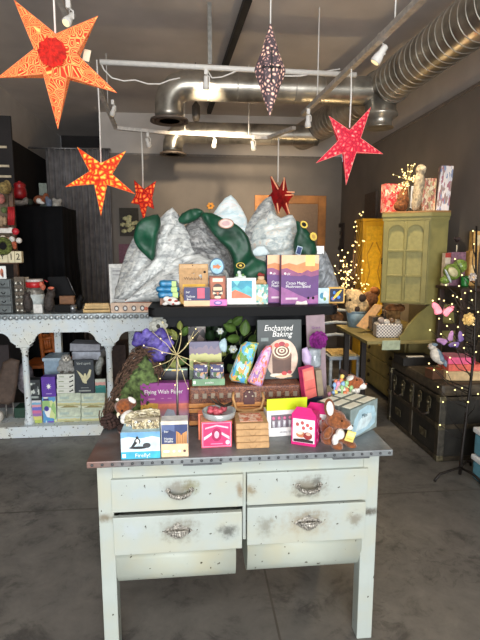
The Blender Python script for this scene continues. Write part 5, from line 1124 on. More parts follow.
# display rack with hooks, shelves and calendar on the counter, at the picture's left edge
RY = 4.42
rk = thing('counter_rack', 'wooden display rack standing on the counter at the far left edge', 'rack', (at(2, 310, RY).x, RY, CT)); ro = Vector(rk.location); wd = M((96, 66, 46), .6, var=.3, key='rack_wood')
def rz_(py): return at(5, py, RY).z-CT
def rx_(px): return at(px, 262, RY).x-ro.x
box('post', rx_(10.5), rx_(14.5), .06, .10, .002, rz_(186), wd, rk); box('post', rx_(-26), rx_(-22), .06, .10, .002, rz_(186), wd, rk)
for py, x1 in ((262.5, 19), (250.5, 16), (227, 12)): box('shelf', rx_(-26), rx_(x1), -.04, .10, rz_(py)-.012, rz_(py), wd, rk)
box('peg_board', rx_(-26), rx_(8), .10, .115, rz_(250), rz_(186), M((110, 92, 72), .7), rk)
cb = M((226, 214, 178), .6, var=.05, key='calendar_cream')
for (a, b, wds, lb, sz) in ((-13, 8, 'JULY', 'long cream calendar block with the month name on the rack', .62), (8.4, 14.8, '1', 'cream calendar block with the digit 1', .8), (15.2, 21.8, '2', 'cream calendar block with the digit 2', .8)):
    carton('calendar_block', lb, 'calendar block', (a, b, 251.3, 262.4), .05, cb, Y=RY-.06, z=ro.z+rz_(262.5), words=[(wds, .5, .5, sz, BLACK)], group='calendar blocks')
def lathe_thing(label, nm, cat, px, py, Y, prof, m, part='body', n=20, s=.0096, rot=None, group=None, z=None):
    p = at(px, py, Y); t = thing(nm, label, cat, p, group=group)
    if z is not None: t.location.z = z
    bm = bmesh.new(); lathe(bm, [(r*s, z_*s) for r, z_ in prof], n=n); e = link(part, bm, m, t)
    if rot: e.rotation_euler = rot
    return t
lump('round olive gold knit hat hanging at the top of the wooden rack', 'knit_hat', 'hat', [(4, 188, 0, 5.5, 6.5, 6), (7, 187, .03, 4.5, 7.5, 3)], M((132, 112, 66), .9, var=.35, scale=60), RY-.02, .006)
lump('dusty pink ball hanging below the olive hat', 'felt_ball', 'ball', [(1, 199, 0, 4, 5.5, 5)], M((168, 104, 96), .9, var=.3), RY-.02, .006)
lump('small green ball ornament on the wooden rack', 'felt_ball', 'ball', [(4, 210, 0, 3, 3.6, 4)], M((96, 110, 66), .9, var=.3), RY-.03, .005)
t = thing('red_pouch', 'hanging red ribbed pouch on the wooden rack', 'pouch', at(11, 226, RY-.05)); oo = Vector(t.location); bm = bmesh.new()
for x in (8.8, 11, 13.2): sweep(bm, [at(x, 225, RY-.05)-oo, at(x+.3, 215, RY-.06)-oo, at(x, 207, RY-.05)-oo], [.01, .013, .01], 10)
link('ribs', bm, M((170, 24, 30), .7, var=.2), t)
lump('tan driftwood figure between the red pouch and the rack post', 'figurine', 'figurine', [(1, 221, 0, 2.6, 6, 3), (5, 221, .02, 2, 5, 3)], M((166, 140, 110), .8, var=.2), RY-.03, .005)
carton('tea_tin', 'white lidded tin with a red rim on the rack shelf', 'tin', (-6, 12.5, 227.5, 233), .05, M((226, 220, 210), .4), Y=RY-.03)
lathe_thing('small red button knob at the shelf end beside the white tin', 'knob', 'knob', 15.5, 231.5, RY-.05, [(0, -1), (3, -1), (3, 1), (1, 2)], M((186, 36, 50), .4), rot=(math.pi/2, 0, 0))
for i, (x, y, c_) in enumerate(((3, 238, (222, 210, 190)), (8, 240, (190, 150, 120)), (12, 239, (230, 226, 218)), (14, 244, (176, 90, 60)))):
    lump(('cream', 'tan', 'white', 'rust')[i]+' little felt ornament on the cluttered rack shelf', 'felt_ornament', 'ornament', [(x, y, 0, 3, 3, 3), (x+.8, y+3, .0, 2, 2.6, 2)], M(c_, .8, var=.2), RY-.03-.008*i, .005)
t = thing('moss_wreath', 'small green moss wreath with dark centre on the rack above the calendar', 'wreath', at(3, 246, RY-.07)); oo = Vector(t.location); bm = bmesh.new()
pth = [Vector((.055*math.cos(a), 0, .055*math.sin(a))) for a in (2*math.pi*k/24 for k in range(25))]; sweep(bm, pth, [.024+.004*noise.noise((k, 3, 1)) for k in range(25)], 10); link('ring', bm, M((88, 96, 44), .95, var=.5, scale=50, bump=.8), t)
bm = bmesh.new(); lathe(bm, [(.034, 0), (.034, .01)], n=18); e = link('backing', bm, BLACK, t); e.rotation_euler = (-math.pi/2, 0, 0)
lathe_thing('white round wooden knob at the shelf end beside the moss wreath', 'knob', 'knob', 19, 240.5, RY-.02, [(0, -2), (2.2, -2), (2.6, 0), (2.2, 2), (0, 2)], M((222, 216, 206), .5), rot=(math.pi/2, 0, 0))
tube('rack_peg', [at(14, 241, RY-.02)-ro, at(19, 241, RY-.02)-ro], .006, wd, rk, 6)
# things on the counter
gp = M((84, 88, 88), .4, .3, var=.2, key='gunmetal')
t = thing('drawer_organizer', 'grey metal organizer with a column of small drawers on the counter', 'drawer unit', (at(2, 311, CY+.03).x, CY+.03, CT)); oo = Vector(t.location); x0, x1 = at(-14, 311, CY+.03).x-oo.x, at(13, 311, CY+.03).x-oo.x; zt = at(5, 279, CY+.03).z-CT
bm = bmesh.new(); addbox(bm, x0, x1, .012, .2, .001, zt, .003); addbox(bm, x0, x0+.012, 0, .012, 0.001, zt); addbox(bm, x1-.012, x1, 0, .012, .001, zt); link('case', bm, gp, t)
for k in range(4):
    d = box('drawer', x0+.016, x1-.016, 0, .011, .008+zt*k/4, zt*(k+1)/4-.006, M((106, 112, 112), .4, .3), t, .002)
    xx = x1-.065; tube('ring_pull', arc((xx, -.006, zt*(k+.5)/4), .014, math.pi*1.0, 2*math.pi, 8), .003, BLACK, d, 6)
p = carton('post_card', 'small white picture card leaning on top of the drawer organizer', 'card', (-2, 6.5, 266, 279), .004, PRINTW, Y=CY+.06, prints=[(M((190, 110, 80), .5), El(.5, .5, .2, .3)), (M((110, 60, 50), .5), El(.6, .3, .1, .2))])
t = thing('bead_rack', 'narrow rack of silvery bead pots right of the drawer organizer', 'rack', (at(19.5, 311, CY+.06).x, CY+.06, CT)); oo = Vector(t.location); zt = at(20, 277, CY+.06).z-CT
box('rack_back', -.04, .04, .03, .04, .001, zt, M((96, 84, 70), .6), t)
for k in range(5): 
    for sx in (-1, 1): bm = bmesh.new(); ball(bm, (sx*.018, .012, .02+zt*.19*k), (.017, .015, .018), 2); link('pot', bm, M((170, 166, 156), .25, .5, var=.35), t)
carton('leaf_card', 'small tan card behind the bead rack on the counter', 'card', (22, 30, 277, 300), .01, M((146, 128, 106), .6, var=.2), Y=CY+.16)
Y = CY+.12; p = at(36.5, 311, Y); t = thing('glass_jar', 'glass jar with red and white lid and pale label on the counter', 'jar', (p.x, Y, CT)); s = (at(37, 300, Y)-at(36, 300, Y)).x
hh = lambda py: at(36, py, Y).z-CT
bm = bmesh.new(); lathe(bm, [(7*s, .001), (8.6*s, .01), (8.6*s, hh(290)), (7*s, hh(287.5))], n=24); link('body', bm, M((120, 116, 108), .15, var=.4, scale=40), t)
bm = bmesh.new(); lathe(bm, [(8.75*s, hh(304)), (8.75*s, hh(294))], n=24); link('label', bm, M((190, 198, 196), .6), t)
bm = bmesh.new(); lathe(bm, [(7.6*s, hh(287.4)), (8.8*s, hh(287)), (8.8*s, hh(282)), (8.2*s, hh(281.7))], n=24); link('lid', bm, M((190, 36, 40), .4), t)
bm = bmesh.new(); lathe(bm, [(8.2*s, hh(281.6)), (8.2*s, hh(279.5)), (7.4*s, hh(279))], n=24); link('lid_top', bm, M((206, 196, 190), .5), t)
owl = M((58, 50, 46), .7, var=.4, scale=60, bump=.4)
lump('dark bronze owl figure in front of the lidded jar', 'owl_figure', 'figurine', [(28, 304, 0, 5.5, 9, 5), (27, 297, 0, 4, 4.5, 4), (25, 293, 0, 1.3, 2, 1.5), (29.5, 293, 0, 1.3, 2, 1.5)], owl, CY+.05, .005, zfix=CT+.001)
lump('dark speckled owl figure right of the lidded jar', 'owl_figure', 'figurine', [(49, 303, 0, 5.5, 10, 5), (51, 295, 0, 4.5, 5, 4.5), (48, 290, 0, 1.2, 2, 1.5), (54, 290, 0, 1.2, 2, 1.5)], owl, CY+.06, .005, zfix=CT+.001)
carton('paper_cup', 'small white square tub at the foot of the lidded jar', 'tub', (33.5, 42.5, 304.5, 311), .04, M((220, 218, 212), .5), Y=CY+.04, z=CT)
lump('small coral pink toy bird above the dark owl', 'toy_bird', 'figurine', [(43, 287, 0, 2.6, 3.6, 3), (41, 284, 0, 2, 2.6, 2), (51, 288, .01, 3.4, 1.7, 2)], M((206, 110, 84), .6, var=.2), CY+.05, .004, extra=[('beak', [(46, 281, 0, 2.5, .7, .8, (0, .5, 0))], rd)])
# register screen
t = thing('till_screen', 'black tilted till screen with its back to the room on the counter', 'screen', (at(62, 309, CY+.28).x, CY+.28, CT)); oo = Vector(t.location)
bm = bmesh.new(); q = [at(x, y, CY+.28)-oo for x, y in ((47, 277), (66, 276.5), (75, 296), (54, 298))]; a = [bm.verts.new((v.x, -.01, v.z)) for v in q]; b = [bm.verts.new((v.x+.01, .02, v.z)) for v in q]; bm.faces.new(a); bm.faces.new(b[::-1])
for i in range(4): bm.faces.new((a[i], b[i], b[(i+1) % 4], a[(i+1) % 4]))
bmesh.ops.bevel(bm, geom=bm.edges[:], offset=.006, segments=2, affect='EDGES'); link('screen', bm, dull(M((14, 14, 16), .6, var=.1)), t)
q2 = [q[1]+(q[2]-q[1])*k for k in (.05, .5, .95)]; tube('screen_edge', [v+Vector((.008, 0, 0)) for v in q2], .004, M((110, 110, 112), .3, .7), t, 6)
tube('stand', [(0, .03, .001), (.0, .02, .09)], [.05, .02], BLACK, t, 12)
carton('wood_block', 'brown wooden box in front of the till screen', 'box', (60, 74.5, 296, 311), .05, M((126, 84, 50), .6, var=.15), Y=CY+.17, z=CT)
carton('card_reader', 'black card reader at the foot of the brown box', 'card reader', (55, 70, 305, 311), .06, BLACK, Y=CY+.05, z=CT)
lathe_thing('small steel cup beside the card reader', 'cup', 'cup', 73, 311, CY+.09, [(0, 0), (3, 0), (3.6, 6), (3.2, 6), (2.7, .6), (0, .6)], M((140, 142, 144), .3, .7), z=CT+.001)
lump('black telephone handset right of the steel cup', 'phone', 'phone', [(79, 304, 0, 4, 7, 4), (81, 298, 0, 3, 4, 3)], BLACK, CY+.15, .005, zfix=CT+.001)
for k in range(3): carton('wooden_tray', ('lowest pale wooden slat of the low pile on the counter', 'middle pale wooden slat of the low pile on the counter', 'top pale wooden slat of the low pile on the counter')[k], 'slat', (83+k, 110-k*.6, 308.6-2.6*k, 311.2-2.6*k), .05, M((206, 170, 110), .5, var=.12), Y=CY+.04, group='pale wooden slats on the counter', z=CT+.0215*k)
c = carton('counter_sign', 'tall white framed sign standing on the counter beside the mountains', 'sign', (110.5, 128, 264, 311.5), .012, M((222, 222, 216), .5), Y=CY+.10, z=CT, prints=[(M((196, 198, 196), .5), Rc(.12, .12, .95, .92)), (M((150, 150, 150), .5), Rc(.2, .84, .8, .87)), (M((160, 160, 160), .5), Rc(.2, .76, .7, .79)), (M((120, 116, 110), .5), El(.6, .45, .3, .13)), (M((60, 58, 56), .5), El(.3, .14, .15, .065)), (PRINTW, El(.3, .14, .08, .035))])
carton('biscuit_box', 'long peach box with dark round motifs in front of the white sign', 'box', (111, 152, 303, 312), .06, M((226, 196, 170), .5), Y=CY+.0, z=CT, prints=[(M((70, 54, 50), .5), El(.14+.21*i, .45, .06, .3)) for i in range(4)]+[(PRINTW, El(.14+.21*i, .45, .035, .17)) for i in range(4)]+[(M((206, 110, 80), .5), El(.86, .4, .05, .2))])
carton('brown_book', 'flat brown book lying on the peach box before the mountains', 'book', (125, 150, 299.5, 303), .06, M((150, 90, 60), .5), Y=CY+.01)
# ---------------------------------------------------------------- stock on the counter's plinth
PZ = .101; PY = CY+.05
photo = art_cells('darkphoto', [(36, 40, 44), (70, 76, 78), (22, 24, 26), (190, 196, 190), (120, 126, 124)], 5)
str_ = art_ramp('stripes', [(0, (176, 190, 90)), (.16, (206, 200, 120)), (.3, (150, 110, 170)), (.42, (200, 110, 150)), (.55, (104, 110, 190)), (.7, (216, 150, 160)), (.82, (120, 170, 200)), (.92, (206, 206, 210))], .06, 3)
swirl = art_cells('swirl', [(226, 230, 226), (110, 90, 180), (206, 216, 150), (90, 150, 200), (236, 236, 230), (150, 190, 120)], 4)
carton('puzzle_box', 'box with bright rainbow stripes on the plinth right of the first column', 'box', (28, 42.5, 400.5, 425), .1, M((190, 190, 190), .5), front=str_, Y=PY, z=PZ)
carton('puzzle_box', 'black box with pale photo stacked on the rainbow striped box', 'box', (26.5, 41, 380, 400.3), .1, M((40, 44, 48), .5), Y=PY, prints=[(photo, Rc(.1, .28, .92, .86)), (M((150, 160, 156), .5), Rc(.22, .1, .85, .2))])
carton('puzzle_box', 'white box with blue and violet swirls between the striped box and pale cases', 'box', (43.5, 57, 397, 425), .1, M((206, 210, 210), .5), front=swirl, Y=PY+.005, z=PZ, prints=[(M((60, 50, 120), .5), Rc(.1, .86, .5, .94)), (M((70, 60, 150), .5), El(.3, .55, .18, .1)), (M((80, 150, 200), .5), El(.55, .12, .3, .06))])
carton('puzzle_box', 'violet box with a white burst standing on the swirl box', 'box', (42, 56, 377, 396.8), .09, M((92, 52, 158), .5, var=.08), Y=PY+.005, prints=[(PRINTW, [(.52+.2*((1, .4)[k % 2])*math.cos(k*math.pi/8), .52+.17*((1, .4)[k % 2])*math.sin(k*math.pi/8)) for k in range(16)]), (M((200, 180, 226), .5), Rc(.3, .14, .72, .17))])
pgr = M((186, 200, 178), .5, var=.1); grn2 = art_ramp('packs', [(0, (196, 206, 184)), (.2, (214, 218, 196)), (.4, (176, 176, 130)), (.62, (206, 200, 150)), (.8, (190, 206, 196))], .16, 5)
for r in range(4):
    for c_ in range(2):
        x0 = 57.5+24*c_; yb = 424.6-7.85*r
        carton('long_pack', ('lowest', 'second lowest', 'third', 'top')[r]+' pale green pack of the '+('left', 'right')[c_]+' pile on the plinth', 'pack', (x0, x0+23.4, yb-7.7, yb), .16, pgr, front=grn2 if r % 2 == 0 else M((196, 206, 184), .5, var=.12), Y=PY+.01, group='pale green packs on the plinth', prints=[(M((150, 140, 90), .5), [(.1, .2), (.4, .5), (.9, .3), (.9, .15)])] if r % 2 == 0 else [(M((170, 190, 180), .5), Rc(.1, .3, .5, .6))])
for r in range(4):
    yb = 393.2-4.75*r
    carton('white_book', ('lowest', 'second lowest', 'third', 'top')[r]+' white book of the short stack under the grey plush', 'book', (56.8+.3*(r % 2), 74.6, yb-4.6, yb), .12, M((214, 216, 206), .5, var=.05), Y=PY+.012, group='white books under the grey plush', prints=[(BLACK, [(.72, .2), (.95, .55), (.9, .85), (.8, .55), (.7, .5)]), (M((150, 160, 130), .5), Rc(.1, .4, .4, .6))])
carton('poster_book', 'tall black book with a pale flying eagle on its cover under the counter', 'book', (75.5, 94.8, 360, 393.4), .03, M((38, 46, 54), .5, var=.1), Y=PY+.02, prints=[(M((206, 200, 160), .5), [(.12, .7), (.3, .62), (.46, .52), (.5, .6), (.58, .6), (.62, .52), (.78, .72), (.88, .7), (.8, .5), (.68, .42), (.6, .36), (.62, .3), (.5, .3), (.4, .34), (.3, .5)]), (M((160, 166, 160), .5), Rc(.18, .06, .8, .1)), (M((140, 146, 144), .5), Rc(.3, .16, .7, .18))], words=[('bird spirit', .5, .9, .1, M((190, 196, 190), .5))])
carton('picture_card', 'teal and pink picture card right of the eagle book', 'card', (95.5, 106, 379, 393.6), .02, M((150, 160, 150), .5), front=art_ramp('tealpink', [(0, (20, 110, 104)), (.4, (40, 130, 120)), (.55, (206, 150, 140)), (.8, (190, 196, 180))], .2, 3), Y=PY+.02)
Y = PY+.06; b = at(66, 374, Y); t = thing('plush_sloth', 'pale grey plush sloth sitting on the stack of white books', 'plush toy', (b.x, Y, at(66, 374.2, Y).z)); oo = Vector(t.location); gfur = M((150, 150, 146), .95, var=.25, scale=70, bump=.4)
blob('body', pb(oo, Y, [(66, 367, 0, 6.5, 6.5, 6), (66, 358.5, -.01, 5.5, 4.8, 5), (60, 369, -.02, 3.4, 3.6, 4), (72, 369, -.02, 3.4, 3.6, 4), (61, 363, 0, 2.5, 4, 3), (71, 363, 0, 2.5, 4, 3)]), gfur, t, .006)
blob('face', pb(oo, Y, [(66, 359, -.045, 3.6, 2.8, 2.4)]), M((216, 210, 196), .9), t, .004)
bm = bmesh.new(); [ball(bm, pb(oo, Y, [(66+dx, py, -.068, 1, 1, 1)])[0][0], .007, 1) for dx, py in ((-1.7, 358), (1.7, 358), (0, 360))]; link('eye', bm, BLACK, t)
blob('paw', pb(oo, Y, [(62, 372, -.045, 2, 1.5, 2), (70, 372, -.045, 2, 1.5, 2)]), M((84, 78, 72), .9), t, .004)
c = carton('storage_bin', 'pale blue lidded plastic bin behind the plush sloth', 'bin', (46, 64, 361, 397), .22, M((136, 158, 176), .5, var=.08), Y=CY+.30)
box('lid', -c['_w']/2-.012, c['_w']/2+.012, -.012, .23, c['_h'], c['_h']+.03, M((156, 176, 190), .5), c, .006)
carton('wrapping_paper', 'folded pale grey wrapping paper lying behind the eagle book', 'paper', (72, 101, 352, 360), .22, M((178, 184, 196), .6, var=.12), Y=CY+.28, rz=-3)
carton('wrapping_paper', 'white folded sheet on top of the grey wrapping paper', 'paper', (70, 100, 344, 351.6), .2, M((150, 152, 160), .6, var=.1), Y=CY+.34, ry=3)
lump('clear crumpled plastic wrap right of the eagle book', 'plastic_wrap', 'wrap', [(98, 368, 0, 4, 8, 6), (101, 361, 0, 3, 6, 5)], M((146, 150, 146), .2, var=.3, scale=40, bump=.8), CY+.2, .01)
# chair, brown board and dim stock further behind
t = thing('wooden_chair', 'orange brown slatted wooden chair behind the counter', 'chair', (at(52, 352, 5.14).x, 5.14, 0)); oo = Vector(t.location); cw_ = M((176, 96, 42), .5, var=.2)
for a, b in (((40, 332), (45, 372)), ((51, 331), (55, 352))): p, q = at(*a, 5.14)-oo, at(*b, 5.14)-oo; tube('back_post', [p, q, (q.x+.03, -.02, .002)], .022, cw_, t, 8)
for k in range(3): p, q = at(43.5+2.6*k, 334, 5.16)-oo, at(46.5+2.2*k, 352, 5.16)-oo; tube('slat', [p, q], .014, cw_, t, 6)
for y in (339, 352): tube('rail', [at(41.5, y, 5.14)-oo, at(54, y-2, 5.14)-oo], .02, cw_, t, 8)
box('seat', -.2, .2, -.35, .05, .42, .45, cw_, t)
for x in (-.18, .18): tube('leg', [(x, -.32, .42), (x, -.33, .002)], .018, cw_, t, 8)
t = thing('folding_board', 'brown folded cardboard chair back leaning at the far left under the counter', 'board', (at(10, 425, CY+.22).x, CY+.22, PZ)); oo = Vector(t.location)
inflate('board_panel', W2([(-6, 402), (3, 362), (18, 360), (19, 366), (14, 402), (2, 404)], CY+.22, oo), M((82, 66, 56), .7, var=.15), t, .02, .5, .02, .02, .002, 10)
for x in (6, 13): tube('leg', [at(x, 402, CY+.22)-oo, at(x+1, 425, CY+.22)-oo], .007, M((120, 118, 114), .4, .6), t, 6)
lump('crumpled white paper at the far left on the plinth', 'paper_wad', 'paper', [(0, 418, 0, 4, 6, 5)], M((196, 190, 180), .7), CY+.1, .008, zfix=PZ)
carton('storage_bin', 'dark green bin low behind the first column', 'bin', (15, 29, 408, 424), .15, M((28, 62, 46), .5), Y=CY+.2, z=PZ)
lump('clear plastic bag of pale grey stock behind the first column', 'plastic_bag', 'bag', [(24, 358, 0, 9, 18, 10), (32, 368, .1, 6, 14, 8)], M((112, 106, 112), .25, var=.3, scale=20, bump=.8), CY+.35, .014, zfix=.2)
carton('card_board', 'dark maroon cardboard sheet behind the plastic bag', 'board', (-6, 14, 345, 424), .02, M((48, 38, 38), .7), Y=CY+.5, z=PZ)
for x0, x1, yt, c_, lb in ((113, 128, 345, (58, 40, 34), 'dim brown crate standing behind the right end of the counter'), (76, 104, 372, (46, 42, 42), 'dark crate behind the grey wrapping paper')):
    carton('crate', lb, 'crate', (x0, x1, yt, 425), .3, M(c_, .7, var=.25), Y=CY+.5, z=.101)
# ================================================================ green cupboard at the right
grn = M((128, 120, 66), .55, var=.08, scale=12, key='sage_green'); grd = M((136, 122, 72), .55, var=.15, scale=10, key='olive_wood')
WT = .80
cb_ = thing('kitchen_cupboard', 'sage green old cupboard with an arched panel door above an olive worktop and drawers', 'cupboard', (2.0, 4.6, 0)); o = Vector(cb_.location)
def qbox(nm, x0, x1, y0, y1, z0, z1, m, p=cb_, b=.004): return box(nm, x0-o.x, x1-o.x, y0-o.y, y1-o.y, z0, z1, m, p, b)
qbox('worktop', 1.485, XR-.01, 3.95, 4.87, WT-.03, WT, grd)
qbox('worktop_back', 1.95, XR-.01, 4.87, 5.60, WT-.03, WT, grd)
qbox('base', 2.0, XR-.01, 4.25, 5.56, .06, WT-.031, grd)
for y in (4.3, 5.45): qbox('foot', 2.03, 2.09, y, y+.07, .002, .06, grd)
for x in (1.55,): qbox('leg', x, x+.05, 4.76, 4.81, .002, WT-.031, M((40, 30, 24), .6))
qbox('leg', 1.72, 1.77, 4.72, 4.77, .002, WT-.031, M((40, 30, 24), .6))
zs = [.08, .25, .41, .57, .74]
for z0, z1 in zip(zs, zs[1:]):
    d = qbox('drawer', 1.985, 2.01, 4.3, 5.5, z0+.006, z1-.006, grd)
    for y in (5.2, 4.6):
        bm = bmesh.new(); prism(bm, [(-.03, .01), (0, .024), (.03, .01), (.02, -.012), (0, -.02), (-.02, -.012)], 0, .004)
        bmesh.ops.rotate(bm, verts=bm.verts[:], cent=(0, 0, 0), matrix=Matrix.Rotation(math.pi/2, 3, 'Z')); sweep(bm, [(-.0, .025, .0), (-.018, .015, -.012), (-.018, -.015, -.012), (-.0, -.025, 0)], .004, 6)
        e = link('drawer_pull', bm, M((46, 38, 26), .5, .4), d, loc=(1.983-o.x, y-o.y, (z0+z1)/2))
# upper case, standing a little turned towards the shop front
P0, P1, P2 = Vector((1.665, 4.15)), Vector((1.995, 3.95)), Vector((2.155, 3.95)); ZB, ZT_ = 1.112, 1.905
poly = [P0, P1, P2, Vector((2.19, 4.1)), Vector((2.21, 4.6)), Vector((1.92, 4.57))]
def slab(nm, poly, z0, z1, m, p=cb_, bev=.003):
    bm = bmesh.new(); a = [bm.verts.new((q.x-o.x, q.y-o.y, z0)) for q in poly]; b = [bm.verts.new((q.x-o.x, q.y-o.y, z1)) for q in poly]; n = len(poly)
    bm.faces.new(a[::-1]); bm.faces.new(b)
    for i in range(n): bm.faces.new((a[i], a[(i+1) % n], b[(i+1) % n], b[i]))
    if bev: bmesh.ops.bevel(bm, geom=bm.edges[:], offset=bev, segments=2, affect='EDGES')
    return link(nm, bm, m, p)
slab('upper_case', poly, ZB, ZT_-.012, grn)
cen = sum(poly, Vector((0, 0)))/len(poly)
grow = lambda k: [Vector((min(XR-.005, (q+(q-cen).normalized()*k).x), (q+(q-cen).normalized()*k).y)) for q in poly]
slab('cornice', grow(.010), ZT_-.075, ZT_-.045, grn); slab('cornice', grow(.018), ZT_-.044, ZT_-.012, grn); slab('top_board', grow(.015), ZT_-.0115, ZT_+.004, M((150, 110, 60), .6))
u = (P1-P0); ul = u.length; ang = math.atan2(u.y, u.x)
dr_ = thing('door', None, None, (P0.x-o.x, P0.y-o.y, ZB)); dr_.rotation_euler.z = ang; dr_.parent = cb_; del_ = None
dh = ZT_-.08-ZB
def U(a): return a*ul
bm = bmesh.new(); addbox(bm, U(.02), U(.98), -.006, -.001, .012, dh, 0); link('panel', bm, M((140, 132, 76), .5, var=.08), dr_)
bm = bmesh.new(); y0 = -.024
for a, b, c, d in ((.02, .13, .012, dh), (.87, .98, .012, dh), (.13, .87, .012, .04*dh), (.47, .53, .04*dh, .985*dh), (.13, .87, .33*dh, .355*dh), (.13, .87, .635*dh, .66*dh)): addbox(bm, U(a), U(b), y0, -.006, c, d, .002)
for a, b in ((.13, .47), (.53, .87)):
    cx, r = U((a+b)/2), U((b-a)/2); zc_ = .955*dh-r
    arcp = [(cx+r*math.cos(t), zc_+r*math.sin(t)) for t in (math.pi*k/14 for k in range(15))]
    for i in range(14):
        (xa, za), (xb, zb2) = arcp[i], arcp[i+1]; prism(bm, [(xa, za), (xa, dh), (xb, dh), (xb, zb2)], y0, -.006)
link('door_frame', bm, grn, dr_)
bm = bmesh.new(); addbox(bm, U(.0), U(.018), -.03, -.001, .48*dh, .56*dh, .002); link('hinge', bm, BLACK, dr_)
# curved side bracket from case down to the worktop
c = lambda px, py: at(px, py, 3.97)
pts = [(c(430, 305).x, ZB-.001), (c(452, 305).x, ZB-.001), (c(455, 340).x, WT+.001), (c(399, 345).x, WT+.001), (c(399, 341).x, WT+.03)]
pts += [(c(x, y).x, c(x, y).z) for x, y in ((403, 333), (408, 325), (414, 318), (421, 311), (426, 306.5))]
bm = bmesh.new(); prism(bm, [(x-o.x, z) for x, z in pts], 3.955-o.y, 3.98-o.y); link('side_bracket', bm, grn, cb_)
qbox('back_board', 2.27, XR-.015, 4.0, 4.87, WT+.001, ZB-.001, M((70, 62, 44), .6))
c_ = carton('card_sign', 'small pale green card at the near end of the olive worktop', 'card', (382, 400, 340.5, 350), .004, M((168, 178, 150), .6), Y=3.93)
# goods on top of the cupboard
HZ = ZT_+.0045
flr = art_cells('florals', [(206, 60, 60), (228, 110, 100), (236, 190, 170), (190, 40, 50), (220, 150, 120)], 12)
flb = art_cells('florals2', [(226, 196, 150), (206, 120, 90), (180, 160, 110), (236, 216, 180), (160, 90, 70)], 12)
flc = art_cells('florals3', [(214, 206, 206), (160, 90, 100), (120, 130, 160), (226, 214, 206), (150, 120, 110)], 9)
def gbag(label, px, Y, m, d, rz, tilt=0):
    c = carton('gift_bag', label, 'bag', px, d, m, Y=Y, z=HZ, rz=rz, ry=tilt, bev=.004); return c
gbag('red floral gift bag at the left on top of the green cupboard', (384, 407, 184, 212), 4.2, flr, .08, 8)
gbag('peach floral gift box in the middle on top of the green cupboard', (422, 435, 178, 206), 4.1, flb, .09, -8)
gbag('tall pale floral gift bag at the right on top of the green cupboard', (437, 448.5, 165.5, 205.5), 4.06, flc, .08, -14, 3)
lump('fluffy brown plush hedgehog before the red floral bag on the cupboard', 'plush_toy', 'plush toy', [(403, 199, 0, 6, 10, 6), (401, 205, 0, 7, 6, 6), (405, 190, 0, 4, 6, 4)], M((112, 66, 32), .95, var=.4, scale=60, bump=1), 4.13, .006, zfix=HZ)
lump('standing pale furry figure behind the peach gift box on the cupboard', 'yeti_figure', 'figurine', [(421, 168, 0, 5, 6, 5), (419.5, 180, 0, 5.5, 11, 5), (417.5, 194, 0, 4.5, 13, 5), (415, 202, 0, 3, 7, 4)], M((170, 154, 128), .95, var=.3, scale=50, bump=1), 4.06, .007, extra=[('face', [(424, 166, -.04, 2.6, 2.6, 2)], M((206, 190, 160), .9))], zfix=HZ)
carton('blank_card', 'narrow pale blue card standing between the sparkle sprig and the furry figure', 'card', (410.5, 413.5, 186, 206), .01, M((206, 206, 206), .5), Y=4.1, z=HZ)
t = thing('sparkle_sprig', 'ball shaped sprig of tiny lights on a thin stem on top of the green cupboard', 'twig light', Vector((at(410, 208, 4.1).x, 4.1, HZ))); oo = Vector(t.location); rn = random.Random(21); hub = at(408, 181, 4.1)-oo
tube('pole', [(0, 0, .001), hub], .004, M((130, 120, 100), .4, .5), t, 6); bm = bmesh.new(); lathe(bm, [(0, 0), (.03, 0), (.02, .02), (.005, .03)], n=12); link('base', bm, BLACK, t)
bm = bmesh.new(); tips = []
for i in range(30):
    d = Vector((rn.gauss(0, 1), rn.gauss(0, 1), rn.gauss(.2, 1))).normalized(); e = hub+d*rn.uniform(.06, .15); sweep(bm, [hub, hub.lerp(e, .5)+Vector((0, 0, .006)), e], .0014, 4); tips += [e, hub.lerp(e, .6)]
link('twigs', bm, M((190, 170, 110), .5), t); bulbs(t, tips, .006)
# goods on the worktop
t = thing('blue_bucket', 'pale blue grey bucket at the far end of the olive worktop', 'bucket', (at(356, 326, 4.75).x, 4.75, WT)); oo = Vector(t.location); s = .01
bm = bmesh.new(); hb = at(355, 311, 4.75).z-WT; lathe(bm, [(0, .001), (8.5*s, .001), (10.5*s, hb), (9.7*s, hb), (8*s, .012), (0, .012)], n=24); link('body', bm, M((120, 146, 162), .45, var=.12), t)
tube('rim', arc((0, 0, hb), 10.4*s, 0, 2*math.pi, 24, 'xy'), .006, M((140, 162, 174), .45), t, 6)
lump('cream plush dog with a dark face sitting in the blue bucket', 'plush_dog', 'plush toy', [(355, 298, 0, 9, 9, 8), (352, 306, 0, 7, 8, 7), (349, 293, 0, 4, 4, 4), (362, 306, .0, 7, 8, 7)], M((206, 176, 130), .95, var=.3, scale=40, bump=.6), 4.72, .007, extra=[('face_patch', [(362, 298, -.06, 4.4, 4, 4), (357, 309, -.055, 3, 3, 3)], M((52, 38, 32), .9)), ('nose', [(350, 300, -.08, 1.6, 1.2, 1.2)], BLACK)])
lump('dark brown plush dog leaning behind the cream one in the bucket', 'plush_dog', 'plush toy', [(370, 299, 0, 8, 8, 8), (366, 308, 0, 6, 8, 7), (376, 292, .02, 4, 5, 4)], M((104, 66, 38), .95, var=.4, scale=40, bump=.6), 4.78, .008, extra=[('ear', [(374, 290, -.03, 4, 3.4, 3)], M((176, 110, 56), .9))])
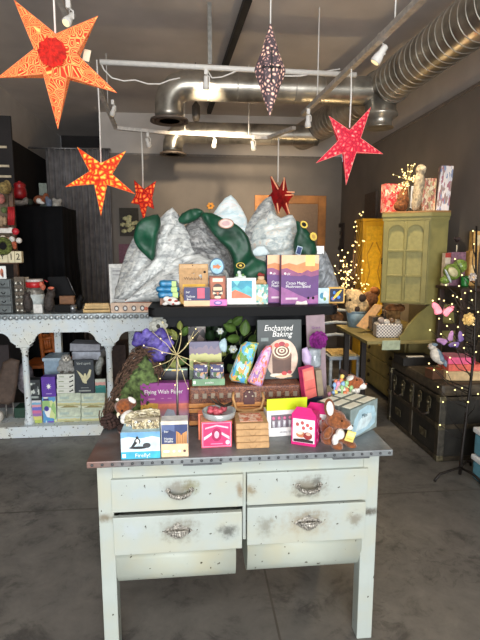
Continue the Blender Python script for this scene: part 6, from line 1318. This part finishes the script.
# leaning plank display
t = thing('plank_display', 'pale wooden plank leaning in front of the blue bucket', 'plank', (at(366, 331, 4.35).x, 4.35, WT)); oo = Vector(t.location)
q = [at(x, y, 4.35)-oo for x, y in ((356, 326), (374, 304.5), (382.5, 306), (366, 329.5))]; bm = bmesh.new(); a = [bm.verts.new((v.x, 0, max(.004, v.z))) for v in q]; b = [bm.verts.new((v.x+.03, .05, max(.004, v.z)-.0)) for v in q]; bm.faces.new(a); bm.faces.new(b[::-1])
for i in range(4): bm.faces.new((a[i], b[i], b[(i+1) % 4], a[(i+1) % 4]))
link('plank', bm, M((206, 156, 100), .6, var=.15), t)
tube('prop', [q[3]+Vector((.03, .03, .01)), at(383, 314, 4.38)-oo], .012, BLACK, t, 6)
gl = M((96, 96, 92), .15, .2, var=.4, scale=20)
for i, (px, lb) in enumerate((((372, 386, 317, 331), 'clear wrapped dark box behind the gingham basket, leftmost of two'), ((386, 400, 311, 327), 'clear wrapped tan box behind the gingham basket, right of two'))):
    carton('wrapped_box', lb, 'box', px, .1, M(((70, 66, 60), (120, 90, 56))[i], .25, var=.5, scale=25), Y=4.25+.08*i)
lump('tan round bread shaped plush behind the wrapped boxes on the worktop', 'plush_toy', 'plush toy', [(392, 309, 0, 7, 5, 6), (400, 308, 0, 5, 4, 5)], M((130, 84, 46), .9, var=.4), 4.45, .008)
ging = bpy.data.materials.new('gingham'); ging.use_nodes = True; nt = ging.node_tree; tc = N(nt, 'ShaderNodeTexCoord'); ck = N(nt, 'ShaderNodeTexChecker', Scale=70.0); ck.inputs[1].default_value = lin((214, 208, 200)); ck.inputs[2].default_value = lin((110, 106, 108)); nt.links.new(tc.outputs['Object'], ck.inputs[0]); nt.links.new(ck.outputs[0], nt.nodes['Principled BSDF'].inputs['Base Color'])
c = carton('gingham_basket', 'grey gingham lined basket on the olive worktop before the cupboard', 'basket', (377, 402, 324, 338), .14, ging, Y=4.08, z=WT, rz=-6, bev=.012)
for k in range(4): lump(('first', 'second', 'third', 'last')[k]+' wrapped trinket from the left heaped in the gingham basket', 'trinket', 'trinket', [(381+5.5*k, 320+(k % 2)*2, 0, 3.4, 3, 3)], M(((176, 160, 150), (206, 200, 190), (120, 90, 60), (190, 170, 140))[k], .4, var=.3), 4.12, .005)
tube('handle', [(-.08, .07, .1), (-.05, .07, .16), (.05, .07, .16), (.08, .07, .1)], .004, M((80, 62, 44), .6), c, 6)
# yellow wardrobe, lit tree, pale chair by the back
yl = M((206, 160, 28), .5, var=.12, scale=8, key='yellow_paint'); a, b = at(361, 221, 5.66), at(361, 221, 5.66)
t = thing('yellow_wardrobe', 'tall mustard yellow painted wardrobe by the right wall behind the green cupboard', 'wardrobe', ((a.x+XR)/2, 5.66, 0)); w = (XR-.06-a.x)/2
box('case', -w, w-.01, .0, .25, .01, a.z, yl, t, .006); box('panel', -w+.04, w-.05, -.012, .001, .1, a.z-.06, M((214, 172, 40), .5, var=.1), t, .004); box('cornice', -w-.015, w-.005, -.015, .25, a.z+.001, a.z+.03, yl, t)
for s_ in (-1, 1): tube('carved_scroll', [(s_*.02, -.014, a.z-.25), (s_*.09, -.014, a.z-.4), (s_*.05, -.014, a.z-.6), (s_*.1, -.014, a.z-.8)], .006, M((170, 126, 20), .5), t, 6)
t = thing('lighted_tree', 'bare twig tree covered in warm white fairy lights by the yellow wardrobe', 'twig light', (at(350, 300, 5.38).x, 5.38, 0)); oo = Vector(t.location); rn = random.Random(33); hub0 = at(351, 300, 5.38)-oo
bm = bmesh.new(); sweep(bm, [(0, 0, .03), (.01, 0, .6), hub0, hub0+Vector((.02, 0, .3))], [.03, .022, .018, .01], 8); lathe(bm, [(.0, .002), (.10, .002), (.09, .03), (.03, .05)], n=20); link('trunk', bm, M((58, 40, 28), .8), t)
bm = bmesh.new(); tips = []
for i in range(98):
    x, y = rn.gauss(352, 7.5), 297-abs(rn.gauss(0, 38)); 
    if y < 212: y = 212+rn.random()*80
    if y < 250: x = rn.gauss(359, 4)
    if i < 25: x = rn.uniform(333, 350); y = rn.uniform(252, 296)
    x = max(331, min(372, x)); e = at(x, y, 5.38+rn.uniform(-.15, .2))-oo; b0 = hub0+Vector((.01, 0, rn.uniform(-.1, .3)*max(0, (300-y)/90))); tips.append(e)
    if i % 2 == 0: sweep(bm, [b0, b0.lerp(e, .55)+Vector((0, 0, .03)), e], [.005, .003, .0015], 4)
link('branches', bm, M((58, 40, 28), .8), t); bulbs(t, tips[:97], .0095)
t = thing('pale_chair', 'pale grey blue wooden chair with a woven seat beside the olive worktop', 'chair', (at(340, 356, 5.05).x, 5.05, 0)); cm = M((146, 156, 166), .5, key='pale_chair_paint'); sw = .17
box('seat_frame', -sw, sw, -.18, .2, .42, .455, cm, t); box('woven_seat', -sw+.03, sw-.03, -.15, .17, .455, .475, M((176, 150, 96), .8, var=.3, scale=60), t)
for x in (-sw+.02, sw-.02):
    tube('leg', [(x, -.16, .42), (x, -.165, .002)], .019, cm, t, 8); tube('leg', [(x, .18, .95), (x, .19, .45), (x, .2, .002)], .019, cm, t, 8)
for z in (.62, .76, .9): tube('back_slat', [(-sw+.02, .185, z), (0, .205, z+.01), (sw-.02, .185, z)], .018, cm, t, 8)
tube('stretcher', [(-sw+.02, -.16, .2), (sw-.02, -.16, .2)], .011, cm, t, 6); tube('stretcher', [(-.05, -.165, .42), (-.05, -.165, .2)], .009, cm, t, 6)
lump('dark brown bundle of cloth hung on the pale chair', 'cloth_bundle', 'cloth', [(334, 312, 0, 5, 9, 5), (338, 319, 0, 6, 7, 5)], M((96, 66, 40), .8, var=.4, scale=30, bump=.6), 5.32, .01)
# ---------------------------------------------------------------- black steamer trunk
trk = M((34, 32, 28), .5, var=.35, scale=14, bump=.25, key='trunk_black'); met = M((104, 96, 74), .45, .6, var=.4, scale=30, key='old_brass'); slat = M((62, 54, 42), .5, .2, var=.3, scale=25, key='trunk_band')
X0, X1, Y0, Y1, ZZ = 1.80, 2.31, 3.262, 4.19, .597
t = thing('steamer_trunk', 'large old black steamer trunk with metal bands and drawers along the right wall', 'trunk', ((X0+X1)/2, (Y0+Y1)/2, 0)); oo = Vector(t.location)
def tbx(nm, x0, x1, y0, y1, z0, z1, m, b=.004, p=None): return box(nm, x0-oo.x, x1-oo.x, y0-oo.y, y1-oo.y, z0, z1, m, p or t, b)
tbx('body', X0+.008, X1-.002, Y0+.008, Y1-.008, .02, .50, trk); tbx('lid', X0+.004, X1, Y0+.004, Y1-.004, .505, ZZ, M((70, 60, 46), .6, var=.3, scale=20), .03)
for z0, z1 in ((.005, .04), (.255, .29), (.475, .503)):
    tbx('edge_band', X0, X0+.012, Y0, Y1, z0, z1, slat); tbx('edge_band', X0, X1, Y0, Y0+.012, z0, z1, slat)
for y0, y1 in ((Y0, Y0+.05), (Y1-.05, Y1), (3.70, 3.75)): tbx('upright_band', X0-.002, X0+.012, y0, y1, .04, .49, slat)
tbx('upright_band', X0, X0+.05, Y0-.002, Y0+.012, .04, .49, M((70, 66, 58), .5, .3, var=.3))
for y in (Y0, Y1-.05):
    for z0 in (0.002, .25, .46): tbx('corner_cap', X0-.006, X0+.05, y-.004, y+.054, z0, z0+.05, met, .008)
for k, y in enumerate((3.42, 3.57, 3.72, 3.88, 4.05)):
    bm = bmesh.new(); prism(bm, [(-.025, -.02), (.025, -.02), (.03, .05), (0, .07), (-.03, .05)], -.003, .003); ball(bm, (0, -.006, .02), .014, 1); addbox(bm, -.012, .012, -.01, 0, -.075, -.015, .002)
    bmesh.ops.rotate(bm, verts=bm.verts[:], cent=(0, 0, 0), matrix=Matrix.Rotation(-math.pi/2, 3, 'Z')); link('latch', bm, met, t, loc=(X0-.006-oo.x, y-oo.y, .40))
for y in (3.5, 3.97):
    bm = bmesh.new(); addbox(bm, -.008, 0, -.055, .055, -.03, .03, .003); link('name_plate', bm, met, t, loc=(X0+.003-oo.x, y-oo.y, .15))
    bm = bmesh.new(); sweep(bm, [(0, -.09, 0), (-.025, -.06, -.03), (-.028, 0, -.04), (-.025, .06, -.03), (0, .09, 0)], .009, 8); link('strap_handle', bm, M((44, 34, 26), .6), t, loc=(X0-.004-oo.x, y-oo.y, .345))
# goods on the trunk
tz = ZZ+.001
def flat(label, px, z, h, d, side, top, rz=0, nm='book', cat='book'):
    p0_, p1_ = atz(px[0], px[2], z), atz(px[1], px[2], z); return None
c = carton('book', 'cream book lowest in the pink pile on the trunk', 'book', (447, 486, 371.5, 380), .2, M((206, 176, 130), .5), top=M((226, 196, 160), .5), Y=3.36, z=tz, rz=-6)
c2 = carton('book', 'orange red book in the middle of the pink pile on the trunk', 'book', (449, 482, 364.5, 371.5), .18, M((226, 106, 90), .5), Y=3.37, z=tz+c['_h']+.001, rz=-4)
c3 = carton('book', 'bright pink book topmost in the pile on the trunk', 'book', (449, 474, 357.5, 364.5), .18, M((236, 96, 140), .5), top=M((236, 150, 170), .5), Y=3.38, z=tz+c['_h']+c2['_h']+.002, rz=-8)
carton('book', 'red and green picture book lying left of the pink pile on the trunk', 'book', (432, 450, 370, 375), .1, M((92, 62, 44), .5), top=art_cells('gardenbook', [(120, 110, 60), (176, 84, 60), (206, 170, 120), (90, 100, 60)], 4), Y=3.42, z=tz, rz=8)
carton('box', 'black flat case at the far end on the trunk', 'case', (393, 424, 358, 366), .2, M((30, 27, 24), .5, var=.2), Y=3.85, z=tz, dx=.09).name = 'flat_case'
fc = bpy.data.objects['flat_case']; q = Vector(fc.location); hh_ = fc['_h']; pc2 = box('place_card', q.x-.09, q.x+.06, q.y+.02, q.y+.06, tz+hh_+.0004, tz+hh_+.006, M((206, 200, 186), .5)); tag(pc2, 'narrow white card lying on the black flat case', 'card')
Y = 3.42; b = at(441, 366, Y); zb = tz+.045; t = thing('bird_ornament', 'white and slate blue toy bird perched on the books on the trunk', 'bird ornament', (b.x, Y, b.z)); oo = Vector(t.location)
blob('body', pb(oo, Y, [(436, 355, 0, 5.5, 8, 5, (0, -.45, 0)), (432, 346.5, -.0, 3.8, 3.6, 3.6), (440, 360, 0, 4, 5, 4, (0, -.6, 0))]), M((214, 206, 194), .7, var=.12), t, .003)
blob('wing', pb(oo, Y, [(440, 356, -.015, 3, 8, 3.4, (0, -.5, 0)), (445, 363, 0, 2.4, 6, 2, (0, -.65, 0)), (434, 344.6, -.005, 3.6, 1.8, 3.4)]), M((120, 142, 160), .7, var=.2), t, .003)
bm = bmesh.new(); p = pb(oo, Y, [(428.5, 346, -.01, 1, 1, 1)])[0][0]; sweep(bm, [p, p+Vector((-.012, -.004, -.002))], [.004, .0008], 8); link('beak', bm, M((206, 150, 90), .5), t)
bm = bmesh.new(); ball(bm, pb(oo, Y, [(431, 346, -.028, 1, 1, 1)])[0][0], .0035, 1); link('eye', bm, BLACK, t)
tube('leg', [pb(oo, Y, [(441, 362, 0, 1, 1, 1)])[0][0], pb(oo, Y, [(442, 369, 0, 1, 1, 1)])[0][0]], .003, M((120, 80, 50), .6), t, 6)
# small dark wall shelf of treats over the trunk
YS = 3.5; a = at(437, 285, YS+.38); zs_ = a.z
t = thing('treat_shelf', 'dark wooden side table of treats standing on the black trunk', 'side table', (2.05, YS+.2, ZZ+.001)); oo = Vector(t.location); dw = M((52, 34, 26), .5, var=.2)
box('table_top', a.x-oo.x, XR-.01-oo.x, -.2, .2, zs_-.025-oo.z, zs_-oo.z, dw, t); xl = at(438.5, 300, YS+.36).x-oo.x
for x in (max(xl, 1.82-oo.x), .22):
    for y in (-.18, .14): box('leg', x, x+.04, y, y+.04, .001, zs_-.026-oo.z, dw, t)
box('lower_rail', xl+.03, .22, .15, .17, .3, .36, dw, t)
def onshelf(nm, label, cat, px, d, m, dy=0, **k): return carton(nm, label, cat, px, d, m, Y=YS+.24+dy*.5, z=zs_+.001, **k)
onshelf('tea_box', 'small red and white box at the left on the treat table', 'box', (443.5, 449.5, 253, 286), .05, M((206, 190, 170), .5), .12, prints=[(M((176, 60, 50), .5), Rc(0, .86, 1, 1)), (M((150, 110, 90), .5), Rc(.2, .3, .8, .5))])
c = onshelf('treat_box', 'dusky purple treat box on the treat table under the dark lollipop', 'box', (449.5, 464, 252, 286), .06, M((132, 94, 110), .5, var=.25, scale=50), .1)
t = thing('lollipop', 'dark chocolate lollipop on a white stick rising from the purple treat box', 'lollipop', at(456.5, 252, YS+.32)); oo = Vector(t.location); t.location.z = zs_+.001+c['_h']+.0005
tube('stick', [(0, 0, 0), (0, 0, at(456.5, 245, YS+.32).z-oo.z)], .0045, CREAM, t, 8)
bm = bmesh.new(); rn = random.Random(6)
for i in range(9): ball(bm, (rn.uniform(-.02, .02), rn.uniform(-.015, .015), at(456.5, 240, YS+.32).z-oo.z+rn.uniform(-.02, .02)), .014, 1)
link('sweet', bm, M((56, 40, 40), .5, var=.4), t)
lump('green cellophane wrapped treat bag leaning on the treat table', 'treat_bag', 'bag', [(452, 272, 0, 9, 8, 7, (0, .5, 0)), (460, 266, .02, 7, 7, 6), (445, 280, 0, 5, 4, 5)], M((126, 150, 70), .15, var=.4, scale=30, bump=.6), YS+.22, .005, extra=[('label', [(453, 272, -.055, 6, 4, 2, (0, .7, 0))], M((206, 196, 150), .5)), ('silver_edge', [(448, 276, -.06, 1.2, 8, 1.6, (0, -.5, 0))], M((196, 206, 206), .3))])
lathe_thing('bright green small jar on the treat table', 'green_jar', 'jar', 464.5, 286, YS+.2, [(0, .1), (4, .1), (4.2, 1), (4.2, 10), (3.6, 11), (0, 11)], M((36, 120, 50), .4), s=.0076, z=zs_+.001)
onshelf('tea_box', 'tall amber box at the right on the treat table', 'box', (468, 476.5, 251, 286), .06, M((196, 150, 84), .5), .06, prints=[(M((226, 190, 130), .5), Rc(.15, .3, .85, .6)), (M((150, 96, 50), .5), Rc(.2, .1, .8, .2))])
c = onshelf('tea_box', 'large amber carton stack base at the right edge on the treat table', 'box', (475.5, 492, 252, 286), .09, M((206, 166, 104), .5, var=.15), .1)
carton('tea_box', 'amber box topmost at the right edge above the treat table', 'box', (472.5, 486, 231, 251.7), .06, M((206, 160, 90), .5), Y=YS+.28, prints=[(M((226, 200, 150), .5), Rc(.2, .3, .8, .8))])
# black wire ornament tree with lights
YT = 3.02; pb0 = atz(461, 478, 0.0); t = thing('ornament_tree', 'tall black wire ornament tree with tiny lights standing before the trunk', 'ornament tree', (pb0.x, YT, 0)); oo = Vector(t.location); blk2 = M((34, 28, 24), .5, .3)
A = lambda x, y, dy=0: at(x, y, YT+dy)-oo
base = A(462, 466); tube('pole', [(0, 0, .02), A(461.5, 455), A(467, 410), A(474, 355), A(475.5, 300), A(476.5, 226)], [.012, .011, .010, .009, .008, .006], blk2, t, 8)
z_ = lambda v: Vector((v.x, v.y, max(.012, v.z)))
tube('leg', [(0, 0, .07), (-.06, -.03, .075), (-.18, -.06, .06), (-.215, -.07, .03), (-.222, -.07, .012)], .009, blk2, t, 8)
tube('leg', [(0, 0, .07), (.03, -.1, .07), (.05, -.16, .05), (.055, -.2, .012)], .009, blk2, t, 8); tube('leg', [(0, 0, .07), (.09, .08, .07), (.16, .14, .04), (.17, .15, .012)], .009, blk2, t, 8)
bl = [(432.7, 300.6), (439, 299), (444, 300.6), (453, 295.6), (457, 297), (439, 318.6), (450, 319), (430, 330), (441, 334), (451, 332), (458, 327), (463, 335), (467, 342), (468.6, 308), (458, 312), (473.5, 324.5), (429, 363.5), (434, 370), (450, 357.6), (455, 259), (473, 231), (474, 244), (462, 275), (446, 285), (459, 286), (471, 291), (465, 293), (478, 312), (470, 318), (479, 336), (452, 304), (461, 299), (472, 300), (447, 326), (438, 387), (455, 390), (462, 388), (470, 386), (478, 394), (443, 402), (468, 402), (440, 425), (447, 372), (464, 348), (476, 352), (455, 345)]
bm = bmesh.new(); rn = random.Random(4); tips = []
for x, y in bl:
    e = A(x, y, rn.uniform(-.08, .1)); yb = min(440, y+rn.uniform(12, 34)); q = A(476.0 if yb < 352 else 474-(yb-352)*.115, yb); tips.append(e)
    m_ = q.lerp(e, .55)+Vector((rn.uniform(-.02, .02), 0, -.03)); sweep(bm, [q, m_, e], [.0045, .003, .0018], 5)
link('branches', bm, blk2, t); bulbs(t, tips, .006)
def butterfly(label, px, py, Y, span, m, m2, rot=0):
    c = at(px, py, Y); t = thing('butterfly_ornament', label, 'butterfly ornament', c); t.rotation_euler = (0, rot, 0)
    for s_ in (-1, 1):
        w = inflate('wing', [(0, -.01), (s_*span*.25, span*.2), (s_*span*.5, span*.26), (s_*span*.52, span*.08), (s_*span*.4, -span*.06), (s_*span*.3, -span*.26), (s_*span*.1, -span*.2)], m, t, .004, .6, .02, .006, .001, 60); w.rotation_euler = (0, 0, s_*.15)
    tube('body', [(0, -.004, -span*.2), (0, -.006, 0), (0, -.004, span*.16)], [.002, .005, .002], m2, t, 8)
butterfly('pink paper butterfly clipped to the wire tree before the green cupboard', 443, 310, 2.98, .15, M((222, 120, 150), .6, var=.2), M((120, 70, 90), .6), .2)
butterfly('lilac paper butterfly on the wire tree above the toy bird', 447, 339, 2.99, .12, M((150, 112, 160), .6, var=.3), M((60, 40, 70), .6), -.5)
butterfly('violet blue paper butterfly on the wire tree beside the lilac one', 458, 341, 2.97, .12, M((104, 84, 140), .6, var=.3), M((50, 40, 70), .6), -.9)
flower('paper_flower', 'cream yellow paper flower on the wire tree', at(468, 319, 2.97), M((232, 206, 140), .6, var=.15), M((206, 160, 90), .6), 8, .045, 2, stem=.0)
flower('paper_flower', 'white paper flower on the wire tree before the amber box', at(472, 277, 2.96), M((226, 214, 206), .6, var=.1), M((206, 170, 120), .6), 6, .03, 2, stem=.0)
# tubs at the right edge
for k, (y0_, y1_, lb) in enumerate(((474, 500, 'lower teal plastic tub with a white lid on the floor at the right edge'), (444.5, 473.5, 'upper teal plastic tub with a white lid stacked on its twin'))):
    YB_ = 2.72; xl = at(468, 490, YB_+.30).x; zb = max(.0005, at(472, y1_, YB_).z) if k else .0005; zt2 = at(472, y0_, YB_).z
    t = thing('plastic_tub', lb, 'tub', (xl+.2, YB_+.15, zb), group='teal tubs'); bm = bmesh.new(); hh_ = zt2-zb-.04
    addbox(bm, -.19, .19, -.14, .14, 0, hh_, .02, seg=3); link('tub_body', bm, M((96, 150, 168), .35, var=.05), t)
    box('lid', -.20, .20, -.15, .15, hh_+.0005, zt2-zb-.001, M((226, 228, 228), .4, var=.03), t, .012); 
# ================================================================ daylight and lamps
def area(nm, loc, rot, sx, sy, e, c):
    l = bpy.data.lights.new(nm, 'AREA'); l.shape = 'RECTANGLE'; l.size = sx; l.size_y = sy; l.energy = e; l.color = c
    o = bpy.data.objects.new(nm, l); COL.objects.link(o); o.location = loc; o.rotation_euler = rot; return o
area('daylight_window', (-.1, YF+.05, 1.75), (math.radians(90), 0, 0), 4.0, 2.75, 580, (.95, .98, 1))
area('added_top_fill', (-.4, -1.0, ZC-.03), (0, 0, 0), 2.4, 1.2, 70, (1, .97, .93))  # unseen overhead fill, added to brighten table goods' tops and the floor
def lampspot(loc, aim, e, deg, c=(1, .8, .55), blend=.9):
    l = bpy.data.lights.new('track_lamp', 'SPOT'); l.energy = e; l.color = c; l.spot_size = math.radians(deg); l.spot_blend = blend; l.shadow_soft_size = .05
    o = bpy.data.objects.new('track_lamp', l); COL.objects.link(o); o.location = loc; d = Vector(aim)-Vector(loc); o.rotation_euler = d.to_track_quat('-Z', 'Y').to_euler()
lampspot(at(206, 86, 4.3), at(215, 178, YB), 420, 50)
lampspot(at(254, 147, 5.6), at(270, 182, YB), 80, 55)
lampspot(at(380, 56, 3.75), (1.85, 4.7, .7), 190, 60)
lampspot(at(308, 124, 5.35), (1.6, YB, 1.3), 22, 70)
def glow(loc, e, c, r=.12):
    l = bpy.data.lights.new('bulb_glow', 'POINT'); l.energy = e; l.color = c; l.shadow_soft_size = r; o = bpy.data.objects.new('bulb_glow', l); COL.objects.link(o); o.location = loc
glow(at(350, 262, 5.1), 22, (1, .72, .38)); glow(at(455, 310, 2.85), 5, (1, .75, .42), .2)
w = bpy.data.worlds.new('world'); w.use_nodes = True; S.world = w
w.node_tree.nodes['Background'].inputs[0].default_value = (.75, .85, 1, 1); w.node_tree.nodes['Background'].inputs[1].default_value = .6
S.view_settings.view_transform = 'Standard'; S.view_settings.look = 'None'; S.view_settings.exposure = 0; S.view_settings.gamma = 1
S.view_settings.use_curve_mapping = False
for o in list(S.objects):
    for k in ('_w', '_h'):
        if k in o: del o[k]
S.cycles.use_denoising = True
S.cycles.max_bounces = 8
